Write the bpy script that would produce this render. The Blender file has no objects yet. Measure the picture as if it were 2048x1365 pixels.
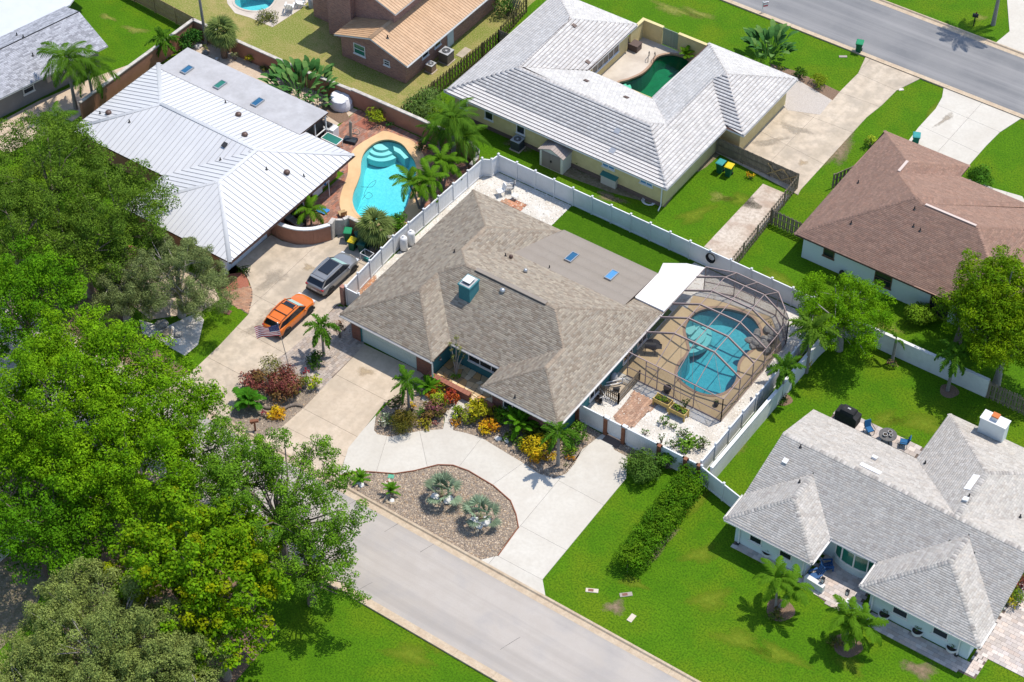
import bpy, bmesh, math, random
import numpy as np
from mathutils import Vector, Matrix
from mathutils.geometry import tessellate_polygon

random.seed(7)
RNG = np.random.default_rng(11)
SC = bpy.context.scene
COL = SC.collection
PI = math.pi

# ------------------------------------------------------------------ camera
# world x runs along the street, y away from it, z up, all in metres
FPX = 4000.0
PITCH, YAW, CAMH = math.radians(45.58), math.radians(124.81), 107.0
FW = Vector((math.cos(YAW)*math.cos(PITCH), math.sin(YAW)*math.cos(PITCH), -math.sin(PITCH)))
RT = Vector((math.sin(YAW), -math.cos(YAW), 0.0))
UP = RT.cross(FW)
CPOS = -FW*(CAMH/math.sin(PITCH))
cam_d = bpy.data.cameras.new('camera')
cam = bpy.data.objects.new('camera', cam_d)
COL.objects.link(cam)
cam.matrix_world = Matrix(((RT.x, UP.x, -FW.x, CPOS.x), (RT.y, UP.y, -FW.y, CPOS.y), (RT.z, UP.z, -FW.z, CPOS.z), (0, 0, 0, 1)))
cam_d.sensor_width = 36.0
cam_d.lens = FPX/2048*36.0
cam_d.clip_end = 2000.0
SC.camera = cam

# ------------------------------------------------------------------ sky and sun
SUNV = Vector((0.185, 0.37, 1.0)).normalized()
w = bpy.data.worlds.new('World'); SC.world = w; w.use_nodes = True
nt = w.node_tree
sky = nt.nodes.new('ShaderNodeTexSky'); sky.sky_type = 'NISHITA'; sky.sun_disc = False
sky.sun_elevation = math.asin(SUNV.z); sky.sun_rotation = math.atan2(SUNV.x, SUNV.y)
sky.air_density = 1.0; sky.dust_density = 0.6
bg = nt.nodes['Background']; bg.inputs['Strength'].default_value = 0.15
nt.links.new(sky.outputs[0], bg.inputs[0])
sl = bpy.data.lights.new('sun', 'SUN'); sl.energy = 3.15; sl.angle = math.radians(0.53); sl.color = (1.0, 0.94, 0.84)
so = bpy.data.objects.new('sun', sl); COL.objects.link(so)
so.rotation_euler = (-SUNV).to_track_quat('-Z', 'Y').to_euler()
so.location = (0, 0, 60)
SC.view_settings.view_transform = 'Standard'; SC.view_settings.look = 'None'
SC.view_settings.exposure = 0.66; SC.view_settings.gamma = 1.0
SC.view_settings.use_curve_mapping = False
SC.cycles.max_bounces = 6; SC.cycles.diffuse_bounces = 3; SC.cycles.glossy_bounces = 2
SC.cycles.transparent_max_bounces = 10; SC.cycles.transmission_bounces = 3
SC.cycles.caustics_reflective = False; SC.cycles.caustics_refractive = False
SC.cycles.use_denoising = True

def P(px, py, z=0.0):
    """the point of the place at height z that lies on the photograph's pixel (px, py)"""
    d = FW + RT*((px-1024)/FPX) - UP*((py-682.5)/FPX)
    t = (z-CPOS.z)/d.z
    q = CPOS + d*t
    return (q.x, q.y, z)
def P2(px, py, z=0.0): return P(px, py, z)[:2]
def PL(pts, z=0.0): return [P2(x, y, z) for x, y in pts]

# ------------------------------------------------------------------ materials
MATS = {}
def mat(name, col, rough=0.8, col2=None, scale=2.0, detail=4.0, bump=0.0, bscale=20.0, spec=0.3, metal=0.0, attr=None, attr_amt=1.0,
        fine=None, fine_scale=40.0, fine_amt=0.3, transl=0.0, obrand=0.0, big=None, big_scale=0.12, big_lo=0.45, big_hi=0.62, streak=None):
    """noise-mixed principled surface; attr names a per-face value that shifts brightness/colour"""
    m = bpy.data.materials.new(name); m.use_nodes = True; MATS[name] = m
    n, l = m.node_tree.nodes, m.node_tree.links
    b = n['Principled BSDF']
    b.inputs['Roughness'].default_value = rough; b.inputs['Metallic'].default_value = metal
    b.inputs['Specular IOR Level'].default_value = spec
    kx = 1.0 if name.startswith(('leaf', 'grass', 'worn', 'car_', 'flag', 'crown')) else .85
    def c4(c): return (c[0]*kx, c[1]*kx, c[2]*kx, 1.0)
    geo = n.new('ShaderNodeNewGeometry')
    def noise(sc, det=4.0, ro=0.55):
        t = n.new('ShaderNodeTexNoise'); t.inputs['Scale'].default_value = sc; t.inputs['Detail'].default_value = det
        t.inputs['Roughness'].default_value = ro
        l.new(geo.outputs['Position'], t.inputs['Vector']); return t
    def mix(a, bb, f, mode='MIX'):
        x = n.new('ShaderNodeMix'); x.data_type = 'RGBA'; x.blend_type = mode
        for s, v in ((6, a), (7, bb)):
            if isinstance(v, tuple): x.inputs[s].default_value = c4(v)
            else: l.new(v, x.inputs[s])
        if isinstance(f, (int, float)): x.inputs[0].default_value = f
        else: l.new(f, x.inputs[0])
        return x.outputs[2]
    def ramp(fac, lo, hi):
        r = n.new('ShaderNodeMapRange'); r.inputs['From Min'].default_value = lo; r.inputs['From Max'].default_value = hi
        l.new(fac, r.inputs['Value']); return r.outputs[0]
    cur = tuple(col)
    if col2 is not None:
        cur = mix(cur, tuple(col2), ramp(noise(scale, detail).outputs['Fac'], 0.35, 0.65))
    if big is not None:
        cur = mix(cur, tuple(big), ramp(noise(big_scale, 5.0, 0.6).outputs['Fac'], big_lo, big_hi))
    if fine is not None:
        cur = mix(cur, tuple(fine), mul_node(n, l, ramp(noise(fine_scale, 3.0, 0.7).outputs['Fac'], 0.42, 0.62), fine_amt))
    if streak is not None:
        sc_, sm, sa = streak; mp = n.new('ShaderNodeMapping'); mp.inputs['Scale'].default_value = sm; l.new(geo.outputs['Position'], mp.inputs[0])
        t = noise(1.0, 6.0, .6); l.new(mp.outputs[0], t.inputs['Vector']); cur = mix(cur, tuple(sc_), mul_node(n, l, ramp(t.outputs['Fac'], .45, .7), sa))
    if attr:
        a = n.new('ShaderNodeAttribute'); a.attribute_name = attr
        cur = mix(cur, a.outputs['Color'], attr_amt, 'MULTIPLY') if attr_amt < 2 else a.outputs['Color']
    if obrand:
        oi = n.new('ShaderNodeObjectInfo')
        hs = n.new('ShaderNodeHueSaturation')
        mr = n.new('ShaderNodeMapRange'); mr.inputs['To Min'].default_value = 1-obrand; mr.inputs['To Max'].default_value = 1+obrand
        l.new(oi.outputs['Random'], mr.inputs['Value']); l.new(mr.outputs[0], hs.inputs['Value'])
        if isinstance(cur, tuple): hs.inputs['Color'].default_value = c4(cur)
        else: l.new(cur, hs.inputs['Color'])
        cur = hs.outputs[0]
    if isinstance(cur, tuple): b.inputs['Base Color'].default_value = c4(cur)
    else: l.new(cur, b.inputs['Base Color'])
    if bump:
        bn = n.new('ShaderNodeBump'); bn.inputs['Strength'].default_value = min(1.0, bump); bn.inputs['Distance'].default_value = 0.03
        l.new(noise(bscale, 4.0, 0.6).outputs['Fac'], bn.inputs['Height']); l.new(bn.outputs[0], b.inputs['Normal'])
    if transl:
        tr = n.new('ShaderNodeBsdfTranslucent'); ms = n.new('ShaderNodeMixShader'); ms.inputs[0].default_value = transl
        if isinstance(cur, tuple): tr.inputs[0].default_value = c4(cur)
        else: l.new(cur, tr.inputs[0])
        out = n['Material Output']
        l.new(b.outputs[0], ms.inputs[1]); l.new(tr.outputs[0], ms.inputs[2]); l.new(ms.outputs[0], out.inputs[0])
    return m
def mul_node(n, l, sock, k):
    x = n.new('ShaderNodeMath'); x.operation = 'MULTIPLY'; x.inputs[1].default_value = k
    l.new(sock, x.inputs[0]); return x.outputs[0]

# ------------------------------------------------------------------ meshes and objects
class MB:
    """collects polygons (with a material slot and a colour each) for one mesh"""
    def __init__(s): s.v = []; s.f = []; s.m = []; s.c = []; s.smooth = False
    def poly(s, pts, mi=0, c=None):
        k = len(s.v); s.v.extend([tuple(p) for p in pts]); s.f.append(tuple(range(k, k+len(pts)))); s.m.append(mi); s.c.append(c or (1, 1, 1)); return s
    def quadgrid(s, rows, mi=0, closed=False, c=None):
        k = len(s.v); nn = len(rows[0])
        for r in rows: s.v.extend([tuple(p) for p in r])
        for i in range(len(rows)-1):
            for j in range(nn if closed else nn-1):
                j2 = (j+1) % nn
                s.f.append((k+i*nn+j, k+i*nn+j2, k+(i+1)*nn+j2, k+(i+1)*nn+j)); s.m.append(mi); s.c.append(c or (1, 1, 1))
        return s
    def box(s, x0, x1, y0, y1, z0, z1, mi=0, c=None, M=None):
        p = [(x0, y0, z0), (x1, y0, z0), (x1, y1, z0), (x0, y1, z0), (x0, y0, z1), (x1, y0, z1), (x1, y1, z1), (x0, y1, z1)]
        if M is not None: p = [tuple(M @ Vector(q)) for q in p]
        k = len(s.v); s.v.extend(p)
        for q in ((0, 3, 2, 1), (4, 5, 6, 7), (0, 1, 5, 4), (1, 2, 6, 5), (2, 3, 7, 6), (3, 0, 4, 7)):
            s.f.append(tuple(k+i for i in q)); s.m.append(mi); s.c.append(c or (1, 1, 1))
        return s
    def beam(s, a, b, w, h, mi=0, c=None, up=(0, 0, 1)):
        """rectangular bar from a to b, w wide and h high, centred on the line"""
        a, b = Vector(a), Vector(b); d = (b-a); L = d.length
        if L < 1e-6: return s
        d /= L; u = Vector(up)
        r = d.cross(u)
        if r.length < 1e-4: r = d.cross(Vector((1, 0, 0)))
        r.normalize(); u = r.cross(d)
        M = Matrix(((d.x, r.x, u.x, a.x), (d.y, r.y, u.y, a.y), (d.z, r.z, u.z, a.z), (0, 0, 0, 1)))
        return s.box(0, L, -w/2, w/2, -h/2, h/2, mi, c, M)
    def tube(s, pts, rad, n=6, mi=0, cap=True, c=None):
        pts = [Vector(p) for p in pts]; rr = rad if isinstance(rad, (list, tuple)) else [rad]*len(pts)
        rows = []
        for i, p in enumerate(pts):
            d = (pts[min(i+1, len(pts)-1)]-pts[max(i-1, 0)]).normalized()
            x = d.cross(Vector((0, 0, 1)) if abs(d.z) < 0.9 else Vector((1, 0, 0))).normalized(); y = d.cross(x)
            rows.append([p+(x*math.cos(t)+y*math.sin(t))*rr[i] for t in [2*PI*j/n for j in range(n)]])
        s.quadgrid(rows, mi, True, c)
        if cap: s.poly(rows[0][::-1], mi, c); s.poly(rows[-1], mi, c)
        return s
    def lathe(s, prof, n=12, o=(0, 0, 0), mi=0, c=None):
        rows = [[(o[0]+r*math.cos(2*PI*j/n), o[1]+r*math.sin(2*PI*j/n), o[2]+z) for j in range(n)] for r, z in prof]
        return s.quadgrid(rows, mi, True, c)
    def flat(s, loops, z, mi=0, c=None):
        """flat sheet; loops = outline followed by holes"""
        vv = [[Vector((x, y, 0)) for x, y in lp] for lp in loops]
        tri = tessellate_polygon(vv); k = len(s.v)
        for lp in loops: s.v.extend([(x, y, z) for x, y in lp])
        for t in tri:
            a, b2, c2 = [s.v[k+i] for i in t]
            if (b2[0]-a[0])*(c2[1]-a[1])-(b2[1]-a[1])*(c2[0]-a[0]) < 0: t = (t[0], t[2], t[1])
            s.f.append(tuple(k+i for i in t)); s.m.append(mi); s.c.append(c or (1, 1, 1))
        return s
    def slab(s, loops, z0, z1, mi=0, mis=None, c=None):
        s.flat(loops, z1, mi, c)
        for lp in loops:
            for i in range(len(lp)):
                a, b = lp[i], lp[(i+1) % len(lp)]
                s.poly([(a[0], a[1], z0), (b[0], b[1], z0), (b[0], b[1], z1), (a[0], a[1], z1)], mi if mis is None else mis, c)
        return s
    def mesh(s, name, mats, attr=False):
        me = bpy.data.meshes.new(name); me.from_pydata(s.v, [], s.f)
        if not isinstance(mats, (list, tuple)): mats = [mats]
        for m in mats: me.materials.append(MATS[m] if isinstance(m, str) else m)
        if len(mats) > 1: me.polygons.foreach_set('material_index', s.m)
        if attr:
            a = me.attributes.new('tint', 'FLOAT_COLOR', 'FACE')
            a.data.foreach_set('color', np.array([(c[0], c[1], c[2], 1.0) for c in s.c], np.float32).ravel())
        if s.smooth:
            me.polygons.foreach_set('use_smooth', [True]*len(me.polygons))
        me.update(); return me
    def build(s, name, mats, parent=None, attr=False, smooth=None):
        if smooth: s.smooth = True
        o = bpy.data.objects.new(name, s.mesh(name, mats, attr)); COL.objects.link(o)
        if smooth and smooth is not True:
            o.data.set_sharp_from_angle(angle=math.radians(smooth))
        if parent: o.parent = parent
        return o
def np_mesh(name, V, Q, matname, tint=None, smooth=False):
    """mesh from arrays: V (n,3), Q (m,4) quads, tint (m,3)"""
    me = bpy.data.meshes.new(name); V = np.asarray(V, np.float32); Q = np.asarray(Q, np.int32)
    me.vertices.add(len(V)); me.vertices.foreach_set('co', V.ravel())
    me.loops.add(Q.size); me.loops.foreach_set('vertex_index', Q.ravel())
    me.polygons.add(len(Q)); me.polygons.foreach_set('loop_start', np.arange(0, Q.size, Q.shape[1], dtype=np.int32))
    me.polygons.foreach_set('loop_total', np.full(len(Q), Q.shape[1], np.int32))
    if smooth: me.polygons.foreach_set('use_smooth', np.ones(len(Q), bool))
    me.update(calc_edges=True)
    for m in ([matname] if isinstance(matname, str) else matname): me.materials.append(MATS[m])
    if tint is not None:
        a = me.attributes.new('tint', 'FLOAT_COLOR', 'FACE')
        t4 = np.ones((len(Q), 4), np.float32); t4[:, :3] = tint
        a.data.foreach_set('color', t4.ravel())
    return me
def obj(name, me, parent=None, loc=None, rz=None, scale=None):
    o = bpy.data.objects.new(name, me); COL.objects.link(o)
    if parent: o.parent = parent
    if loc is not None: o.location = loc
    if rz is not None: o.rotation_euler = (0, 0, rz)
    if scale is not None: o.scale = scale if isinstance(scale, tuple) else (scale,)*3
    return o
def tag(o, label, cat, group=None):
    o['label'] = label; o['category'] = cat
    if group: o['group'] = group
    return o
def thing(name, label, cat, loc=(0, 0, 0), rz=0.0, group=None):
    o = bpy.data.objects.new(name, None); COL.objects.link(o); o.location = loc; o.rotation_euler = (0, 0, rz); o.empty_display_size = 0.2
    return tag(o, label, cat, group)
def struct(o, label=None):
    o['kind'] = 'structure'
    if label: o['label'] = label
    return o
def stuff(o, label=None, cat=None):
    o['kind'] = 'stuff'
    if label: o['label'] = label
    if cat: o['category'] = cat
    return o
def copy_tree(o, parent=None):
    c = o.copy(); COL.objects.link(c)
    if parent: c.parent = parent
    for ch in o.children: copy_tree(ch, c)
    return c

def spline(pts, n=6, closed=True):
    """Catmull-Rom through 2-D points"""
    out = []; m = len(pts)
    rng = range(m) if closed else range(m-1)
    for i in rng:
        if closed: p0, p1, p2, p3 = pts[(i-1) % m], pts[i], pts[(i+1) % m], pts[(i+2) % m]
        else: p0, p1, p2, p3 = pts[max(i-1, 0)], pts[i], pts[i+1], pts[min(i+2, m-1)]
        for k in range(n):
            t = k/n
            out.append(tuple(0.5*((2*p1[j])+(-p0[j]+p2[j])*t+(2*p0[j]-5*p1[j]+4*p2[j]-p3[j])*t*t+(-p0[j]+3*p1[j]-3*p2[j]+p3[j])*t**3) for j in range(2)))
    if not closed: out.append(tuple(pts[-1]))
    return out
def grow(lp, d):
    """offset a closed outline outwards by d"""
    n = len(lp); A = sum(lp[i][0]*lp[(i+1) % n][1]-lp[(i+1) % n][0]*lp[i][1] for i in range(n)); sg = 1 if A > 0 else -1
    out = []
    for i in range(n):
        a, b, c = lp[i-1], lp[i], lp[(i+1) % n]
        e1 = Vector((b[0]-a[0], b[1]-a[1])); e2 = Vector((c[0]-b[0], c[1]-b[1]))
        if e1.length < 1e-9 or e2.length < 1e-9: out.append(b); continue
        n1 = Vector((e1.y, -e1.x)).normalized(); n2 = Vector((e2.y, -e2.x)).normalized()
        k = n1+n2; k = k/max(0.3, 1+n1.dot(n2)); out.append((b[0]+sg*d*k.x, b[1]+sg*d*k.y))
    return out
def clip_half(lp, p, nrm):
    """part of outline where (q-p).nrm >= 0"""
    out = []; n = len(lp)
    for i in range(n):
        a, b = lp[i], lp[(i+1) % n]
        da = (a[0]-p[0])*nrm[0]+(a[1]-p[1])*nrm[1]; db = (b[0]-p[0])*nrm[0]+(b[1]-p[1])*nrm[1]
        if da >= 0: out.append(a)
        if (da > 0 and db < 0) or (da < 0 and db > 0):
            t = da/(da-db); out.append((a[0]+(b[0]-a[0])*t, a[1]+(b[1]-a[1])*t))
    return out
def split_slabs(lp, lines, gap=0.02):
    """cut an outline along joint lines ((x,y),(x,y))"""
    parts = [lp]
    for a, b in lines:
        d = Vector((b[0]-a[0], b[1]-a[1])).normalized(); nr = (-d.y, d.x); nxt = []
        for q in parts:
            # only cut pieces that the joint really spans
            for sg in (1, -1):
                r = clip_half(q, (a[0]+sg*nr[0]*gap/2, a[1]+sg*nr[1]*gap/2), (sg*nr[0], sg*nr[1]))
                if len(r) >= 3: nxt.append(r)
        parts = nxt
    return parts
def inside(x, y, lp):
    r = False; n = len(lp)
    for i in range(n):
        a, b = lp[i], lp[i-1]
        if (a[1] > y) != (b[1] > y) and x < (b[0]-a[0])*(y-a[1])/(b[1]-a[1])+a[0]: r = not r
    return r
def inside_np(X, Y, lp):
    r = np.zeros(len(X), bool); n = len(lp)
    for i in range(n):
        a, b = lp[i], lp[i-1]
        if a[1] == b[1]: continue
        r ^= ((a[1] > Y) != (b[1] > Y)) & (X < (b[0]-a[0])*(Y-a[1])/(b[1]-a[1])+a[0])
    return r
def rect(x0, x1, y0, y1): return [(x0, y0), (x1, y0), (x1, y1), (x0, y1)]
# ------------------------------------------------------------------ surface materials
mat('grass', (.060, .155, .003), .9, (.082, .185, .004), .5, 8, .9, 18, spec=.1, fine=(.024, .066, .002), fine_scale=7.5, fine_amt=.75, big=(.115, .185, .005), big_scale=.2, big_lo=.46, big_hi=.66)
mat('grass_dry', (.25, .215, .07), .95, (.15, .175, .03), 1.1, 6, .9, 24, spec=.05, fine=(.40, .31, .16), fine_scale=9, fine_amt=.6, big=(.12, .17, .02), big_scale=.22)
mat('grass_lush', (.046, .120, .002), .9, (.058, .138, .003), 1.2, 6, .8, 26, spec=.1, fine=(.020, .055, .002), fine_scale=7.5, fine_amt=.6)
mat('asphalt_pale', (.455, .405, .355), .9, (.495, .445, .395), .7, 8, .35, 60, spec=.2, fine=(.32, .295, .28), fine_scale=60, fine_amt=.4, big=(.36, .335, .315), big_scale=.35, big_lo=.5, big_hi=.75, streak=((.31, .28, .25), (.025, .8, 1), .6))
mat('asphalt', (.225, .222, .222), .9, (.25, .245, .243), .6, 8, .35, 60, spec=.2, fine=(.14, .14, .145), fine_scale=70, fine_amt=.35, big=(.19, .19, .195), big_scale=.3, streak=((.31, .30, .295), (.025, .9, 1), .8))
mat('kerb', (.50, .385, .27), .85, (.58, .47, .34), 1.5, 6, .25, 40, spec=.2, fine=(.33, .25, .18), fine_scale=5, fine_amt=.35)
mat('concrete_warm', (.56, .45, .335), .85, (.62, .51, .39), .8, 8, .15, 60, spec=.2, fine=(.42, .34, .25), fine_scale=3, fine_amt=.35, streak=((.40, .325, .24), (1.2, .10, 1), .4), big=(.47, .385, .29), big_scale=.3, big_lo=.48, big_hi=.7, obrand=.035)
mat('concrete_old', (.53, .435, .33), .88, (.61, .51, .395), .6, 8, .15, 50, spec=.2, fine=(.33, .28, .22), fine_scale=1.3, fine_amt=.45, streak=((.36, .30, .22), (1.0, .10, 1), .4), big=(.38, .325, .26), big_scale=.28, big_lo=.5, big_hi=.72, obrand=.03)
mat('concrete_white', (.56, .515, .445), .85, (.61, .57, .50), .8, 7, .12, 60, spec=.2, fine=(.47, .43, .37), fine_scale=4, fine_amt=.3, big=(.51, .46, .39), big_scale=.4, big_lo=.5, big_hi=.75, obrand=.03)
mat('joint', (.20, .16, .12), .95)
mat('bed_soil', (.16, .115, .085), .95, (.27, .215, .16), 9, 5, .6, 30, fine=(.40, .34, .27), fine_scale=26, fine_amt=.6)
mat('river_stone', (.36, .31, .26), .75, attr='tint', spec=.35)
mat('shell_gravel', (.70, .66, .60), .9, (.80, .77, .71), 14, 4, .8, 40, fine=(.40, .37, .33), fine_scale=22, fine_amt=.45, big=(.62, .56, .48), big_scale=.5)
mat('pebble', (.50, .44, .385), .9, (.58, .52, .46), 8, 5, .6, 30, fine=(.36, .31, .27), fine_scale=14, fine_amt=.6)
mat('white_stone', (.74, .70, .65), .85, attr='tint')
mat('sand', (.55, .43, .32), .95, (.62, .50, .385), 3, 6, .5, 30, fine=(.38, .28, .2), fine_scale=7, fine_amt=.3)
mat('sand_pale', (.58, .49, .40), .95, (.66, .58, .49), 1.2, 8, .5, 20, fine=(.34, .27, .21), fine_scale=3.5, fine_amt=.55, big=(.46, .35, .27), big_scale=.6)
mat('mulch', (.12, .075, .05), .95, (.20, .13, .09), 12, 5, .8, 30, fine=(.42, .28, .18), fine_scale=25, fine_amt=.5)
mat('mulch_red', (.36, .12, .075), .95, (.28, .085, .055), 12, 5, .8, 30, fine=(.48, .24, .16), fine_scale=25, fine_amt=.5)
mat('paver_brick', (.34, .19, .14), .85, attr='tint', spec=.2)
mat('paver_grey', (.40, .34, .29), .85, attr='tint', spec=.2)
mat('paver_pink', (.56, .49, .445), .85, attr='tint', spec=.2)
mat('paver_salmon', (.42, .27, .19), .85, attr='tint', spec=.2)
mat('paver_bed', (.16, .12, .10), .95)
mat('deck_tan', (.62, .465, .27), .85, (.66, .50, .30), 1.2, 6, .2, 60, spec=.2, big=(.57, .42, .245), big_scale=.5)
mat('deck_orange', (.68, .45, .24), .85, (.72, .49, .27), 1.2, 6, .2, 60, spec=.2, big=(.62, .41, .22), big_scale=.5)
mat('deck_pale', (.56, .49, .41), .85, (.62, .55, .47), 1.2, 6, .15, 50, spec=.2, big=(.50, .43, .36), big_scale=.5)
mat('dirt', (.20, .15, .10), .95, (.30, .24, .17), 2.5, 6, .6, 20, fine=(.09, .11, .03), fine_scale=6, fine_amt=.6)
mat('pool_plaster', (.15, .54, .61), .6, (.22, .66, .71), 3.5, 6, spec=.3, fine=(.34, .74, .77), fine_scale=8, fine_amt=.35)  # paler mottling painted in place of water sparkle
mat('pool_plaster_bright', (.26, .72, .74), .6, (.36, .84, .84), 4.5, 6, spec=.3, fine=(.55, .90, .88), fine_scale=9, fine_amt=.35)  # mottling and pale flecks in the colour stand in for caustics
mat('pool_plaster_green', (.012, .20, .115), .6, (.015, .26, .15), 2, 4, spec=.3)
mat('pool_step', (.42, .78, .75), .6)
mat('pool_tile', (.10, .16, .20), .4)
mat('coping', (.40, .27, .19), .8)

def water_mat(name, tint, ripple=1.0, vol=(.15, .85, .95), dens=.22):
    m = bpy.data.materials.new(name); m.use_nodes = True; MATS[name] = m
    n, l = m.node_tree.nodes, m.node_tree.links; n.remove(n['Principled BSDF'])
    tr = n.new('ShaderNodeBsdfTransparent'); tr.inputs[0].default_value = (*tint, 1)
    gl = n.new('ShaderNodeBsdfGlossy'); gl.inputs['Roughness'].default_value = .04
    fr = n.new('ShaderNodeFresnel'); fr.inputs[0].default_value = 1.33
    geo = n.new('ShaderNodeNewGeometry'); t = n.new('ShaderNodeTexNoise'); t.inputs['Scale'].default_value = 5; t.inputs['Detail'].default_value = 3; t.inputs['Distortion'].default_value = 1.2
    l.new(geo.outputs['Position'], t.inputs[0])
    b = n.new('ShaderNodeBump'); b.inputs['Strength'].default_value = .25*ripple; b.inputs['Distance'].default_value = .05
    l.new(t.outputs[0], b.inputs['Height'])
    for q in (gl, fr): l.new(b.outputs[0], q.inputs['Normal'])
    ms = n.new('ShaderNodeMixShader'); l.new(fr.outputs[0], ms.inputs[0]); l.new(tr.outputs[0], ms.inputs[1]); l.new(gl.outputs[0], ms.inputs[2])
    l.new(ms.outputs[0], n['Material Output'].inputs[0])
    va = n.new('ShaderNodeVolumeAbsorption'); va.inputs['Color'].default_value = (*vol, 1); va.inputs['Density'].default_value = dens; l.new(va.outputs[0], n['Material Output'].inputs['Volume'])
water_mat('water', (.80, .95, .97), 1.6); water_mat('water_bright', (.82, .97, .98), 1.6); water_mat('water_green', (.6, .88, .75), .8, (.1, .8, .5), .25)

# ------------------------------------------------------------------ pools (holes in the ground)
Z2 = .2785
POOL_M = spline(PL([(1180+x*Z2, 500+y*Z2) for x, y in [(622, 880), (645, 815), (692, 765), (712, 715), (700, 655), (682, 590), (692, 530), (735, 470), (800, 432), (890, 418), (1000, 425), (1110, 455), (1180, 500), (1222, 570), (1228, 630), (1195, 690), (1150, 730), (1095, 775), (1065, 825), (1060, 890), (1045, 950), (1000, 1005), (930, 1040), (850, 1045), (760, 1020), (680, 970), (636, 925)]]), 3)
POOL_L = spline(PL([(721, 325), (727, 306), (741, 291), (758, 282), (777, 279.6), (794, 283), (808, 291), (819, 306), (830, 322), (834, 342), (829, 365), (822, 390), (812, 418), (795, 438), (765, 447), (735, 443), (713, 427), (704, 405), (706, 385), (713, 368), (720, 346)]), 3)
ZC = .337
POOL_W = spline(PL([(1000+x*ZC, y*ZC) for x, y in [(700, 495), (760, 475), (840, 440), (890, 395), (925, 345), (980, 325), (1040, 325), (1110, 350), (1150, 400), (1140, 470), (1090, 540), (1020, 600), (950, 640), (880, 640), (800, 590), (740, 545)]]), 3)
POOL_T = spline(PL([(468, 4), (480, 17), (505, 23), (530, 20), (546, 8), (550, -10), (520, -25), (480, -20)]), 3)

# ------------------------------------------------------------------ the ground and lawns
g = MB().flat([[(-400, -400), (400, -400), (400, 600), (-400, 600)], grow(POOL_M, .3), grow(POOL_L, .3), grow(POOL_W, .3), grow(POOL_T, .3)], 0.0)
struct(g.build('ground', 'grass'), 'green lawn ground running between the houses')
lay = 0.0
def sheet(name, lp, matn, z, label=None, holes=(), kind='structure'):
    o = MB().flat([lp]+list(holes), z).build(name, matn); o['kind'] = kind
    if label: o['label'] = label
    return o
DRY = [P2(384, 50), P2(600, 150), P2(793, 217), P2(801, 224), (-22.75, 34), (-22.75, 70), (-75, 70), P2(230, -12)]
sheet('dry_lawn', DRY, 'grass_dry', .004, 'patchy straw coloured lawn behind the brick house', [grow(POOL_T, .3)])
sheet('back_lawn', [(-4.75, 9.0), (6.1, 9.0), (6.1, 11.0), (6.5, 13.2), (7.0, 15.2), (-4.75, 15.2)], 'grass_lush', .004, 'rectangular dark green back lawn along the white fence')

# pool shells, steps, water
def pool(lp, plaster, waterm, depth, name, deep=None, label='', flip=-1):
    m = MB(); n = len(lp)
    cx = sum(p[0] for p in lp)/n; cy = sum(p[1] for p in lp)/n
    inner = [(cx+(x-cx)*.90, cy+(y-cy)*.90) for x, y in lp]
    for i in range(n):
        a, b = lp[i], lp[(i+1) % n]; c, d = inner[i], inner[(i+1) % n]
        m.poly([(a[0], a[1], .0), (b[0], b[1], .0), (b[0], b[1], -.28), (a[0], a[1], -.28)], 1)
        m.poly([(a[0], a[1], -.28), (b[0], b[1], -.28), (d[0], d[1], -depth), (c[0], c[1], -depth)], 0)
    mnx, mxx = min(p[1] for p in lp), max(p[1] for p in lp)
    m.flat([inner], -depth)
    m.v = [(x, y, z if z > -.5 else z-(.9 if deep is None else deep)*max(0, min(1, 1.5*(y-mnx)/(mxx-mnx)-.25))*(1 if flip > 0 else 0)-(.9)*(max(0, min(1, 1.5*(mxx-y)/(mxx-mnx)-.25)) if flip < 0 else 0)) for x, y, z in m.v]
    struct(m.build(name, [plaster, 'pool_tile'], smooth=40), label)
    wv = MB().slab([grow(lp, .02)], -4, -.10); wv.poly([(x, y, -4) for x, y in grow(lp, .02)][::-1])
    struct(wv.build('pool_water', waterm), label.replace('shell', 'water'))
pool(POOL_M, 'pool_plaster', 'water', 1.4, 'pool_basin', label='turquoise pool shell inside the screened enclosure')
pool(POOL_L, 'pool_plaster_bright', 'water_bright', 1.3, 'pool_basin', label='bright aqua pool shell beside the white metal roof')
pool(POOL_W, 'pool_plaster_green', 'water_green', 1.3, 'pool_basin', label='deep green pool shell in the yellow house courtyard')
pool(POOL_T, 'pool_plaster_bright', 'water_bright', 1.2, 'pool_basin', label='aqua pool shell cut off at the top edge')
def arc_steps(c, r0, dr, n, a0, a1, name, z0=-.25, dz=.22):
    par = thing(name, 'curved pale entry steps inside the '+('screened pool' if 'x' not in name else 'pool'), 'pool steps') if False else None
    for i in range(n):
        m = MB(); pts = [(c[0]+(r0+dr*i)*math.cos(a0+(a1-a0)*k/14), c[1]+(r0+dr*i)*math.sin(a0+(a1-a0)*k/14)) for k in range(15)]+[c]
        m.slab([pts], -1.3, z0-dz*i, 0)
        struct(m.build('pool_step', 'pool_step'))
q = P2(1180+690*Z2, 500+545*Z2); arc_steps(q, .75, .42, 4, math.radians(-62), math.radians(58), 'pool_step')
q = P2(764, 284); arc_steps(q, .8, .45, 3, math.radians(-150), math.radians(-10), 'pool_step')
q = P2(1000+705*ZC, 497*ZC); arc_steps(q, .7, .4, 2, math.radians(-40), math.radians(60), 'pool_step')
# bench on the far side of the left pool
m = MB(); bp = PL([(786, 287), (800, 293), (811, 304), (817, 310), (809, 313), (800, 303), (788, 296)]); m.slab([bp], -1.3, -.3); struct(m.build('pool_bench', 'pool_step'))

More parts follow.
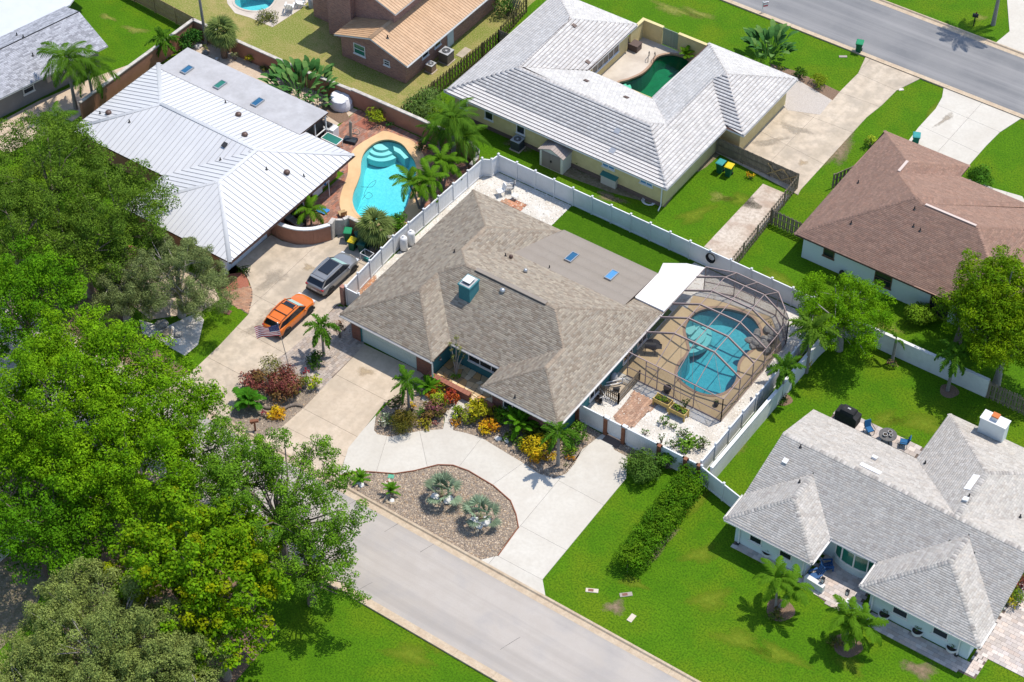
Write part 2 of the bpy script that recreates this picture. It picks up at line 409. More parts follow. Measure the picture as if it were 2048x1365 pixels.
# decks round the pools
DECK_M = [(9.0, 1.9), (17, 1.9), (17, 10.9), P2(1542, 634), P2(1458, 608.6), P2(1417, 597), P2(1386, 592), (9.0, 10.4), (8.3, 10.4), (8.3, 1.9)]
sheet('pool_deck', DECK_M, 'deck_tan', .03, 'tan concrete deck inside the screened enclosure', [grow(POOL_M, .02)])
DECK_L = spline(PL([(697, 324), (695, 350), (682, 388), (680, 415), (693, 437), (730, 462), (790, 462), (832, 440), (850, 395), (862, 345), (848, 312), (827, 284), (798, 272), (783, 266), (767, 263), (756, 268), (722, 287), (706, 301)]), 4)
sheet('pool_deck', DECK_L, 'deck_orange', .035, 'orange tan concrete deck curving round the aqua pool', [grow(POOL_L, .02)])
sheet('pool_deck', [(-12.0, 27.6), (-4.4, 27.6), (-4.2, 37.35), (-12.0, 37.35)], 'deck_pale', .02, 'pale concrete courtyard deck round the green pool', [grow(POOL_W, .02)])
sheet('pool_deck', PL([(450, -20), (455, 8), (470, 27), (500, 36), (545, 55), (600, 20), (640, -20)]), 'deck_pale', .02, 'pale pool deck cut off at the top edge', [grow(POOL_T, .02)])
def coping(lp, matn, zt=.06):
    m = MB(); o = grow(lp, .16); i_ = grow(lp, -.05); m.slab([o, i_], -.1, zt, 0)
    struct(m.build('pool_coping', matn))
coping(POOL_M, 'coping'); coping(POOL_L, 'deck_orange', .05); coping(POOL_W, 'coping'); coping(POOL_T, 'deck_pale')

# ------------------------------------------------------------------ streets
sheet('road', rect(-160, 160, -25.1, -18.9), 'asphalt_pale', .008, 'pale grey residential street in front of the houses')
sheet('road', rect(-160, 160, 46.5, 53.6), 'asphalt', .008, 'darker asphalt street behind the white tile roof')
def kerb_run(y0, y1, side, x0, x1, name='kerb'):
    k = thing(name, 'tan concrete kerb and gutter', 'kerb'); k['kind'] = 'structure'; del k['category']
    m = MB(); rnd = random.Random(int(y0*10))
    x = x0
    while x < x1:
        L = 3.05; e = min(x+L-.012, x1)
        yg = (y0+y1)/2
        if side > 0:   # lawn on +y side
            prof = [(y0, .0), (y0, .012), (y0+.42, .02), (y0+.50, .13), (y1, .14), (y1, .0)]
        else:
            prof = [(y1, .0), (y1, .012), (y1-.42, .02), (y1-.50, .13), (y0, .14), (y0, .0)]
        rows = [[(xx, y, z) for y, z in prof] for xx in (x, e)]
        mm = MB().quadgrid(rows); mm.poly(rows[0]); mm.poly(rows[1][::-1])
        if -60 < x < 60: o = mm.build('kerb_stone', 'kerb', k)
        x += L
    return k
k = kerb_run(-18.95, -18.3, 1, -60, 60); k['label'] = 'tan kerb along the house side of the front street'
k = kerb_run(-25.75, -25.1, -1, -60, 60); k['label'] = 'tan kerb along the lawn side of the front street'
k = kerb_run(45.9, 46.5, -1, -60, 60); k['label'] = 'kerb on the near side of the back street'
k = kerb_run(53.6, 54.2, 1, -60, 60); k['label'] = 'kerb on the far side of the back street'
# cracks / joint lines across the front street
mat('crack', (.16, .15, .145), .95)
def strip(a, b, w_, z, name, matn, label=None):
    m = MB(); d = Vector((b[0]-a[0], b[1]-a[1])).normalized(); nn = Vector((-d.y, d.x))*w_/2
    pts = []; k = max(2, int(Vector((b[0]-a[0], b[1]-a[1])).length/.4))
    up = []; dn = []
    for i in range(k+1):
        t = i/k; j = random.uniform(-.02, .02); ww = random.uniform(.5, 1.2)
        x = a[0]+(b[0]-a[0])*t+nn.x*0+j; y = a[1]+(b[1]-a[1])*t+j
        up.append((x+nn.x*ww, y+nn.y*ww, z)); dn.append((x-nn.x*ww, y-nn.y*ww, z))
    m.quadgrid([up, dn])
    return m.build(name, matn)
for a, b in (((690, 1014), (722, 995)), ((770, 1064), (806, 1042)), ((840, 1105), (868, 1088)), ((1000, 1300), (1040, 1275)), ((745, 1165), (690, 1195))):
    o = strip(P2(*a), P2(*b), .035, .013, 'road_crack', 'crack'); struct(o)

# ------------------------------------------------------------------ driveways made of slabs
def drive(name, lp, lines, matn, label, z=.055):
    r = bpy.data.objects.new(name, None); COL.objects.link(r); struct(r, label)
    MB().flat([lp], .012).build('joint_bed', 'joint', r)
    for q in split_slabs(lp, lines): MB().slab([q], 0, z).build('slab', matn, r)
    return r
J = lambda a, b: (P2(*a), P2(*b))
MAIN_DRIVE = PL([(729, 690), (704, 718), (674, 748), (609, 816), (563, 856)])+[P2(520, 883), (P2(520, 883)[0]-.5, -18.35), (-2.2, -18.35)]+PL([(697, 897), (728, 859), (766, 811), (848, 752), (838, 740)])
MAIN_DRIVE = [(x, min(y, -6.45)) for x, y in MAIN_DRIVE]
drive('driveway', MAIN_DRIVE, [J((671, 750), (760, 796)), J((606, 818), (711, 873)), J((572, 855), (684, 912))], 'concrete_warm', 'warm concrete driveway leading to the pale garage door')
CIRC = PL([(697, 897), (728, 859), (752, 832), (748, 862), (755, 870), (781, 875), (808, 870), (842, 863), (886, 860), (906, 862), (930, 867), (963, 877), (1004, 902), (1041, 924), (1078, 949), (1108, 958), (1132, 949), (1149, 929), (1157, 914), (1164, 901), (1205, 869), (1231, 881), (1225, 889), (1228, 901), (1255, 915), (1252, 958), (1085, 1160)])+[(P2(1090, 1196)[0], -18.32), (P2(958, 1123)[0], -18.32)]+PL([(996, 1113), (1037, 1056), (1032, 1030), (1021, 1003), (987, 973), (937, 943), (906, 932), (876, 931), (829, 943), (788, 949), (751, 946), (717, 944), (677, 953)])+[(-2.15, -18.32)]
ISLAND = PL([(996, 1113), (1037, 1056), (1032, 1030), (1021, 1003), (987, 973), (937, 943), (906, 932), (876, 931), (829, 943), (788, 949), (751, 946), (717, 944), (677, 953)])+[(-2.0, -18.3), (P2(958, 1123)[0], -18.3)]
r = bpy.data.objects.new('circular_driveway', None); COL.objects.link(r); struct(r, 'pale concrete half circle driveway round the stone island')
MB().flat([CIRC], .012).build('joint_bed', 'joint', r)
dl = J((1122, 956), (1037.7, 1057))
pcs = split_slabs(CIRC, [dl])
d_ = Vector((dl[1][0]-dl[0][0], dl[1][1]-dl[0][1]))
for q in pcs:
    cx = sum(p[0] for p in q)/len(q); cy = sum(p[1] for p in q)/len(q)
    left = (d_.x*(cy-dl[0][1])-d_.y*(cx-dl[0][0])) < 0
    ln = [J((773, 878), (753, 944)), J((840.5, 870), (854, 932.5)), J((962, 878.6), (919.7, 932.5)), J((1039, 932.5), (987, 969.6))] if left else [J((1042.7, 1054), (1125, 1097.7)), J((1120, 964.5), (1160, 986)), J((996, 1113.6), (1085.8, 1161.7))]
    for s_ in split_slabs(q, ln, .016): MB().slab([s_], 0, .06).build('slab', 'concrete_white', r)
L_DRIVE = PL([(469, 529), (486, 543), (498, 563), (505, 582), (505, 600), (497, 630), (438, 693), (392, 737)])+[(P2(330, 782)[0], -18.35), (P2(455, 847)[0], -18.35)]+PL([(463, 829), (490, 757), (524, 737), (577, 704), (630, 658), (673, 611)])+[(-12.75, -3.9), (-13.12, -3.7), (-13.15, 2.3), (-17.9, 2.3), (-17.95, 1.05), (-18.85, -.26), (-19.93, -1.01), (-21.19, -1.32), (-22.33, -1.24), (-22.4, -6.9)]
drive('driveway', L_DRIVE, [J((474, 656), (566, 706)), J((420, 718), (489, 755)), J((509, 591), (550, 612)), J((528, 591), (603, 520))], 'concrete_old', 'stained concrete driveway where the orange and silver cars stand')
W_DRIVE = [(P2(1729, 117)[0], 46.0)]+PL([(1716, 148), (1680, 184), (1665, 202), (1597, 162)])+[(3.0, 36.4), (3.0, 28.35), (-1, 28.35), (-1, 27.75)]+[P2(1596, 391), P2(1601, 381)]+PL([(1702, 270), (1733, 236), (1763, 212), (1793, 182)])+[(P2(1840, 160)[0], 46.0)]
drive('driveway', W_DRIVE, [J((1690, 190), (1757, 214)), J((1620, 234), (1710, 268)), J((1625, 238), (1545, 320)), J((1720, 150), (1790, 181)), J((1590, 300), (1648, 330))], 'concrete_old', 'wide old concrete driveway beside the white tile roof')
B_DRIVE = [(P2(1886, 177)[0], 46.0)]+PL([(1884, 196), (1871, 219), (1837, 256), (1815, 285), (1935, 335), (1942, 327), (1972, 293), (1999, 266)])+[(P2(2036, 239)[0]+.2, 46.0)]
drive('driveway', B_DRIVE, [J((1881, 214), (1941, 240)), J((1845, 255), (1920, 290)), J((1960, 211), (1880, 300))], 'concrete_white', 'pale concrete driveway of the brown roofed house')
drive('driveway', [(P2(2014, 0)[0], 70)]+PL([(2014, 0), (2019, 64), (1990, 88)])+[(P2(1985, 90)[0], 54.1), (P2(2080, 125)[0], 54.1), (30, 70)], [], 'concrete_white', 'pale driveway in the far top right corner')
drive('front_walk', PL([(1925, 358), (1950, 362), (1985, 377), (2044, 394), (2048, 400), (2060, 412), (2036, 402), (1980, 385), (1935, 372)]), [J((1985, 377), (1982, 387)), J((2015, 384), (2010, 396))], 'concrete_white', 'narrow concrete walk past the round bush')
sheet('pebble_pad', PL([(1597, 162), (1663, 202), (1640, 231), (1575, 222), (1555, 200)]), 'pebble', .064, 'pale pebble parking pad beside the white tile roof')
sheet('sand_strip', PL([(1526, 368), (1580, 391), (1468, 524), (1408, 494)]), 'sand_pale', .006, 'pale sandy strip between picket fence and lawn')
# garden path to the front gate
drive('garden_path', PL([(886, 860), (906, 862), (908, 845), (925, 822), (942, 806), (926, 797), (912, 806), (898, 822), (870, 800), (850, 790), (842, 800), (862, 812), (889, 828), (890, 840)]), [J((886, 846), (908, 848)), J((905, 812), (925, 826))], 'concrete_white', 'pale concrete path leading to the iron garden gate', .05)

# ------------------------------------------------------------------ planting beds
BED_A = PL([(748, 862), (755, 870), (781, 875), (808, 870), (842, 863), (886, 860), (889, 830), (862, 812), (842, 800), (850, 790), (870, 800), (898, 822), (915, 800), (870, 770), (845, 755), (790, 795), (766, 818), (752, 835)])
BED_B = PL([(906, 862), (930, 867), (963, 877), (1004, 902), (1041, 924), (1078, 949), (1108, 958), (1132, 949), (1149, 929), (1157, 914), (1164, 901), (1205, 869), (1165, 848), (1120, 868), (1000, 815), (945, 806), (925, 822), (908, 845)])
BED_C = PL([(1231, 881), (1225, 889), (1228, 901), (1255, 915), (1300, 925), (1345, 940), (1350, 925), (1290, 905)])
BED_D = [P2(490, 757), P2(524, 737), P2(560, 752), P2(600, 778), P2(640, 786), P2(609, 816), P2(563, 856), (P2(520, 883)[0], -18.3), (P2(455, 847)[0], -18.3), P2(463, 829)]
BED_E = PL([(668, 640), (690, 632), (716, 664), (700, 690), (672, 716), (640, 736), (614, 740), (606, 722), (640, 690)])
for lp, lb in ((ISLAND, 'stone covered island bed inside the half circle driveway'), (BED_A, 'stone mulch bed left of the garden path'), (BED_B, 'stone mulch bed along the brick front wall'), (BED_C, 'small stone bed at the white gate'), (BED_D, 'mulch bed between the two driveways'), (BED_E, 'stone strip under the young palm by the garage')):
    sheet('planting_bed', lp, 'bed_soil', .018, lb)
def scatter(lp, dens, s0, s1, tints, name, matn, z=.02, label=None, seed=1, skip=()):
    rg = np.random.default_rng(seed); A = np.array(lp); lo, hi = A.min(0), A.max(0)
    n = int((hi-lo).prod()*dens); X = rg.uniform(lo[0], hi[0], n); Y = rg.uniform(lo[1], hi[1], n)
    k = inside_np(X, Y, lp)
    for hl in skip: k &= ~inside_np(X, Y, hl)
    X, Y = X[k], Y[k]; n = len(X)
    S = rg.uniform(s0, s1, n)*rg.uniform(.7, 1.2, n)
    base = np.array([(-1, -1, 0), (1, -1, 0), (1, 1, 0), (-1, 1, 0), (-.6, -.6, .8), (.6, -.6, .8), (.6, .6, .8), (-.6, .6, .8)], float)
    B = base[None]*np.stack([S, S*rg.uniform(.6, 1, n), S*rg.uniform(.5, .9, n)], 1)[:, None]
    B = B+rg.normal(0, .12, B.shape)*S[:, None, None]
    t = rg.uniform(0, 2*PI, n); c, s = np.cos(t)[:, None], np.sin(t)[:, None]
    V = np.stack([B[..., 0]*c-B[..., 1]*s+X[:, None], B[..., 0]*s+B[..., 1]*c+Y[:, None], B[..., 2]+z], 2)
    q = np.array([(4, 5, 6, 7), (0, 1, 5, 4), (1, 2, 6, 5), (2, 3, 7, 6), (3, 0, 4, 7)])
    Q = (np.arange(n)*8)[:, None, None]+q[None]
    T = np.array(tints)[rg.integers(0, len(tints), n)]*rg.uniform(.75, 1.2, n)[:, None]
    T = np.repeat(T, 5, 0)
    o = obj(name, np_mesh(name, V.reshape(-1, 3), Q.reshape(-1, 4), matn, T)); stuff(o, label, 'stones'); return o
RIVER = [(1.0, .92, .85), (1.25, 1.15, 1.02), (.6, .56, .55), (1.6, 1.48, 1.3), (.75, .64, .55), (1.15, .92, .66), (.5, .47, .47)]
for i, (lp, lb) in enumerate(((ISLAND, 'brown and tan river stones covering the island'), (BED_A, 'river stones in the bed left of the path'), (BED_B, 'river stones in the bed under the front wall'), (BED_C, 'river stones at the white gate'), (BED_E, 'river stones under the young palm'), (BED_D, 'tan stones and mulch between the driveways'))):
    scatter(lp, 220 if i < 5 else 70, .022, .054, RIVER, 'river_stones', 'river_stone', .018, lb, 20+i)
# edging between island and drive
mat('edging', (.23, .085, .045), .8)
m = MB(); pts = ISLAND[:-2]
for i in range(len(pts)-1): m.beam((*pts[i], .05), (*pts[i+1], .05), .07, .10)
tag(m.build('bed_edging', 'edging'), 'red brown edging strip curving round the stone island', 'edging')

# white gravel yards
GR1 = [(-12.95, -3.55), (-9.8, -3.55), (-9.8, 9.3), (-4.75, 9.3), (-4.75, 15.2), (-11.9, 15.2), (-12.8, 14.3)]
GR2 = [(8.2, -3.6), (18.45, -3.6), (18.45, 12.2), (17.3, 15.1), (6.8, 15.15), (6.3, 13.3), (6.1, 10.3), (8.2, 9.5)]
sheet('gravel_yard', GR1, 'shell_gravel', .010, 'bright white gravel yard in the fence corner')
sheet('gravel_yard', GR2, 'shell_gravel', .006, 'white shell gravel yard round the screened pool', [grow(POOL_M, .3)])
WT = [(1, .98, .95), (1.1, 1.1, 1.08), (.8, .77, .72), (.95, .9, .84)]
scatter(GR1, 40, .03, .06, WT, 'white_stones', 'white_stone', .01, 'loose white stones in the fence corner yard', 40)
scatter(GR2, 40, .03, .06, WT, 'white_stones', 'white_stone', .006, 'loose white stones round the screened pool', 41, [DECK_M])

# ------------------------------------------------------------------ pavers
def pavers(name, lp, pw, ph, base, tints, matn, label, z=.05, ang=0.0, bond=.5, limit=300, gap=.012, keep_parts=True, key=None, holes=()):
    """pavers laid in rows inside an outline: up to 300 single pavers, the rest one joined part"""
    r = bpy.data.objects.new(name, None); COL.objects.link(r); struct(r, label)
    MB().flat([lp]+list(holes), base).build('paver_bed', 'paver_bed', r)
    ca, sa = math.cos(ang), math.sin(ang); rot = lambda x, y: (x*ca-y*sa, x*sa+y*ca)
    L = [(x*ca+y*sa, -x*sa+y*ca) for x, y in lp]
    x0, x1 = min(p[0] for p in L), max(p[0] for p in L); y0, y1 = min(p[1] for p in L), max(p[1] for p in L)
    rnd = random.Random(len(lp)+int(x0*7)); full = []; cut = MB(); j = 0; y = y0
    while y < y1:
        x = x0-(j % 2)*pw*bond-random.random()*.02
        while x < x1:
            c = [(x+gap/2, y+gap/2), (x+pw-gap/2, y+gap/2), (x+pw-gap/2, y+ph-gap/2), (x+gap/2, y+ph-gap/2)]
            ins = [inside(px, py, L) for px, py in c]
            t = rnd.choice(tints); k = rnd.uniform(.85, 1.15); col = tuple(v*k for v in t)
            if any(inside(x+pw/2, y+ph/2, [(a*ca+b*sa, -a*sa+b*ca) for a, b in hl]) for hl in holes): x += pw; continue
            if all(ins): full.append((x+pw/2, y+ph/2, col))
            elif any(ins) or inside(x+pw/2, y+ph/2, L):
                cc = [(min(max(px, x0), x1), min(max(py, y0), y1)) for px, py in c]
                if inside(x+pw/2, y+ph/2, L): cut.slab([[rot(*p) for p in cc]], base, z, c=col)
            x += pw
        y += ph; j += 1
    # nearest first: the ones that show largest
    full.sort(key=key or (lambda q: q[1]))
    meshes = []
    for t in tints:
        for k in (.88, 1.0, 1.12):
            mm = MB(); mm.box(-pw/2+gap/2, pw/2-gap/2, -ph/2+gap/2, ph/2-gap/2, base, z, c=tuple(v*k for v in t)); meshes.append(mm.mesh('paver', matn, True))
    nobj = min(limit, len(full)) if keep_parts else 0
    for x, y, col in full[:nobj]:
        o = obj('paver', rnd.choice(meshes), r, (*rot(x, y), rnd.uniform(-.002, .003)), ang)
    for x, y, col in full[nobj:]:
        cut.slab([[rot(x+a*(pw-gap)/2, y+b*(ph-gap)/2) for a, b in ((-1, -1), (1, -1), (1, 1), (-1, 1))]], base, z, c=col)
    if cut.f: stuff(cut.build('paver_field', matn, r, True))
    return r
BR = [(1, 1, 1), (1.25, 1.15, 1.05), (.75, .72, .7), (1.1, .85, .75), (.9, .95, 1.0)]
GP = [(1, 1, 1), (1.12, 1.1, 1.08), (.9, .88, .88), (1.04, .98, .92)]
WALKP = PL([(673, 611), (630, 658), (577, 704), (524, 737), (560, 752), (600, 778), (640, 786), (674, 748), (704, 718), (729, 690), (716, 664), (692, 632), (700, 618)])
pavers('paver_walk', WALKP, .36, .24, .010, GP, 'paver_grey', 'greyish tan paver walk between the driveways', .045, PI/2, limit=200)
PATIO_L = [(-26.3, 7.9), (-26.3, 15.1), (-13.3, 15.1), (-13.3, 2.75), (-17.9, 2.75), (-18.1, 1.4), (-19.0, .1), (-20.1, -.65), (-21.9, -.9), (-22.2, 7.9)]
pavers('brick_patio', PATIO_L, .40, .20, .006, BR, 'paver_brick', 'reddish brick patio beside the aqua pool', .022, PI/2, limit=0, keep_parts=False, holes=[grow(POOL_L, .3)])
pavers('brick_walk', PL([(1268, 782), (1318, 806), (1262, 858), (1235, 850), (1228, 836)]), .30, .20, .010, [(1, 1, 1), (1.1, 1.05, 1), (.85, .8, .78)], 'paver_salmon', 'salmon paver walk from the white gate to the screen door', .04, PI/2, limit=150)
pavers('brick_pad', PL([(1018, 398), (1056, 409), (1041, 423), (1000, 404)]), .30, .30, .012, [(1.2, .9, .75), (1.1, 1, .9), (1, .7, .6)], 'paver_salmon', 'small red paver pad by the two gravel yard chairs', .04, 0, limit=100)
pavers('brick_strip', [(-12.9, -3.5), (-10.2, -3.5), (-10.2, -1.9), (-12.9, -.2)], .30, .15, .014, [(1.1, .8, .65), (1.2, 1, .8), (1, .9, .8)], 'paver_salmon', 'red brick strip behind the white side gate', .04, PI/2, limit=0)
pavers('entry_pavers', PL([(505, 600), (505, 582), (501, 572), (472, 580), (440, 588), (462, 606), (497, 630)]), .30, .15, .010, [(1.1, 1, .9), (1, .85, .75), (.9, .85, .8)], 'paver_salmon', 'brown paver fan at the bend of the stained driveway', .035, .6, limit=0)
PK = [(1, 1, 1), (1.1, 1.1, 1.1), (.88, .87, .87), (1.03, .97, .93), (.94, .95, .98)]
FR_ = [P2(1462, 1093), P2(1603, 1171), P2(1657, 1209), P2(1700, 1233), P2(1754, 1263), P2(1927, 1348.6), P2(1950, 1359), P2(1977, 1317), (41.0, -7.1), (33, -7.0), (33, -2.5), (29, -2.5), (29, -7.1), (23.4, -7.0)]
pavers('paver_patio', FR_, .42, .30, .010, PK, 'paver_pink', 'pinkish grey paver terrace along the grey roofed house', .05, 0, limit=300)
RD = [P2(1977, 1317), P2(2048, 1352), (60, -9.7), (60, 3), (40.9, 3), (40.9, -7.1)]
pavers('paver_driveway', RD, .42, .30, .012, PK, 'paver_pink', 'pinkish paver driveway at the lower right corner', .05, 0, limit=300, key=lambda q: q[0]-.3*q[1])
pavers('back_patio', PL([(1655, 842), (1676, 818), (1850, 898), (1835, 918)]), .5, .4, .010, PK, 'paver_pink', 'narrow paver patio with the covered grill and blue chairs', .05, 0, limit=150)
sheet('sand_path', [(-52.5, -6), (-50.0, -3.4), (-49.3, .4), (-47.8, 5.2), (-46.4, 8.5), (-45.0, 8.5), (-45.0, .4), (-46.5, -6)], 'sand', .006, 'sandy side path along the grey wall')
sheet('garden_soil', [(-43.9, 10.7), (-26.6, 10.7), (-26.3, 15.0), (-43.9, 15.0)], 'sand', .006, 'sandy planting strip behind the flat grey roof')
sheet('garden_soil', PL([(660, 205), (690, 222), (700, 238), (680, 248), (655, 232), (640, 215)]), 'mulch', .04, 'mulch patch under the tarpaulin')
sheet('garden_soil', PL([(730, 236), (752, 250), (736, 262), (708, 250)]), 'mulch_red', .04, 'red mulch square on the brick patio')
sheet('garden_soil', PL([(500, 575), (495, 556), (483, 545), (462, 548), (440, 560), (430, 575), (452, 592), (472, 580)]), 'mulch_red', .008, 'red mulch bed at the corner of the white roofed house')
sheet('garden_soil', PL([(236, 498), (260, 490), (285, 500), (275, 518), (250, 517)]), 'mulch_red', .008, 'red mulch patch under the tree edge')
sheet('garden_soil', PL([(278, 640), (330, 655), (395, 625), (408, 640), (396, 690), (370, 712), (330, 690), (285, 668)]), 'shell_gravel', .008, 'white gravel patch under the drooping tree')
sheet('garden_soil', PL([(255, 520), (300, 515), (420, 560), (440, 600), (400, 625), (300, 640), (240, 590)]), 'sand', .006, 'bare sandy ground under the drooping tree')
sheet('garden_soil', PL([(1665, 202), (1680, 184), (1640, 165), (1590, 142), (1540, 128), (1545, 140), (1597, 162)]), 'mulch', .008, 'mulch bed at the driveway corner')
sheet('garden_soil', PL([(1010, 262), (1090, 290), (1085, 330), (1130, 352), (1220, 385), (1330, 415), (1345, 395), (1250, 365), (1140, 315), (1040, 262)]), 'dirt', .006, 'bare dirt strip along the yellow wall')
sheet('garden_soil', PL([(1385, 320), (1425, 300), (1440, 310), (1412, 335), (1395, 345)]), 'dirt', .006, 'bare dirt beside the garbage bins')
def fade_mat(name, c1, c2):
    m = mat(name, c1, .95, c2, 3, 6, .5, 20); n, l = m.node_tree.nodes, m.node_tree.links
    a = n.new('ShaderNodeAttribute'); a.attribute_name = 'fade'; t = n.new('ShaderNodeTexNoise'); t.inputs['Scale'].default_value = 4; t.inputs['Detail'].default_value = 6
    g_ = n.new('ShaderNodeNewGeometry'); l.new(g_.outputs['Position'], t.inputs[0]); ad = n.new('ShaderNodeMath'); ad.operation = 'ADD'; l.new(a.outputs['Fac'], ad.inputs[0]); l.new(t.outputs[0], ad.inputs[1])
    r_ = n.new('ShaderNodeMapRange'); r_.inputs['From Min'].default_value = .60; r_.inputs['From Max'].default_value = 1.7; l.new(ad.outputs[0], r_.inputs[0])
    l.new(r_.outputs[0], n['Principled BSDF'].inputs['Alpha'])
fade_mat('worn_earth', (.20, .14, .09), (.28, .20, .13)); fade_mat('worn_yellow', (.125, .185, .006), (.15, .195, .008)); fade_mat('stain_dark', (.38, .32, .25), (.42, .36, .28)); fade_mat('stain_road', (.34, .315, .295), (.38, .35, .33)); fade_mat('stain_tan', (.46, .35, .22), (.50, .39, .26)); fade_mat('stain_pale', (.54, .50, .46), (.50, .47, .43)); fade_mat('worn_straw', (.22, .23, .05), (.19, .21, .03))
def worn(px, py, rx, ry, rz, matn, z=.006):
    x, y = P2(px, py); V = []; F = []; fd = []; k = 20
    for i, r in enumerate((0.0, .35, .7, 1.0)):
        for j in range(k): t = 2*PI*j/k; w_ = 1+.25*math.sin(3*t+px)+.15*math.sin(5*t+py); a, b = rx*r*w_*math.cos(t), ry*r*w_*math.sin(t); V.append((x+a*math.cos(rz)-b*math.sin(rz), y+a*math.sin(rz)+b*math.cos(rz), z)); fd.append((1, .8, .4, 0)[i])
    for i in range(3):
        for j in range(k): F.append((i*k+j, i*k+(j+1) % k, (i+1)*k+(j+1) % k, (i+1)*k+j))
    me = bpy.data.meshes.new('worn_patch'); me.from_pydata(V, [], F); me.materials.append(MATS[matn]); at = me.attributes.new('fade', 'FLOAT', 'POINT'); at.data.foreach_set('value', fd); me.update()
    struct(obj('worn_patch', me))
for a in ((1322, 1092, 2.2, .45, 1.55, 'worn_earth'), (1345, 1045, 1.6, .4, 1.55, 'worn_yellow'), (1230, 1215, .9, .7, .6, 'worn_earth'), (1395, 1005, 2.6, .5, 1.5, 'worn_yellow'), (1470, 890, 2.0, .8, 1.4, 'worn_straw'), (1265, 1165, 1.2, .6, .2, 'worn_yellow'), (1840, 1340, 1.4, .8, .3, 'worn_earth'), (1700, 1330, 1.2, .8, 0, 'worn_yellow'), (1850, 850, 2.6, 1.2, .2, 'worn_yellow'), (1770, 840, 1.6, .9, 1, 'worn_yellow'), (1640, 870, 1.5, .8, 1.2, 'worn_yellow'), (1515, 560, 2.4, .8, .1, 'worn_straw'), (1560, 560, 2.6, .8, -.1, 'worn_yellow'), (1345, 20, 2.6, .8, .1, 'worn_straw'), (1395, 28, 2.0, .7, .1, 'worn_straw'), (1775, 655, 1.4, .6, .2, 'worn_straw'), (1440, 395, 1.2, .7, .3, 'worn_straw'), (1480, 400, 1.6, 1, .4, 'worn_yellow'), (1390, 430, 2.2, .9, 1.2, 'worn_yellow'), (270, 60, 1.6, .5, .3, 'worn_straw'), (215, 35, 1.2, .4, .1, 'worn_straw'), (1865, 225, .4, 3.0, 0.05, 'worn_yellow'), (1680, 300, 1.0, 3.0, .05, 'worn_earth'), (880, 1290, 1.5, .8, .4, 'worn_yellow'), (820, 1310, 2.0, 1.0, .3, 'worn_yellow'), (1960, 35, .8, .6, 0, 'worn_straw'), (1160, 335, 1.4, .5, .1, 'worn_earth'), (1220, 395, 1.6, .6, .1, 'worn_earth'), (1040, 290, 1.5, .8, .1, 'worn_earth'), (1480, 1280, 2.0, 1.0, .3, 'worn_yellow'), (1420, 1200, 1.8, 1.0, .9, 'worn_yellow'), (1400, 1110, 1.6, .9, .9, 'worn_yellow'), (1560, 1310, 2.2, .9, .2, 'worn_yellow'), (617, 536, .55, .45, .3, 'stain_tan', .0585), (560, 620, 1.8, .7, 1.4, 'stain_dark', .0585), (520, 655, 1.5, .8, 1.2, 'stain_dark', .0585), (545, 560, 1.6, .8, 1.5, 'stain_dark', .0585), (730, 745, .8, .5, .4, 'stain_tan', .0585), (1540, 285, 1.8, .5, .9, 'stain_dark', .0585), (1605, 327, .5, .4, .9, 'stain_tan', .0585), (1590, 260, 1.6, .6, .2, 'stain_dark', .0585), (1890, 240, 1.5, .3, 1.4, 'stain_dark', .0585)): worn(*a)
sheet('tree_floor', PL([(-60, 540), (170, 560), (270, 640), (300, 690), (380, 742), (330, 778), (150, 690), (-60, 600)]), 'mulch', .005, 'dark sheet deepening the shade under the left trees')  # dark sheet laid so the gaps between crowns read as shade
sheet('tree_floor', PL([(-60, 900), (150, 1000), (330, 1090), (480, 1160), (560, 1260), (470, 1365), (420, 1480), (200, 1480), (120, 1240), (60, 1100), (-60, 1050)]), 'mulch', .005, 'dark sheet deepening the shade under the lower left trees')
sheet('tar_yard', [P2(0, 1120), P2(60, 1100), P2(95, 1160), P2(60, 1240), P2(0, 1300), P2(-80, 1250), P2(-80, 1120)], 'dirt', .006, 'brownish drive at the far left edge')
# ------------------------------------------------------------------ building materials
mat('shingle_tan', (.325, .28, .225), .9, attr='tint', spec=.15, bump=.3, bscale=60)
mat('shingle_tan_flat', (.285, .245, .205), .9, (.30, .26, .22), .8, 6, .3, 60, spec=.15, fine=(.25, .21, .18), fine_scale=12, fine_amt=.3)
mat('shingle_grey', (.515, .475, .43), .9, attr='tint', spec=.15, bump=.3, bscale=60)
mat('shingle_slate', (.40, .40, .425), .9, attr='tint', spec=.15, bump=.3, bscale=60)
mat('shingle_brown', (.31, .195, .148), .9, attr='tint', spec=.15, bump=.3, bscale=60)
mat('tile_white', (.575, .55, .525), .85, (.61, .585, .56), .6, 5, .15, 40, spec=.2, attr='tint', fine=(.56, .54, .52), fine_scale=1.5, fine_amt=.15)
mat('tile_under', (.10, .055, .045), .95)
mat('metal_seam', (.47, .47, .49), .5)
mat('metal_white', (.57, .57, .58), .5, (.61, .61, .615), .5, 5, spec=.45, metal=.0, obrand=.02)
mat('metal_tan', (.50, .31, .175), .5, (.57, .37, .22), 1.2, 6, spec=.35, fine=(.40, .25, .14), fine_scale=2.5, fine_amt=.4, obrand=.05)
mat('membrane_grey', (.44, .43, .435), .8, (.48, .47, .475), .6, 8, .1, 30, spec=.2, fine=(.33, .32, .32), fine_scale=1.3, fine_amt=.35, big=(.36, .35, .35), big_scale=.45, big_lo=.52, big_hi=.75)
mat('membrane_white', (.68, .66, .64), .8, (.72, .71, .69), .8, 8, .15, 20, spec=.2, fine=(.55, .40, .30), fine_scale=1.1, fine_amt=.25)
mat('membrane_pale', (.54, .56, .60), .8, (.58, .60, .63), .8, 6)
mat('fascia_white', (.78, .75, .72), .6)
mat('ridge_pale', (.62, .50, .44), .7)
mat('fascia_dark', (.085, .045, .035), .7)
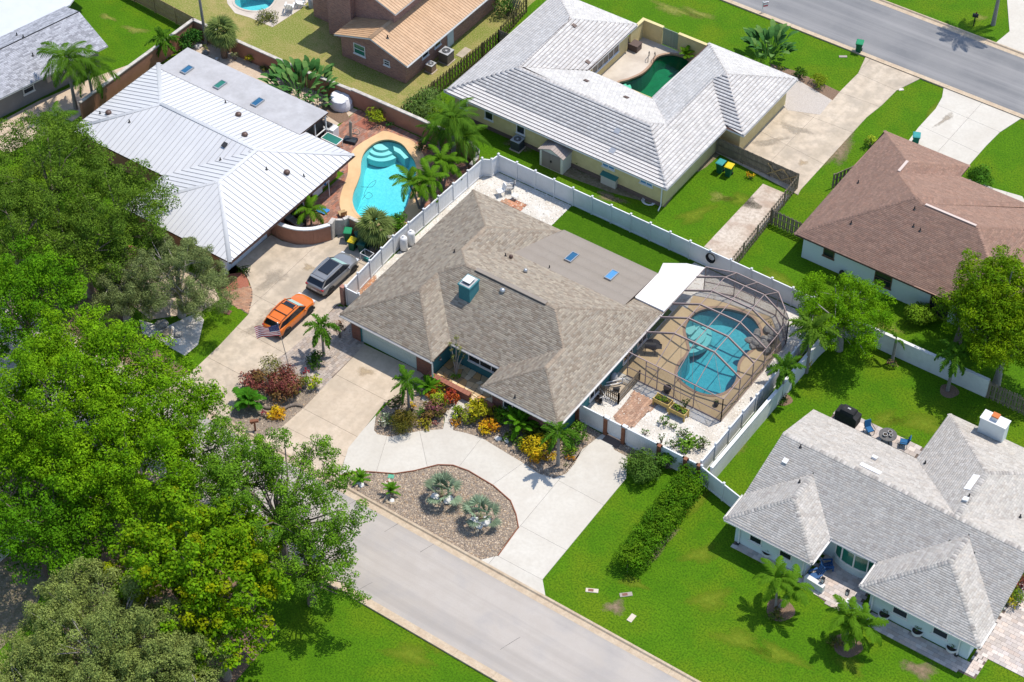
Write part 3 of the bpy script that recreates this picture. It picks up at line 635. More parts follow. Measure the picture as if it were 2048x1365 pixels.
mat('soffit', (.55, .54, .52), .8)
mat('stucco_teal', (.055, .205, .225), .85, (.065, .225, .245), 2, 6, .3, 60, spec=.2, fine=(.045, .17, .19), fine_scale=3, fine_amt=.3)
mat('stucco_yellow', (.68, .555, .27), .85, (.72, .60, .31), 1.5, 6, .3, 60, spec=.2, fine=(.52, .42, .22), fine_scale=1.6, fine_amt=.3)
mat('stucco_aqua', (.62, .72, .72), .85, (.66, .76, .755), 1.5, 6, .3, 60, spec=.2, fine=(.52, .62, .62), fine_scale=1.5, fine_amt=.3)
mat('stucco_pale', (.62, .66, .64), .85, (.68, .72, .70), 1.5, 6, .3, 60, spec=.2)
mat('stucco_grey', (.22, .215, .215), .85, (.245, .24, .24), 1.5, 6, .3, 60, spec=.2)
mat('stucco_terracotta', (.40, .195, .125), .85, (.43, .215, .14), 1.2, 7, .3, 50, spec=.2, fine=(.32, .16, .10), fine_scale=1.5, fine_amt=.4)
mat('stucco_white', (.74, .73, .71), .85, (.80, .79, .77), .7, 8, .25, 40, spec=.2, fine=(.52, .52, .51), fine_scale=1.4, fine_amt=.35)
mat('coping_stone', (.50, .455, .40), .85, (.62, .58, .52), 2, 7, .3, 40, fine=(.28, .25, .22), fine_scale=3, fine_amt=.45)
mat('glass_dark', (.02, .028, .035), .08, spec=.6)
mat('glass_blue', (.02, .10, .20), .12, (.03, .13, .25), 1.2, 3, spec=.5)
mat('glass_sky', (.08, .26, .50), .15, (.10, .30, .55), 1.5, 3, spec=.5)
mat('glass_green', (.02, .16, .11), .1, (.03, .20, .14), .8, 4, spec=.6)
mat('frame_white', (.80, .79, .77), .5)
mat('frame_brown', (.15, .09, .06), .6)
mat('metal_dark', (.03, .03, .032), .5)
mat('metal_steel', (.45, .46, .47), .35, metal=.6)
mat('garage_door', (.56, .66, .63), .7)
mat('garage_door_blue', (.60, .66, .70), .7)
mat('vent_brown', (.10, .055, .04), .5, spec=.5)
mat('plastic_white', (.82, .81, .80), .45)
mat('door_dark', (.03, .045, .07), .5)
mat('cap_orange', (.55, .17, .05), .8)

def brick_mat(name, c1, c2, mortar):
    m = bpy.data.materials.new(name); m.use_nodes = True; MATS[name] = m
    n, l = m.node_tree.nodes, m.node_tree.links; b = n['Principled BSDF']; b.inputs['Roughness'].default_value = .9
    geo = n.new('ShaderNodeNewGeometry'); sp = n.new('ShaderNodeSeparateXYZ'); l.new(geo.outputs['Position'], sp.inputs[0])
    ad = n.new('ShaderNodeMath'); l.new(sp.outputs[0], ad.inputs[0]); l.new(sp.outputs[1], ad.inputs[1])
    cb = n.new('ShaderNodeCombineXYZ'); l.new(ad.outputs[0], cb.inputs[0]); l.new(sp.outputs[2], cb.inputs[1])
    t = n.new('ShaderNodeTexBrick'); l.new(cb.outputs[0], t.inputs['Vector'])
    t.inputs['Color1'].default_value = (*c1, 1); t.inputs['Color2'].default_value = (*c2, 1); t.inputs['Mortar'].default_value = (*mortar, 1)
    t.inputs['Scale'].default_value = 1.0; t.inputs['Brick Width'].default_value = .24; t.inputs['Row Height'].default_value = .085; t.inputs['Mortar Size'].default_value = .010
    t.inputs['Bias'].default_value = -.1
    l.new(t.outputs['Color'], b.inputs['Base Color'])
    bm_ = n.new('ShaderNodeBump'); bm_.inputs['Distance'].default_value = .01; bm_.inputs['Strength'].default_value = .6; bm_.invert = True
    l.new(t.outputs['Fac'], bm_.inputs['Height']); l.new(bm_.outputs[0], b.inputs['Normal'])
brick_mat('brick_red', (.24, .075, .048), (.14, .05, .036), (.20, .15, .12))
brick_mat('brick_brown', (.36, .165, .115), (.20, .09, .068), (.36, .28, .24))

# ------------------------------------------------------------------ roofs
def face_basis(poly):
    pts = [Vector(p) for p in poly]; n = Vector((0, 0, 0))
    for i in range(len(pts)):
        a, b = pts[i], pts[(i+1) % len(pts)]
        n += Vector(((a.y-b.y)*(a.z+b.z), (a.z-b.z)*(a.x+b.x), (a.x-b.x)*(a.y+b.y)))
    n.normalize()
    if n.z < 0: n = -n
    u = Vector((0, 0, 1)).cross(n)
    if u.length < 1e-4: u = Vector((1, 0, 0))
    u.normalize(); v = n.cross(u)
    o = min(pts, key=lambda p: p.dot(v))
    return o, u, v, n
def rows_of(poly2, v):
    xs = []; n = len(poly2)
    for i in range(n):
        a, b = poly2[i], poly2[(i+1) % n]
        if (a[1] > v) != (b[1] > v): xs.append(a[0]+(b[0]-a[0])*(v-a[1])/(b[1]-a[1]))
    xs.sort(); return [(xs[i], xs[i+1]) for i in range(0, len(xs)-1, 2)]
def course_field(polys, course, tabw, thick, tints, rnd, off=.012, jitter=.25, singles=None, gapk=0.0, butt=(1, 1, 1)):
    """overlapping rows of tabs laid on roof planes; returns arrays for one mesh"""
    V = []; Q = []; T = []
    for poly in polys:
        o, u, v, n = face_basis(poly)
        p2 = [((Vector(p)-o).dot(u), (Vector(p)-o).dot(v)) for p in poly]
        vmax = max(p[1] for p in p2); k = 0; v0 = 0.0
        while v0 < vmax-.02:
            v1 = min(v0+course, vmax)
            lo = rows_of(p2, v0+.004); hi = rows_of(p2, v1-.004)
            if len(hi) != len(lo):
                if not hi: hi = [((a+b)/2, (a+b)/2) for a, b in lo]
                elif not lo: lo = hi[:]
                else:
                    # a notch or apex ends inside this course: use whichever row has more pieces, widened to the other
                    lo = hi = (lo if len(lo) > len(hi) else hi)
            for (a0, b0), (a1, b1) in zip(lo, hi):
                x = min(a0, a1)-(k % 2)*tabw*.5-rnd.random()*tabw*jitter
                end = max(b0, b1)
                while x < end:
                    wd = tabw*(1+rnd.uniform(-jitter, jitter)); x2 = x+wd
                    l0, r0 = min(max(x, a0), b0), min(max(x2, a0), b0); l1, r1 = min(max(x, a1), b1), min(max(x2, a1), b1)
                    if r0-l0 > .01 or r1-l1 > .01:
                        t = rnd.choice(tints); kk = rnd.uniform(.9, 1.1)
                        if singles is not None and a0 <= x and x2 <= b0 and a1 <= x and x2 <= b1 and v1-v0 > course*.98:
                            singles.append((o+u*((x+x2)/2)+v*v0+n*off, u, v, n, kk, t, v0))
                            x = x2; continue
                        g_ = 0.004
                        pts = [o+u*(l0+g_)+v*v0+n*(off+thick), o+u*(r0-g_)+v*v0+n*(off+thick), o+u*(r1-g_)+v*v1+n*(off+.002), o+u*(l1+g_)+v*v1+n*(off+.002), o+u*(l0+g_)+v*v0+n*(off*.2+gapk*thick), o+u*(r0-g_)+v*v0+n*(off*.2+gapk*thick)]
                        i = len(V); V.extend([tuple(p) for p in pts]); Q.append((i, i+1, i+2, i+3)); Q.append((i+4, i+5, i+1, i))
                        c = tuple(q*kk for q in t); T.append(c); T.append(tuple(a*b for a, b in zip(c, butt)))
                    x = x2
            v0 += course; k += 1
    return V, Q, T
def cap_field(segs, w_, step, thick, tints, rnd, lift=.02, droop=.33):
    V = []; Q = []; T = []
    for a, b in segs:
        a, b = Vector(a), Vector(b); d = b-a; L = d.length; d /= L
        r = d.cross(Vector((0, 0, 1))).normalized(); up = r.cross(d)
        k = max(1, int(L/step))
        for i in range(k):
            s0, s1 = L*i/k, L*(i+1)/k+.03
            rows = []
            for s, h in ((s0, lift+thick), (s1, lift)):
                c = a+d*min(s, L)+up*h; rows.append([c-r*w_/2-up*droop*w_/2, c, c+r*w_/2-up*droop*w_/2])
            c0 = a+d*s0+up*(lift-thick*.5)
            j = len(V); V.extend([tuple(p) for row in rows for p in row]); V.extend([tuple(c0-r*w_/2-up*droop*w_/2), tuple(c0), tuple(c0+r*w_/2-up*droop*w_/2)])
            Q += [(j, j+1, j+4, j+3), (j+1, j+2, j+5, j+4), (j+6, j+7, j+1, j), (j+7, j+8, j+2, j+1)]
            t = rnd.choice(tints); kk = rnd.uniform(.9, 1.1); T += [tuple(q*kk for q in t)]*4
    return V, Q, T
def roof_deck(parent, faces, matn, fascia, thick=.13, name='roof'):
    """plain deck with fascia under the covering"""
    m = MB()
    edges = {}
    for f in faces:
        m.poly(f, 0)
        for i in range(len(f)):
            a, b = tuple(round(c, 3) for c in f[i]), tuple(round(c, 3) for c in f[(i+1) % len(f)])
            edges[(a, b)] = edges.get((a, b), 0)+1
    zmin = min(p[2] for f in faces for p in f)
    for (a, b) in edges:
        if (b, a) in edges: continue
        m.poly([(a[0], a[1], a[2]-thick), (b[0], b[1], b[2]-thick), b, a], 1)
    for f in faces: m.poly([(p[0], p[1], p[2]-thick) for p in f][::-1], 2)
    return m.build(name, [matn, fascia, 'soffit'], parent)
def gutters(parent, edges, matn='fascia_white', size=.12, drop=.07):
    for a, b in edges:
        m = MB(); A, B = Vector(a), Vector(b); d = (B-A).normalized(); out = d.cross(Vector((0, 0, 1)))
        off = out*(size/2+.01)-Vector((0, 0, drop))
        r = out*size/2
        # open trough: two walls and a floor
        m.beam(A+off-Vector((0, 0, size/2)), B+off-Vector((0, 0, size/2)), size, .015)
        m.beam(A+off+r, B+off+r, .018, size); m.beam(A+off-r, B+off-r, .018, size)
        m.build('gutter', matn, parent)
def walls(parent, lp, z1, matn, z0=-.05, name='wall'):
    m = MB()
    for i in range(len(lp)):
        a, b = lp[i], lp[(i+1) % len(lp)]
        m.poly([(a[0], a[1], z0), (b[0], b[1], z0), (b[0], b[1], z1), (a[0], a[1], z1)])
    m.flat([lp], z1)
    return m.build(name, matn, parent)
def window(parent, x, y, nx, ny, wd, z0, z1, panes=2, frame='frame_white', glass='glass_dark', horiz=False, name='window', sill=True):
    """window centred at (x,y) on a wall whose outward normal is (nx,ny)"""
    tx, ty = -ny, nx
    M = Matrix(((tx, nx, 0, x), (ty, ny, 0, y), (0, 0, 1, 0), (0, 0, 0, 1)))
    f = .07; m = MB()
    m.box(-wd/2, wd/2, -.02, .05, z0, z0+f, M=M); m.box(-wd/2, wd/2, -.02, .05, z1-f, z1, M=M)
    m.box(-wd/2, -wd/2+f, -.02, .05, z0+f, z1-f, M=M); m.box(wd/2-f, wd/2, -.02, .05, z0+f, z1-f, M=M)
    for i in range(1, panes):
        if horiz: zz = z0+(z1-z0)*i/panes; m.box(-wd/2+f, wd/2-f, -.02, .04, zz-.03, zz+.03, M=M)
        else: xx = -wd/2+wd*i/panes; m.box(xx-.035, xx+.035, -.02, .04, z0+f, z1-f, M=M)
    if sill: m.box(-wd/2-.06, wd/2+.06, 0, .11, z0-.07, z0, M=M)
    o = m.build(name, frame, parent)
    for i in range(panes):
        if horiz: a, b = z0+(z1-z0)*i/panes, z0+(z1-z0)*(i+1)/panes; g2 = MB().box(-wd/2+f, wd/2-f, .004, .018, max(a, z0+f), min(b, z1-f), M=M)
        else: a, b = -wd/2+wd*i/panes, -wd/2+wd*(i+1)/panes; g2 = MB().box(max(a, -wd/2+f), min(b, wd/2-f), .004, .018, z0+f, z1-f, M=M)
        g2.build('pane', glass, o)
    return o
def panel_door(parent, x, y, nx, ny, wd, z0, z1, rows, cols, matn, name='garage_door'):
    tx, ty = -ny, nx; M = Matrix(((tx, nx, 0, x), (ty, ny, 0, y), (0, 0, 1, 0), (0, 0, 0, 1)))
    o = MB().box(-wd/2, wd/2, -.02, .02, z0, z1, M=M).build(name, matn, parent)
    for i in range(rows):
        for j in range(cols):
            a, b = -wd/2+wd*j/cols+.04, -wd/2+wd*(j+1)/cols-.04; c, d = z0+(z1-z0)*i/rows+.04, z0+(z1-z0)*(i+1)/rows-.04
            MB().box(a, b, .021, .035, c, d, M=M).build('panel', matn, o)
    return o
def on_plane(poly, x, y):
    o, u, v, n = face_basis(poly)
    return o.z-((x-o.x)*n.x+(y-o.y)*n.y)/n.z, n
def skylight(parent, poly, x, y, w_, l_, glass='glass_blue', ang=0.0):
    z, n = on_plane(poly, x, y); q = Vector((0, 0, 1)).rotation_difference(n).to_matrix().to_4x4()
    M = Matrix.Translation((x, y, z)) @ q @ Matrix.Rotation(ang, 4, 'Z')
    m = MB(); t = .07; h = .16
    m.box(-w_/2, w_/2, -l_/2, -l_/2+t, -.05, h, M=M).box(-w_/2, w_/2, l_/2-t, l_/2, -.05, h, M=M).box(-w_/2, -w_/2+t, -l_/2+t, l_/2-t, -.05, h, M=M).box(w_/2-t, w_/2, -l_/2+t, l_/2-t, -.05, h, M=M)
    o = m.build('skylight', 'metal_steel', parent); MB().box(-w_/2+t, w_/2-t, -l_/2+t, l_/2-t, .0, h-.03, M=M).build('pane', glass, o)
def pipe_vent(parent, poly, x, y, r=.045, h=.30, matn='metal_dark'):
    z, n = on_plane(poly, x, y)
    m = MB().lathe([(r*2.6, -.06), (r*2.4, .03), (r, .07), (r, h), (r*.7, h), (r*.7, h-.1)], 8, (x, y, z)); m.build('vent_pipe', matn, parent, smooth=40)
def dome_vent(parent, poly, x, y, r=.2, matn='metal_steel'):
    z, n = on_plane(poly, x, y)
    m = MB().lathe([(r*.7, -.08), (r*.7, .10), (r, .12), (r, .16), (r*.86, .25), (r*.55, .31), (r*.2, .335), (.01, .34)], 14, (x, y, z)); m.build('roof_vent', matn, parent, smooth=40)
def box_vent(parent, poly, x, y, w_, l_, h, matn='metal_dark', ang=0.0):
    z, n = on_plane(poly, x, y); q = Vector((0, 0, 1)).rotation_difference(n).to_matrix().to_4x4()
    M = Matrix.Translation((x, y, z)) @ q @ Matrix.Rotation(ang, 4, 'Z')
    m = MB().box(-w_/2, w_/2, -l_/2, l_/2, -.03, h*.6, M=M).box(-w_/2-.04, w_/2+.04, -l_/2-.04, l_/2+.04, h*.62, h, M=M); m.build('roof_vent', matn, parent)
def covering(roof, faces, matn, course, tabw, thick, tints, capsegs, seed, capw=.30, captints=None, name='shingles', capstep=.24, capthick=.02):
    rnd = random.Random(seed)
    V, Q, T = course_field(faces, course, tabw, thick, tints, rnd)
    stuff(obj(name, np_mesh(name, V, Q, matn, np.array(T)), roof))
    if capsegs:
        V, Q, T = cap_field(capsegs, capw, capstep, capthick, captints or tints, rnd)
        stuff(obj('ridge_caps', np_mesh('ridge_caps', V, Q, matn, np.array(T)), roof))
def seams(roof, faces, spacing, matn, rib=.045, ang_along_slope=True, name='panel'):
    """standing-seam metal: every pan is a panel with a raised rib on one edge"""
    for poly in faces:
        o, u, v, n = face_basis(poly)
        p2 = [((Vector(p)-o).dot(v), (Vector(p)-o).dot(u)) for p in poly]   # rows run along u
        lo, hi = min(p[1] for p in p2), max(p[1] for p in p2); k = max(1, round((hi-lo)/spacing)); st = (hi-lo)/k
        for i in range(k):
            a, b = lo+st*i, lo+st*(i+1)
            cuts = sorted(set([a+.003, b-.003]+[q[1] for q in p2 if a+.01 < q[1] < b-.01]))
            m = MB(); prev = None
            for s in cuts:
                iv = rows_of(p2, s)
                if not iv: continue
                row = (s, iv[0][0], iv[-1][1])
                if prev and (row[2]-row[1] > .02 or prev[2]-prev[1] > .02):
                    m.poly([o+u*prev[0]+v*prev[1]+n*.02, o+u*row[0]+v*row[1]+n*.02, o+u*row[0]+v*row[2]+n*.02, o+u*prev[0]+v*prev[2]+n*.02])
                prev = row
            iv = rows_of(p2, b-.006)
            if iv and iv[-1][1]-iv[0][0] > .1:
                m.beam(o+u*b+v*iv[0][0]+n*.04, o+u*b+v*iv[-1][1]+n*.04, .035, rib, 1, up=tuple(n))
            if m.f: m.build(name, [matn, 'metal_seam' if matn == 'metal_white' else matn], roof)

# ================================================================== HOUSE with the tan shingle roof (centre)
E0 = 2.6; S_ = 1/3
H = thing('house', 'teal stucco house with mottled tan shingle roof in the centre', 'house')
F_ = (-6.35, -2.85, 4.017); K_ = (-6.35, 5.65, 4.017); LM = (-4.83, .97, 4.523); RM = (3.13, .97, 4.523)
A1 = (-6.35, -.55, 4.017); A2 = (-6.35, 2.49, 4.017); FR = (5.575, -3.775, 3.708); B1 = (5.575, -1.475, 3.708)
e = lambda x, y: (x, y, E0)
faces = [
    [e(-10.6, 9.9), e(-10.6, -7.1), F_, A1, LM, A2, K_],
    [e(-10.6, -7.1), e(-2.1, -7.1), F_],
    [e(-2.1, -7.1), e(-2.1, -4.8), A1, F_],
    [e(-2.1, -4.8), e(2.25, -4.8), B1, RM, LM, A1],
    [e(2.25, -4.8), e(2.25, -7.1), FR, B1],
    [e(2.25, -7.1), e(8.9, -7.1), FR],
    [e(8.9, -7.1), e(8.9, 6.74), RM, B1, FR],
    [e(8.9, 6.74), e(-2.1, 6.74), A2, LM, RM],
    [e(-2.1, 6.74), e(-2.1, 9.9), K_, A2],
    [e(-2.1, 9.9), e(-10.6, 9.9), K_]]
MAINF = faces
R = roof_deck(H, faces, 'shingle_tan_flat', 'fascia_dark')
TAN = [(1, 1, 1), (1.14, 1.12, 1.09), (.90, .87, .85), (.97, .91, .87), (1.06, 1.04, 1.01), (.82, .76, .72), (1.18, 1.17, 1.13)]
covering(R, faces, 'shingle_tan', .15, .30, .012, TAN, [(e(-10.6, -7.1), F_), (e(-2.1, -7.1), F_), (F_, A1), (A1, LM), (LM, RM), (A2, LM), (K_, A2), (e(-10.6, 9.9), K_), (e(-2.1, 9.9), K_), (RM, e(8.9, 6.74)), (RM, B1), (B1, FR), (e(2.25, -7.1), FR), (e(8.9, -7.1), FR)], 3, captints=[(.92, .85, .8), (1.0, .93, .87)], capthick=.012)
# low-slope back section, shingled, with two skylights
FL = [(-3.9, 5.2, 3.10), (6.45, 5.2, 3.10), (6.45, 10.05, 2.63), (-2.1, 10.05, 2.63)]
R2 = roof_deck(H, [FL], 'shingle_tan_flat', 'fascia_dark', .14, 'low_roof')
covering(R2, [FL], 'shingle_tan_flat', .95, 9.0, .004, [(1, 1, 1)], [], 5, name='rolled_sheets')
def atz(px, py, z): return P2(px, py, z)
for (x, y), gl in ((atz(1143, 515, 2.95), 'glass_blue'), (atz(1223, 551, 2.95), 'glass_sky')): skylight(R2, FL, x, y, .62, 1.2, gl)
# white membrane roof over the porch
WM = [(6.47, 6.75, 2.70), (9.0, 6.75, 2.70), (9.0, 12.75, 2.52), (7.6, 12.35, 2.52), (6.1, 11.35, 2.52), (6.47, 10.0, 2.58)]
R3 = roof_deck(H, [WM], 'membrane_white', 'fascia_white', .12, 'porch_roof')
m = MB().beam((6.5, 6.8, 2.74), (6.5, 10.0, 2.62), .10, .06); m.beam((6.5, 6.8, 2.74), (8.95, 6.8, 2.74), .10, .06); m.build('flashing', 'fascia_white', R3)
# ridge vent
m = MB(); m.beam((-3.9, .97, 4.57), (2.4, .97, 4.57), .34, .05); m.build('ridge_vent', 'shingle_tan_flat', R)
MB().beam((-3.9, .76, 4.525), (2.4, .76, 4.525), .06, .06).build('vent_slot', 'metal_dark', R)
# chimney
cz = on_plane(faces[3], -3.3, -1.2)[0]
ch = MB().box(-3.70, -2.72, -1.55, -.35, cz-.5, 5.05).box(-3.76, -2.66, -1.61, -.29, 5.05, 5.17).build('chimney', 'stucco_teal', H)
MB().box(-3.50, -2.92, -1.25, -.65, 5.17, 5.36).build('chimney_flue', 'metal_dark', ch)
MB().box(-3.56, -2.86, -1.31, -.59, 5.36, 5.42).build('chimney_cap', 'stucco_white', ch)
MB().box(-3.66, -2.76, -1.53, -.37, 5.171, 5.185).build('chimney_crown', 'membrane_grey', ch)
for px, py, fi in ((909, 515, 0), (1011, 513, 7), (1099, 530, 7), (1030, 783, 5), (880, 702, 2)):
    x, y = atz(px, py, 3.4); pipe_vent(R, faces[fi], x, y)
x, y = atz(1051, 540, 3.9); dome_vent(R, faces[7], x, y, .17, 'metal_steel')
x, y = atz(1022, 512, 3.6); dome_vent(R, faces[7], x, y, .16, 'vent_brown')
x, y = atz(1005, 592, 3.9); dome_vent(R, faces[3], x, y, .22, 'metal_steel')
gutters(H, [(e(-10.6, -7.1), e(-2.1, -7.1)), (e(2.25, -7.1), e(8.9, -7.1)), (e(8.9, -7.1), e(8.9, 6.7)), (e(-2.1, -4.8), e(2.25, -4.8))])
walls(H, [(-10.0, -6.5), (-9.25, -6.5), (-9.25, -6.35), (-3.95, -6.35), (-3.95, -6.5), (-2.75, -6.5), (-2.75, -4.15), (2.85, -4.15), (2.85, -6.5), (8.3, -6.5), (8.3, 6.2), (6.0, 6.2), (6.0, 9.5), (-10.0, 9.5)], 2.5, 'stucco_teal')
# brick facing of the front
for x0, x1 in ((-10.02, -9.22), (-3.98, -2.73)): MB().box(x0, x1, -6.56, -6.2, 0, 2.45).build('brick_pier', 'brick_red', H)
MB().box(2.83, 8.32, -6.56, -6.45, 0, 2.45).build('brick_facing', 'brick_red', H)
panel_door(H, -6.6, -6.40, 0, -1, 5.2, .03, 2.2, 4, 8, 'garage_door')
for x in (-9.22, -4.04): MB().box(x, x+.1, -6.50, -6.3, 0, 2.3).build('door_trim', 'stucco_teal', H)
MB().box(-9.22, -3.94, -6.50, -6.3, 2.3, 2.45).build('door_trim', 'stucco_teal', H)
window(H, .55, -4.15, 0, -1, 3.1, .95, 2.15, 3)
window(H, 4.6, -6.56, 0, -1, 1.6, 1.0, 2.1, 2, glass='glass_dark')
for x, y in ((-2.2, -6.98), (8.75, -6.98)): MB().beam((x, y, 2.5), (x, y, .1), .07, .09).build('downspout', 'frame_white', H)
for y in (-1.5, 3.0, 5.0): window(H, 8.3, y, 1, 0, 1.3, .4, 2.2, 2)

# ================================================================== HOUSE with the white metal roof (left)
H = thing('house', 'house with white standing seam metal roof and flat grey rear roof', 'house')
Z = 4.1; J_ = (-26.5, 2.6, Z); LP_ = (-36.65, 2.6, Z); W_ = (-26.5, -1.95, Z); e = lambda x, y: (x, y, 2.5)
faces = [[e(-21, 7.95), e(-42, 7.95), LP_, J_], [e(-42, 7.95), e(-42, -2.75), LP_], [e(-42, -2.75), e(-31.95, -2.75), J_, LP_],
         [e(-31.95, -2.75), e(-31.95, -7.4), W_, J_], [e(-31.95, -7.4), e(-21, -7.4), W_], [e(-21, -7.4), e(-21, 7.95), J_, W_]]
R = roof_deck(H, faces, 'metal_white', 'fascia_dark')
seams(R, faces, .48, 'metal_white')
m = MB()
for a, b in ((LP_, J_), (J_, W_), (e(-42, 7.95), LP_), (e(-42, -2.75), LP_), (e(-31.95, -7.4), W_), (e(-21, -7.4), W_), (e(-21, 7.95), J_)):
    mm = MB(); V, Q, T = cap_field([(a, b)], .34, 30, .03, [(1, 1, 1)], random, .05, .25); obj('ridge_cap', np_mesh('ridge_cap', V, Q, 'metal_white'), R)
for x, y, f in ((*atz(222, 228, 3.2), 2), (*atz(478, 231, 3.3), 0), (*atz(491, 275, 3.9), 0)):
    pass
for px, py, f in ((217, 227, 1), (477, 231, 0), (490, 274, 0), (574, 348, 5)):
    z = 3.3
    x, y = atz(px, py, z); z = on_plane(faces[f], x, y)[0]; x, y = atz(px, py, z); dome_vent(R, faces[f], x, y, .27, 'vent_brown')
for px, py, f in ((259, 245, 2), (441, 322, 3), (451, 205, 0), (533, 338, 5), (608, 356, 5), (200, 226, 1)):
    x, y = atz(px, py, 3.3); z = on_plane(faces[f], x, y)[0]; x, y = atz(px, py, z); pipe_vent(R, faces[f], x, y, .05, .28)
x, y = atz(450, 291, 3.9); box_vent(R, faces[2], x, y, .3, .35, .22)
GF = [(-26.0, 7.2, 2.78), (-26.0, 10.9, 2.62), (-41.3, 10.9, 2.62), (-41.3, 7.2, 2.78)]
R2 = roof_deck(H, [GF], 'membrane_grey', 'fascia_dark', .16, 'flat_roof')
for px, py in ((374, 141), (440, 171), (515, 206)): skylight(R2, GF, *atz(px, py, 2.75), .62, 1.15, 'glass_blue' if px != 440 else 'glass_green')
walls(H, [(-41.3, -2.1), (-31.3, -2.1), (-31.3, -6.8), (-22.4, -6.8), (-22.4, 7.3), (-41.3, 7.3)], 2.4, 'stucco_terracotta')
# columns and screens of the rear porch
for y in (7.6, 9.2, 10.6): MB().box(-26.2, -26.1, y, y+.1, 0, 2.5).build('porch_post', 'frame_white', H)
for z in (1.0, 2.42): MB().box(-26.19, -26.11, 7.6, 10.7, z, z+.07).build('porch_rail', 'frame_white', H)
MB().box(-41.0, -26.4, 7.3, 10.6, 0, 2.45).build('rear_room', 'metal_dark', H)
panel_door(H, -22.39, -4.1, 1, 0, 4.9, .05, 2.2, 4, 8, 'garage_door_blue')
MB().box(-22.5, -22.38, -6.85, -1.3, 2.2, 2.42).build('door_trim', 'frame_white', H)
MB().box(-22.5, -22.2, -6.95, -6.55, 0, 2.42).build('corner_post', 'stucco_white', H)
gutters(H, [(e(-21, -7.4), e(-21, 7.95))], 'fascia_dark', .10)
window(H, -22.4, 5.4, 1, 0, 1.5, .4, 2.2, 2); window(H, -22.4, 2.0, 1, 0, 1.8, .1, 2.2, 2)

# ================================================================== HOUSE with the white tile roof and courtyard
H = thing('house', 'yellow stucco house with white flat tile roof round a green pool', 'house')
e = lambda x, y: (x, y, 2.6)
zr = 4.11; LQ = (-15.42, 23.15, zr); RQ = (-2.6, 23.15, zr); LA = (-15.62, 31.3, 4.0); LB = (-15.62, 22.83, 4.0)
RW = (-1.575, 24.2, 3.77); RW2 = (-1.575, 31.33, 3.77); PY = (-.75, 32.3, 4.06)
faces = [
    [e(-19.85, 18.6), e(1.95, 18.6), RQ, LQ],
    [e(-19.85, 35.5), e(-19.85, 18.6), LQ, LA],
    [e(-11.45, 35.5), e(-19.85, 35.5), LA],
    [e(-11.45, 27.7), e(-11.45, 35.5), LA, LQ],
    [e(-5.1, 27.7), e(-11.45, 27.7), LQ, RQ, RW],
    [e(-5.1, 36.8), e(-5.1, 27.7), RW, RW2, PY],
    [e(1.95, 18.6), e(1.95, 27.8), RW2, RW, RQ],
    [e(1.95, 27.8), e(3.6, 27.8), PY, RW2],
    [e(3.6, 27.8), e(3.6, 36.8), PY],
    [e(3.6, 36.8), e(-5.1, 36.8), PY]]
TILEF = faces
R = roof_deck(H, faces, 'tile_under', 'fascia_white', .16)
TL_ = [(1, 1, 1), (1.02, 1.02, 1.02), (.965, .96, .96), (.99, .98, .97)]
singles = []; rnd = random.Random(4)
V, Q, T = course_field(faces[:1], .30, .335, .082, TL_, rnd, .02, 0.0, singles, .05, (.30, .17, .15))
singles.sort(key=lambda s: (s[0].y, -abs(s[0].x+5)))
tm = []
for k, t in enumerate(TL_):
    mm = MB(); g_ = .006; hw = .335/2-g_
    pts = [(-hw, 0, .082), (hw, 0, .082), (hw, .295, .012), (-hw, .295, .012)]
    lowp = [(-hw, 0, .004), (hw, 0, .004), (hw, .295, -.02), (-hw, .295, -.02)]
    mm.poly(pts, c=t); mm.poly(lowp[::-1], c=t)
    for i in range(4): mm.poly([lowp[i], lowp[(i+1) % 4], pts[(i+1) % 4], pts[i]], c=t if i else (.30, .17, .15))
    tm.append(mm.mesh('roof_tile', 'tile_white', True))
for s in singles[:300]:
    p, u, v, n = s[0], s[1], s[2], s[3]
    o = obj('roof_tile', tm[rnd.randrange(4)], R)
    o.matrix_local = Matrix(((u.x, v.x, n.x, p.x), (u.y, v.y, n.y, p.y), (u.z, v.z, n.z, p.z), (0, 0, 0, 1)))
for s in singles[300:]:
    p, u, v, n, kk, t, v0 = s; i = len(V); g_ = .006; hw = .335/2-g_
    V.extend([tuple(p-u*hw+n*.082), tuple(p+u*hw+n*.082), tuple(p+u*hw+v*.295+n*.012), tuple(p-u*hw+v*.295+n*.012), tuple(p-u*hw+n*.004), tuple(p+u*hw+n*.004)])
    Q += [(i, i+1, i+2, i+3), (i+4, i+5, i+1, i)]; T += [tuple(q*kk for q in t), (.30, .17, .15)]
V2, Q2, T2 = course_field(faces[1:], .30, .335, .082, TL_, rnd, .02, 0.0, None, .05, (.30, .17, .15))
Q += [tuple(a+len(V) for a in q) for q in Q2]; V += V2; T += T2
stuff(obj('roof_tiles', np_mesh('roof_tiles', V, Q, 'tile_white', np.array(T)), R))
V, Q, T = cap_field([(e(-19.85, 18.6), LQ), (LQ, RQ), (e(1.95, 18.6), RQ), (LQ, LA), (LA, e(-11.45, 35.5)), (LA, e(-19.85, 35.5)), (RW, RW2), (PY, e(3.6, 27.8)), (PY, e(3.6, 36.8)), (PY, e(-5.1, 36.8)), (RW2, PY), (RQ, RW)], .30, .38, .05, [(.9, .88, .87), (.96, .94, .93), (.82, .8, .79)], rnd, .05, .5)
stuff(obj('ridge_caps', np_mesh('ridge_caps', V, Q, 'tile_white', np.array(T)), R))
def onf(px, py, f, z=3.3):
    for _ in range(4): x, y = atz(px, py, z); z = on_plane(f, x, y)[0]
    return x, y
for px, py, f in ((1235, 263, 0), (1225, 303, 0)): box_vent(R, faces[f], *onf(px, py, faces[f]), .42, .42, .10, 'metal_steel')
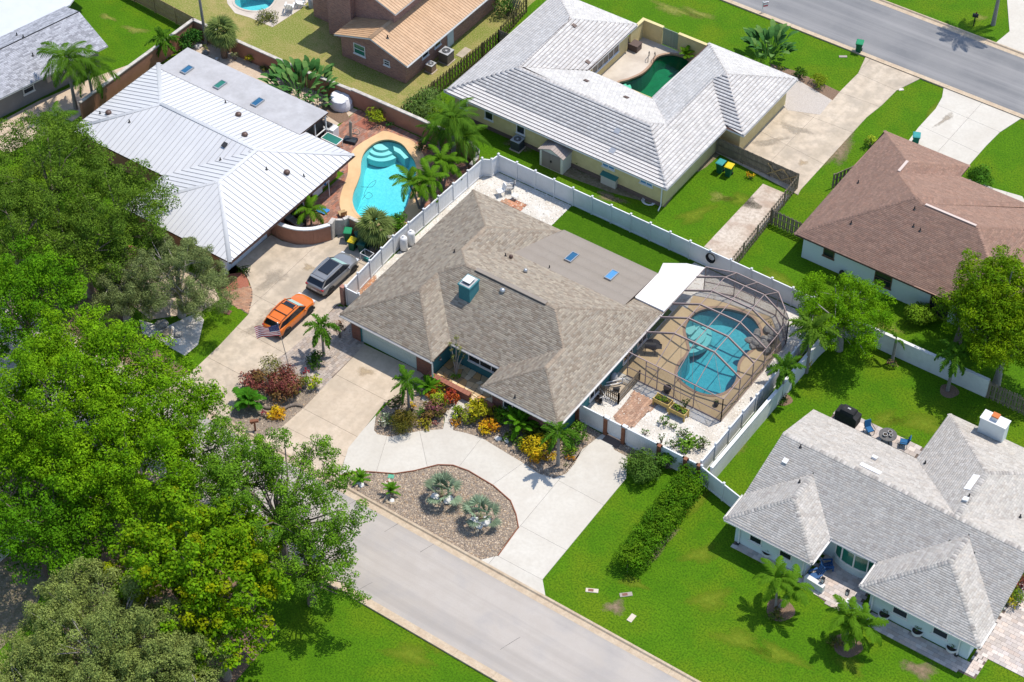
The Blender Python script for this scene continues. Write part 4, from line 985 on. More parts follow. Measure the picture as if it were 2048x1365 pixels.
for px, py, f in ((1148, 53, 3), (1175, 126, 3), (1172, 164, 4), (1252, 197, 4)): box_vent(R, faces[f], *onf(px, py, faces[f]), .34, .26, .14, 'vent_brown')
walls(H, [(-19.2, 19.25), (1.3, 19.25), (1.3, 28.4), (3.0, 28.4), (3.0, 36.2), (-4.5, 36.2), (-4.5, 28.3), (-5.1, 27.9), (-11.4, 27.9), (-12.0, 28.2), (-12.0, 34.9), (-19.2, 34.9)], 2.48, 'stucco_yellow')
for x in (-18.3, -15.7, -12.5): window(H, x, 19.25, 0, -1, .85, 1.05, 1.95, 1)
for x in (-8.9, -3.9, -.3): window(H, x, 19.25, 0, -1, 1.2, 1.55, 2.05, 2, glass='glass_sky')
window(H, -12.0, 31.3, 1, 0, 4.2, .9, 2.0, 5, glass='glass_dark')
m = MB().beam((1.2, 19.15, 2.45), (1.2, 19.15, .15), .08, .08); m.beam((1.2, 19.15, .15), (1.3, 18.6, .05), .08, .08); m.build('downspout', 'frame_white', H)
m = MB().box(-19.15, 1.25, 19.18, 19.245, 0, .35).build('foundation', 'paver_bed', H)
# courtyard wall with gate
CW = thing('courtyard_wall', 'low yellow stucco wall with grey green gate behind the courtyard pool', 'wall')
wl = MB().box(-12.1, -10.0, 37.3, 37.5, 0, 1.8).box(-8.35, -4.2, 37.3, 37.5, 0, 1.8).box(-12.1, -11.9, 35.2, 37.3, 0, 1.8); wl.build('wall', 'stucco_yellow', CW)
MB().box(-12.15, -9.95, 37.25, 37.55, 1.8, 1.9).box(-8.4, -4.15, 37.25, 37.55, 1.8, 1.9).box(-12.15, -11.85, 35.2, 37.25, 1.8, 1.9).build('coping', 'stucco_yellow', CW)
mat('gate_green', (.27, .33, .24), .8, obrand=.08)
gt = MB().box(-9.95, -8.4, 37.42, 37.46, .3, .4).box(-9.95, -8.4, 37.42, 37.46, 1.4, 1.5).build('gate', 'gate_green', CW)
for i in range(10): MB().box(-9.95+i*.155, -9.95+i*.155+.145, 37.36, 37.41, .08, 1.85).build('board', 'gate_green', gt)

# ================================================================== HOUSE with the brown shingle roof (right)
H = thing('house', 'pale stucco house with brown shingle roof at the right edge', 'house')
LM = (19.43, 26.58, 4.84); e = lambda x, y: (x, y, 2.6); A0 = (16.5, 31.15, 3.867); A1 = (16.5, 29.5, 3.867)
N0 = (20.2, 26.30, 4.75); N1 = (24.75, 26.30, 4.75)
NP = (19.85, 26.58, 4.84)
faces = [
    [e(12.7, 34.95), e(12.7, 19.85), LM, A1, A0],
    [e(20.3, 34.95), e(12.7, 34.95), A0],
    [e(20.3, 33.3), e(20.3, 34.95), A0, A1],
    [e(26.1, 33.3), e(20.3, 33.3), A1, LM],
    [e(26.1, 32.75), e(26.1, 33.3), LM, N0],
    [e(31.2, 32.75), e(26.1, 32.75), N0, N1],
    [e(31.2, 19.85), e(31.2, 32.75), N1],
    [e(12.7, 19.85), e(31.2, 19.85), N1, N0, LM]]
R = roof_deck(H, faces, 'shingle_brown', 'fascia_dark')
BRW = [(1, 1, 1), (1.08, 1.07, 1.06), (.90, .89, .90), (1.03, .98, .96), (.95, .96, .98)]
covering(R, faces, 'shingle_brown', .15, .32, .012, BRW, [(e(12.7, 19.85), LM), (LM, A1), (A1, A0), (e(12.7, 34.95), A0), (e(20.3, 34.95), A0), (LM, N0), (N0, N1), (LM, e(26.1, 33.3)), (N1, e(31.2, 19.85)), (N1, e(31.2, 32.75))], 8, captints=[(1, 1, 1), (1.1, 1.08, 1.05)])
m = MB().beam((16.5, 29.6, 3.93), (16.5, 31.1, 3.93), .22, .06); m.build('ridge_vent', 'ridge_pale', R)
m = MB().beam((20.35, 26.30, 4.81), (24.6, 26.30, 4.81), .20, .05); m.build('ridge_vent', 'ridge_pale', R)
for px, py, f in ((1716, 367, 0), (1827, 453, 7), (1702, 448, 7), (1829, 418, 7), (1840, 462, 7)): pipe_vent(R, faces[f], *onf(px, py, faces[f]), .05, .3)
walls(H, [(13.3, 20.45), (30.6, 20.45), (30.6, 32.2), (25.5, 32.2), (25.5, 32.7), (19.7, 32.7), (19.7, 34.4), (13.3, 34.4)], 2.48, 'stucco_aqua')
window(H, 15.55, 20.45, 0, -1, .95, 1.2, 2.0, 1, 'frame_brown'); window(H, 20.25, 20.45, 0, -1, 1.45, .75, 2.0, 2, 'frame_brown', horiz=True); window(H, 25.0, 20.45, 0, -1, 1.6, .15, 2.1, 2, 'frame_brown')
m = MB().lathe([(.0, 0), (.22, 0), (.22, .35), (.15, .38), (.15, .5), (.0, .5)], 10, (17.0, 20.05, .3)); m.box(16.9, 17.1, 19.95, 20.45, 0, .35); m.build('hose_reel', 'metal_dark', H)

# ================================================================== HOUSE with the grey shingle roof (lower right)
H = thing('house', 'pale house with light grey shingle roof and white chimney, lower right', 'house')
e = lambda x, y: (x, y, 2.6); s_ = 1/3
zr = 4.25
RG0 = (22.75, -.02, zr); RG1 = (35.85, -.02, zr)
LWa = (26.06, -4.35, 3.70); LWb = (26.06, -1.715, 3.70)
RWa = (37.15, -3.4, 4.0); RWb = (37.15, -.79, 4.0)
BKa = (35.85, 4.7, 4.25); BKb = BKc = RG1
faces = [
    [e(22.75, -5.1), e(22.75, -7.65), LWa, LWb],
    [e(22.75, -7.65), e(29.37, -7.65), LWa],
    [e(29.37, -7.65), e(29.37, -5.1), LWb, LWa],
    [e(22.75, -5.1), LWb, e(29.37, -5.1), e(32.92, -5.1), RWb, e(41.36, -5.1), (41.36, -.02, zr), RG1, RG0],
    [e(32.92, -5.1), e(32.92, -7.5), RWa, RWb],
    [e(32.92, -7.5), e(41.36, -7.5), RWa],
    [e(41.36, -7.5), e(41.36, -5.1), RWb, RWa],
    [e(30.9, 4.5), (22.82, 4.5, 2.6), RG0, RG1],
    [e(30.9, 9.65), e(30.9, 4.5), RG1, BKa],
    [e(40.8, 9.65), e(30.9, 9.65), BKa],
    [e(40.8, 4.5), e(40.8, 9.65), BKa, RG1],
    [e(41.36, 4.5), e(40.8, 4.5), BKc, (41.36, -.02, zr)]]
# the front plane rises from y=-5.1 to the ridge
GF_ = faces
R = roof_deck(H, faces, 'shingle_grey', 'fascia_white')
GRY = [(1, 1, 1), (1.06, 1.06, 1.06), (.95, .945, .94), (1.0, .97, .94), (.98, .98, .985), (1.03, 1.02, 1.01), (.89, .875, .86)]
CAPL = [(1.08, 1.08, 1.07), (1.0, 1.0, .98), (.82, .81, .80), (1.12, 1.11, 1.1), (.74, .73, .73)]
covering(R, faces, 'shingle_grey', .16, .30, .02, GRY, [(e(22.75, -7.65), LWa), (e(29.37, -7.65), LWa), (LWa, LWb), (e(32.92, -7.5), RWa), (e(41.36, -7.5), RWa), (RWa, RWb), (RG0, RG1), (RG1, BKa), (BKa, e(30.9, 9.65)), (BKa, e(40.8, 9.65)), (BKc, (41.36, -.02, zr))], 12, .34, CAPL, capstep=.22, capthick=.035)
for px, py, f in ((1601, 895, 3), (1599, 966, 0), (1850, 928, 8), (2040, 1035, 10), (1938, 994, 8)): pipe_vent(R, faces[f], *onf(px, py, faces[f]), .05, .3)
for px, py, f in ((1571, 924, 3), (1748, 919, 7), (1932, 1002, 8)): box_vent(R, faces[f], *onf(px, py, faces[f]), .28, .28, .22, 'plastic_white')
for px, py, f, a in ((1741, 939, 7, 0), (1944, 966, 8, PI/2)): box_vent(R, faces[f], *onf(px, py, faces[f]), 1.45, .40, .07, 'plastic_white', a)
walls(H, [(23.35, -7.0), (28.75, -7.0), (28.75, -4.5), (33.5, -4.5), (33.5, -6.9), (40.7, -6.9), (40.7, 9.0), (31.5, 9.0), (31.5, 3.9), (23.35, 3.9)], 2.48, 'stucco_aqua')
# left gable infill and chimney
m = MB().poly([(23.1, -4.9, 2.45), (23.1, 3.9, 2.45), (23.1, -.05, 4.05)]); m.build('gable', 'stucco_aqua', H)
cc = P2(1998, 868, 3.2)
ch = MB().box(33.3, 35.15, 9.0, 9.85, 0, 4.25).build('chimney', 'stucco_pale', H)
MB().box(33.25, 35.2, 8.95, 9.9, 4.25, 4.32).build('chimney_cap', 'stucco_white', ch)
MB().box(34.0, 34.4, 9.25, 9.6, 4.32, 4.62).build('chimney_flue', 'stucco_white', ch); MB().box(33.94, 34.46, 9.2, 9.66, 4.62, 4.72).build('flue_cap', 'cap_orange', ch)
for x in (24.9, 27.2): window(H, x, -7.0, 0, -1, .95, .9, 2.05, 1)
for x in (35.7, 38.6): window(H, x, -6.9, 0, -1, 1.1, .9, 2.05, 1)
for x, y in ((23.7, -7.1), (28.6, -7.1), (33.75, -7.0), (40.0, -7.0)):
    d = MB().beam((x, y, 2.5), (x, y, .12), .09, .09).build('downspout', 'frame_white', H); MB().box(x-.1, x+.1, y-.16, y+.06, 0, .14).build('drain_boot', 'metal_dark', d)
gutters(H, [(e(22.75, -7.65), e(29.37, -7.65)), (e(29.37, -7.65), e(29.37, -5.1)), (e(29.37, -5.1), e(32.92, -5.1)), (e(32.92, -5.1), e(32.92, -7.5)), (e(32.92, -7.5), e(41.36, -7.5)), (e(41.36, -7.5), e(41.36, -5.1)), (e(22.75, -5.1), e(22.75, -7.65))])
# bow window
bw = MB(); arc = [(29.55+1.72+1.72*math.cos(a)*1.0, -4.35-.68*math.sin(a)) for a in [PI*k/10 for k in range(11)]][::-1]
arc = [(x, y) for x, y in arc]
for i in range(10):
    a, b = arc[i], arc[i+1]
    bw.poly([(*a, 0), (*b, 0), (*b, .75), (*a, .75)])
bw.flat([arc], .75); base = bw.build('bow_window', 'stucco_aqua', H)
arc2 = [(31.27+(x-31.27)*.96, -4.35+(y+4.35)*.96) for x, y in arc]
for i in range(1, 10):
    a = arc2[i]; 
    if i % 2 == 1: MB().box(a[0]-.05, a[0]+.05, a[1]-.05, a[1]+.05, .75, 2.2).build('mullion', 'frame_white', base)
for i in range(1, 9, 2):
    g2 = MB()
    for k in (i, i+1): g2.poly([(*arc2[k], .8), (*arc2[k+1], .8), (*arc2[k+1], 2.15), (*arc2[k], 2.15)])
    g2.build('pane', 'glass_green', base)
for z in (.76, 2.16): 
    m = MB()
    for i in range(1, 9): m.beam((*arc2[i], z), (*arc2[i+1], z), .10, .09)
    m.build('frame_rail', 'frame_white', base)
MB().flat([arc], 2.42).build('bow_head', 'frame_white', base)
MB().box(33.44, 33.5, -5.9, -4.9, 0, 2.1).build('front_door', 'door_dark', H)
# ================================================================== BRICK HOUSE with the tan metal roof (top centre)
H = thing('house', 'red brick house with tan ribbed metal roof at the top', 'house')
e = lambda x, y, z=2.5: (x, y, z)
pk = (-28.35, 19.6, 3.75); pk2 = (-28.35, 34.5, 3.75)
faces = [[e(-24.45, 19.6), e(-24.45, 34.5), pk2, pk], [e(-32.3, 24.0), e(-32.3, 19.6), pk, (-28.35, 24.0, 3.75)]]
R = roof_deck(H, faces, 'metal_tan', 'fascia_white', .14)
seams(R, faces, .30, 'metal_tan', .03)
V, Q, T = cap_field([(pk, pk2)], .4, 30, .02, [(1, 1, 1)], random, .05, .3); obj('ridge_cap', np_mesh('ridge_cap', V, Q, 'metal_tan'), R)
pipe_vent(R, faces[0], *onf(775, 77, faces[0]), .06, .3)
walls(H, [(-25.1, 20.15), (-25.1, 34.2), (-32.0, 34.2), (-32.0, 20.15)], 2.42, 'brick_brown')
MB().poly([(-25.1, 20.16, 2.40), (-28.35, 20.16, 3.55), (-32.0, 20.16, 2.45)]).build('gable', 'brick_brown', H)
# upper storey
u0 = -28.0
walls(H, [(u0, 22.6), (u0, 34.2), (-34.6, 34.2), (-34.6, 22.6)], 5.3, 'brick_brown', 2.3, 'upper_wall')
up = (-31.0, 22.0, 6.5); up2 = (-31.0, 36, 6.5)
uf = [[(-27.35, 22.0, 5.2), (-27.35, 36, 5.2), up2, up], [(-35.2, 36, 5.2), (-35.2, 22.0, 5.2), up, up2]]
R = roof_deck(H, uf, 'metal_tan', 'fascia_white', .14, 'upper_roof'); seams(R, uf, .30, 'metal_tan', .03)
MB().poly([(u0, 22.61, 5.25), (-31.0, 22.61, 6.35), (-34.6, 22.61, 5.25)]).build('gable', 'brick_brown', H)
window(H, -33.1, 22.6, 0, -1, .6, 4.3, 5.2, 1)
MB().box(-34.9, -32.3, 22.0, 23.6, 0, 7.6).build('chimney', 'brick_brown', H)
MB().box(-37.6, -34.0, 23.2, 34, 0, 2.6).build('side_room', 'brick_brown', H)
window(H, -30.0, 20.15, 0, -1, 1.25, .95, 2.05, 2, horiz=True, glass='glass_green'); window(H, -27.05, 20.15, 0, -1, .65, 1.1, 1.65, 2, horiz=True)
window(H, -25.1, 23.0, 1, 0, .9, 1.1, 2.0, 1); window(H, -25.1, 24.8, 1, 0, .9, 1.1, 2.0, 1)
MB().box(-25.1, -25.05, 26.2, 27.1, 0, 2.1).build('door', 'garage_door_blue', H)
gutters(H, [(e(-24.45, 19.6), e(-24.45, 34.5))], 'frame_white', .09)
MB().box(-23.9, -23.2, 25.8, 27.2, 0, .05).build('step_slab', 'concrete_old', H)

# ================================================================== HOUSE at the top left corner (turned a little against the street)
H = thing('house', 'grey house with slate grey shingle roof and white flat roof, top left', 'house')
t13 = math.radians(13); bx = Vector((math.sin(t13), math.cos(t13))); ax = Vector((math.cos(t13), -math.sin(t13))); O_ = Vector((-48.43, 1.19))
def tl(a, b, z): q = O_+ax*a+bx*b; return (q.x, q.y, z)
fa = [[tl(0, -9, 2.6), tl(0, 6.15, 2.6), tl(-4.0, 6.15, 4.0), tl(-4.0, -9, 4.0)], [tl(-6.4, 6.15, 3.25), tl(-6.4, -9, 3.25), tl(-4.0, -9, 4.0), tl(-4.0, 6.15, 4.0)]]
R = roof_deck(H, fa, 'shingle_slate', 'fascia_white')
covering(R, fa, 'shingle_slate', .15, .34, .013, [(1, 1, 1.02), (1.25, 1.25, 1.27), (.8, .8, .82), (1.1, 1.1, 1.12)], [], 21)
MB().beam(tl(-4.0, -9, 4.03), tl(-4.0, 6.15, 4.03), .10, .05).build('ridge_strip', 'metal_dark', R)
fl = [tl(-6.4, 6.6, 3.2), tl(-6.4, -9, 3.2), tl(-16, -9, 3.1), tl(-16, 10.5, 3.1), tl(-9, 10.5, 3.1)]
roof_deck(H, [fl[::-1]], 'membrane_pale', 'fascia_white', .16, 'flat_roof')
walls(H, [tl(-.9, -9, 0)[:2], tl(-.9, 5.6, 0)[:2], tl(-6.2, 5.6, 0)[:2], tl(-6.2, -9, 0)[:2]], 2.5, 'stucco_grey')
MB().poly([tl(-.9, 5.62, 2.45), tl(-4.0, 5.62, 3.8), tl(-6.2, 5.62, 3.1), tl(-6.2, 5.62, 2.45)]).build('gable', 'stucco_grey', H)
q = tl(-.9, -1.45, 0); window(H, q[0], q[1], ax.x, ax.y, 1.05, 1.1, 2.15, 2, horiz=True, glass='glass_dark')
q = tl(-.9, 2.6, 0); window(H, q[0], q[1], ax.x, ax.y, 1.05, 1.5, 2.15, 2, horiz=True, glass='glass_dark')
for px, py in ((34, 72), (47, 76), (66, 112)): pipe_vent(R, fa[0] if py > 100 else fa[1], *onf(px, py, fa[0] if py > 100 else fa[1]), .05, .3)
q = tl(-.85, .5, 0); M = Matrix.Translation((q[0], q[1], 0)) @ Matrix.Rotation(-t13, 4, 'Z'); MB().box(0, .16, -.2, .2, 1.3, 1.85, M=M).box(0, .12, .3, .55, 1.4, 1.8, M=M).build('meter_box', 'metal_steel', H)
mat('pool_cover_blue', (.03, .25, .55), .5)
o = MB().flat([[tl(-12, 9.0, 0)[:2], tl(-8.6, 9.0, 0)[:2], tl(-8.4, 10.2, 0)[:2], tl(-12, 10.2, 0)[:2]]], 3.16).build('blue_sheet', 'pool_cover_blue', H)

# ================================================================== half timbered outbuilding (left edge)
mat('timber', (.06, .04, .035), .8); mat('shake', (.20, .15, .125), .9, (.28, .22, .18), 2, 5, .5, 25, attr='tint')
c = P2(15, 1165); H = thing('outbuilding', 'half timbered outbuilding with shake roof at the left edge', 'house')
x1, y0 = P2(27, 1163)[:2]
x1 -= 1.9; y0 += .5
walls(H, [(x1-5, y0), (x1, y0), (x1, y0+4), (x1-5, y0+4)], 2.1, 'stucco_white')
for x in (x1-.02, x1-1.1, x1-2.2, x1-3.3): MB().box(x-.12, x+.03, y0-.04, y0+.02, 0, 2.1).build('timber_post', 'timber', H)
MB().box(x1-5, x1, y0-.04, y0+.02, 1.9, 2.1).build('timber_beam', 'timber', H); MB().box(x1-5, x1, y0-.04, y0+.02, 0, .15).build('timber_beam', 'timber', H)
m = MB().beam((x1-1.1, y0-.02, .2), (x1-.1, y0-.02, 1.9), .05, .12); m.build('timber_brace', 'timber', H)
fo = [[(x1-5.5, y0-.5, 2.05), (x1+.45, y0-.5, 2.05), (x1-1.6, y0+2, 3.1), (x1-5.5, y0+2, 3.1)], [(x1+.45, y0-.5, 2.05), (x1+.45, y0+4.5, 2.05), (x1-1.6, y0+2, 3.1)], [(x1+.45, y0+4.5, 2.05), (x1-5.5, y0+4.5, 2.05), (x1-5.5, y0+2, 3.1), (x1-1.6, y0+2, 3.1)]]
R = roof_deck(H, fo, 'shake', 'timber', .1); covering(R, fo, 'shake', .28, .3, .03, [(1, 1, 1), (1.2, 1.2, 1.2), (.8, .75, .7)], [], 31, name='shakes')

# ================================================================== FENCES AND WALLS
mat('vinyl', (.76, .765, .77), .5, (.80, .80, .80), .4, 5, spec=.3, fine=(.60, .60, .57), fine_scale=1.2, fine_amt=.3, obrand=.03)
def vinyl_fence(name, pts, h, label, step=1.83, cap=True, post_h=.12):
    r = thing(name, label, 'fence')
    pm = MB().box(-.064, .064, -.064, .064, 0, h+post_h).mesh('post', 'vinyl')
    cm = MB().box(-.085, .085, -.085, .085, 0, .03).poly([(-.085, -.085, .03), (.085, -.085, .03), (0, 0, .09)]).poly([(.085, -.085, .03), (.085, .085, .03), (0, 0, .09)]).poly([(.085, .085, .03), (-.085, .085, .03), (0, 0, .09)]).poly([(-.085, .085, .03), (-.085, -.085, .03), (0, 0, .09)]).mesh('post_cap', 'vinyl')
    cache = {}
    def post(x, y, a):
        o = obj('post', pm, r, (x, y, 0), a); obj('post_cap', cm, o, (0, 0, h+post_h))
    for i in range(len(pts)-1):
        a, b = Vector(pts[i]), Vector(pts[i+1]); d = b-a; L = d.length; k = max(1, round(L/step)); ang = math.atan2(d.y, d.x); s = L/k
        key = round(s, 3)
        if key not in cache:
            m = MB(); w2 = s-.13
            m.box(.065, s-.065, -.045, .045, h-.14, h); m.box(.065, s-.065, -.045, .045, .06, .20)
            n = max(1, int(w2/.18)); bw_ = w2/n
            for q in range(n): m.box(.065+q*bw_+.004, .065+(q+1)*bw_-.004, -.012, .012, .20, h-.14)
            m.box(.065, s-.065, -.006, .006, .20, h-.14)
            cache[key] = m.mesh('panel', 'vinyl')
        for j in range(k):
            p = a+d*(j/k); obj('panel', cache[key], r, (p.x, p.y, 0), ang)
            if j > 0 or i == 0: post(p.x, p.y, ang)
        post(b.x, b.y, ang)
    return r
vinyl_fence('vinyl_fence', [(-12.62, -3.9), (-13.05, 2.6), (-12.75, 14.1), (-12.05, 14.45), (-11.95, 15.25)], 1.80, 'white vinyl fence down the left side of the tan roofed house')
vinyl_fence('vinyl_fence', [(-11.95, 15.28), (17.1, 15.25)], 1.80, 'long white vinyl fence behind the back lawn and screened pool')
vinyl_fence('vinyl_fence', [(18.52, -3.55), (18.55, 11.7), (17.2, 15.2)], 1.80, 'white vinyl fence along the right side of the screened pool')
vinyl_fence('vinyl_fence', [(18.75, -3.9), (22.9, -4.9)], 1.75, 'short white vinyl fence joining the grey roofed house')
vinyl_fence('vinyl_fence', [(-12.5, -4.0), (-10.1, -4.0)], 1.80, 'short white vinyl side gate beside the silver car', 1.2)
MB().box(-12.95, -12.6, -4.25, -3.9, 0, 1.9).build('brick_pillar', 'brick_brown')
tag(bpy.data.objects['brick_pillar'], 'brown brick pillar at the side gate next to the silver car', 'pillar')
# front fence: white panels between brown posts, with a gate
mat('post_brown', (.20, .075, .04), .75, (.26, .11, .06), 3, 5, .3, 30)
FF = thing('front_fence', 'white panel front fence with brown posts right of the tan roofed house', 'fence')
fx = [8.45, 10.85, 12.35, 15.3, 17.45, 18.55]
for i, x in enumerate(fx):
    o = MB().box(x-.14, x+.14, -4.02, -3.72, 0, 1.72 if i < 5 else 1.75).build('post', 'post_brown' if i != 5 else 'post_brown', FF)
    if i in (1, 2): MB().box(x-.14, x+.24, -3.95, -3.70, 1.72, 1.86).build('post_cap', 'vinyl', o)
for i in range(5):
    a, b = fx[i]+.14, fx[i+1]-.14; nm = 'gate' if i == 1 else 'panel'; z0 = .22 if i == 1 else .04
    m = MB().box(a, b, -3.90, -3.80, 1.62, 1.76).box(a, b, -3.90, -3.80, z0, z0+.14).box(a, a+.12, -3.90, -3.80, z0, 1.76).box(b-.12, b, -3.90, -3.80, z0, 1.76)
    k = int((b-a-.24)/.17); s = (b-a-.24)/k
    for j in range(k): m.box(a+.12+s*j+.004, a+.12+s*(j+1)-.004, -3.865, -3.835, z0+.14, 1.62)
    m.box(a+.12, b-.12, -3.855, -3.845, z0+.14, 1.62)
    m.build(nm, 'vinyl', FF)
MB().box(10.95, 12.25, -4.5, -3.7, 0, .075).build('threshold', 'paver_bed', FF)
# masonry garden wall of the grey roofed house
GW = thing('garden_wall', 'white stucco garden wall round the back yard of the grey roofed house', 'wall')
def wall_run(parent, pts, h, t, matn, capm, capw=.06, caph=.08, name='wall'):
    m = MB(); c_ = MB()
    for i in range(len(pts)-1):
        a, b = Vector(pts[i]), Vector(pts[i+1]); m.beam((a.x, a.y, h/2), (b.x, b.y, h/2), t, h); c_.beam((a.x, a.y, h+caph/2), (b.x, b.y, h+caph/2), t+capw, caph)
    m.build(name, matn, parent); c_.build('coping', capm, parent)
wall_run(GW, [(19.35, -3.6), (19.55, 11.7), (19.9, 14.6), (22.0, 15.0), (31.6, 15.05)], 1.70, .2, 'stucco_white', 'stucco_white')
# terracotta garden wall of the white roofed house
TW = thing('garden_wall', 'terracotta stucco garden wall with grey coping round the aqua pool', 'wall')
wall_run(TW, [(-44.45, .8), (-44.3, 14.9), (-40.3, 14.95)], 1.80, .2, 'stucco_terracotta', 'coping_stone', .10, .10)
wall_run(TW, [(-40.1, 14.95), (-31.8, 15.0), (-27.0, 15.25)], 1.60, .2, 'stucco_terracotta', 'coping_stone', .10, .10)
wall_run(TW, [(-27.0, 15.25), (-20.0, 15.35), (-14.6, 15.3)], 1.70, .2, 'stucco_terracotta', 'coping_stone', .10, .10)
wall_run(TW, [(-14.6, 15.3), (-13.8, 15.0), (-13.35, 14.2), (-13.25, 13.2)], 1.5, .2, 'stucco_terracotta', 'coping_stone', .10, .10)
wall_run(TW, [(-17.4, 2.55), (-13.25, 2.55)], 1.6, .2, 'stucco_terracotta', 'coping_stone', .10, .10)
CURV = thing('curved_wall', 'curved terracotta wall with white coping at the end of the stained driveway', 'wall')
cv = spline([(-22.3, -1.05), (-21.2, -1.12), (-19.95, -.82), (-18.9, -.1), (-18.1, 1.05)], 5, False)
wall_run(CURV, cv, 1.55, .22, 'stucco_terracotta', 'stucco_white', .12, .10)
m = MB().beam((-18.1, 1.05, .85), (-18.25, 1.75, .85), .35, 1.7).beam((-17.55, 2.1, .85), (-17.4, 2.6, .85), .3, 1.7).beam((-18.2, 1.7, .8), (-17.5, 2.2, .8), .2, 1.6); m.build('stone_pier', 'coping_stone', CURV)

mat('wood_weathered', (.20, .16, .115), .9, (.27, .22, .16), 3, 6, .5, 30, obrand=.18)
mat('wood_mossy', (.16, .13, .06), .9, (.11, .105, .03), 2, 6, .5, 30, obrand=.22)
mat('wood_new', (.42, .28, .13), .85, (.47, .33, .17), 3, 6, .4, 30, obrand=.08)
def picket_fence(name, pts, h, label, matn, pw=.14, gap=.05, alt=0.0, post=2.4, jag=.03, pointed=False, rails=(.3, .9, 1.45)):
    r = thing(name, label, 'fence'); rnd = random.Random(int(abs(pts[0][0]*13)))
    ms = []
    for q in range(3):
        hh = h+rnd.uniform(-jag, jag)
        m = MB()
        if pointed:
            pf = [(-pw/2, 0), (pw/2, 0), (pw/2, hh-.07), (pw/4, hh), (-pw/4, hh), (-pw/2, hh-.07)]
            m.poly([(x, -.01, z) for x, z in pf]); m.poly([(x, .01, z) for x, z in pf][::-1])
            for i in range(6): a, b = pf[i], pf[(i+1) % 6]; m.poly([(a[0], .01, a[1]), (b[0], .01, b[1]), (b[0], -.01, b[1]), (a[0], -.01, a[1])])
        else: m.box(-pw/2, pw/2, -.01, .01, .03, hh)
        ms.append(m.mesh('picket', matn))
    for i in range(len(pts)-1):
        a, b = Vector(pts[i]), Vector(pts[i+1]); d = b-a; L = d.length; ang = math.atan2(d.y, d.x); n = int(L/(pw+gap)); nr = Vector((-d.y, d.x))/L
        for z in rails:
            if z < h: MB().beam((a.x, a.y, z), (b.x, b.y, z), .04, .09).build('rail', matn, r)
        for j in range(n):
            p = a+d*((j+.5)/n)+nr*(.035 if not alt or j % 2 else -.035)
            obj('picket', rnd.choice(ms), r, (p.x, p.y, 0), ang+rnd.uniform(-.03, .03))
        k = max(1, round(L/post))
        for j in range(k+1):
            p = a+d*(j/k); MB().box(p.x-.045, p.x+.045, p.y-.045, p.y+.045, 0, h+.03).build('post', matn, r)
    return r
picket_fence('board_fence', [(-22.2, 15.5), (-21.6, 29.0)], 1.75, 'mossy board on board fence between brick house and white tile roof', 'wood_mossy', .14, .06, 1)
picket_fence('board_fence', [(-21.6, 29.0), (-20.2, 29.0)], 1.75, 'short grey board fence at the corner of the white tile roof', 'wood_weathered', .15, .01)
picket_fence('board_fence', [(-21.8, 29.6), (-22.4, 34.5)], 1.7, 'mossy board fence leaning beside the brick house corner', 'wood_mossy', .14, .06, 1)
picket_fence('board_fence', [(1.4, 27.5), (9.05, 27.3)], 1.60, 'weathered board fence with braced gate beside the bins', 'wood_weathered', .15, .01)
m = MB()
for x0 in (6.3, 7.7): m.beam((x0, 27.25, .3), (x0+1.3, 27.22, 1.4), .03, .09); m.beam((x0, 27.25, 1.4), (x0+1.3, 27.22, .3), .03, .09)
gb = m.build('gate_brace', 'wood_new', None); gb.parent = [o for o in bpy.data.objects if o.get('label', '').startswith('weathered board fence with')][0]
picket_fence('board_fence', [(9.1, 27.3), (9.7, 15.4)], 1.60, 'weathered picket fence along the sandy strip', 'wood_weathered', .12, .05, 1)
picket_fence('board_fence', [(9.5, 22.4), (12.8, 22.3)], 1.60, 'short shaded picket fence meeting the brown roof corner', 'wood_weathered', .13, .05, 1)
picket_fence('board_fence', [(31.7, 15.0), (38, 14.9)], 1.70, 'dark picket fence at the right edge under the broadleaf tree', 'wood_weathered', .14, .06, 1)
picket_fence('board_fence', [P2(228, -18, 0), (-44.25, 15.15)], 1.8, 'new tan board fence behind the green lawn at the top', 'wood_new', .15, .004, post=2.4)
picket_fence('board_fence', [(12.5, 31.5), (11.4, 29.0)], 1.5, 'short picket fence at the back corner of the brown roof', 'wood_weathered', .13, .05, 1)
picket_fence('picket_enclosure', [(8.4, -.85), (10.0, -.85), (10.0, 2.0)], 1.10, 'low tan picket enclosure for pool equipment beside the brick walk', 'wood_weathered', .09, .06, pointed=True, rails=(.25, .85))
# ------------------------------------------------------------------ VEGETATION
mat('bark', (.16, .125, .10), .95, (.24, .20, .165), 6, 5, .6, 12)
mat('bark_pale', (.30, .27, .235), .95, (.38, .35, .31), 6, 5, .5, 12)
mat('palm_trunk', (.30, .275, .245), .9, (.22, .20, .18), 9, 4, .4, 10)
mat('palm_trunk_brown', (.20, .13, .085), .95, (.30, .21, .14), 12, 4, .8, 14)
mat('crownshaft', (.12, .22, .05), .6)
def leafm(name, c, tr=.34, rough=.55): return mat(name, c, .7, attr='tint', spec=.06, transl=tr)
leafm('leaf_oak', (.085, .155, .016), .22); leafm('leaf_bright', (.115, .250, .005), .22); leafm('leaf_olive', (.190, .240, .085), .25); leafm('leaf_yellow', (.165, .265, .005), .25)
leafm('leaf_grey', (.185, .235, .060), .25); leafm('leaf_palm', (.075, .165, .012)); leafm('leaf_fan', (.155, .205, .055)); leafm('leaf_silver', (.20, .27, .175))
leafm('leaf_shrub', (.095, .205, .008)); leafm('leaf_any', (1, 1, 1), .2)
def unit(v): return v/np.maximum(np.linalg.norm(v, axis=-1, keepdims=True), 1e-9)
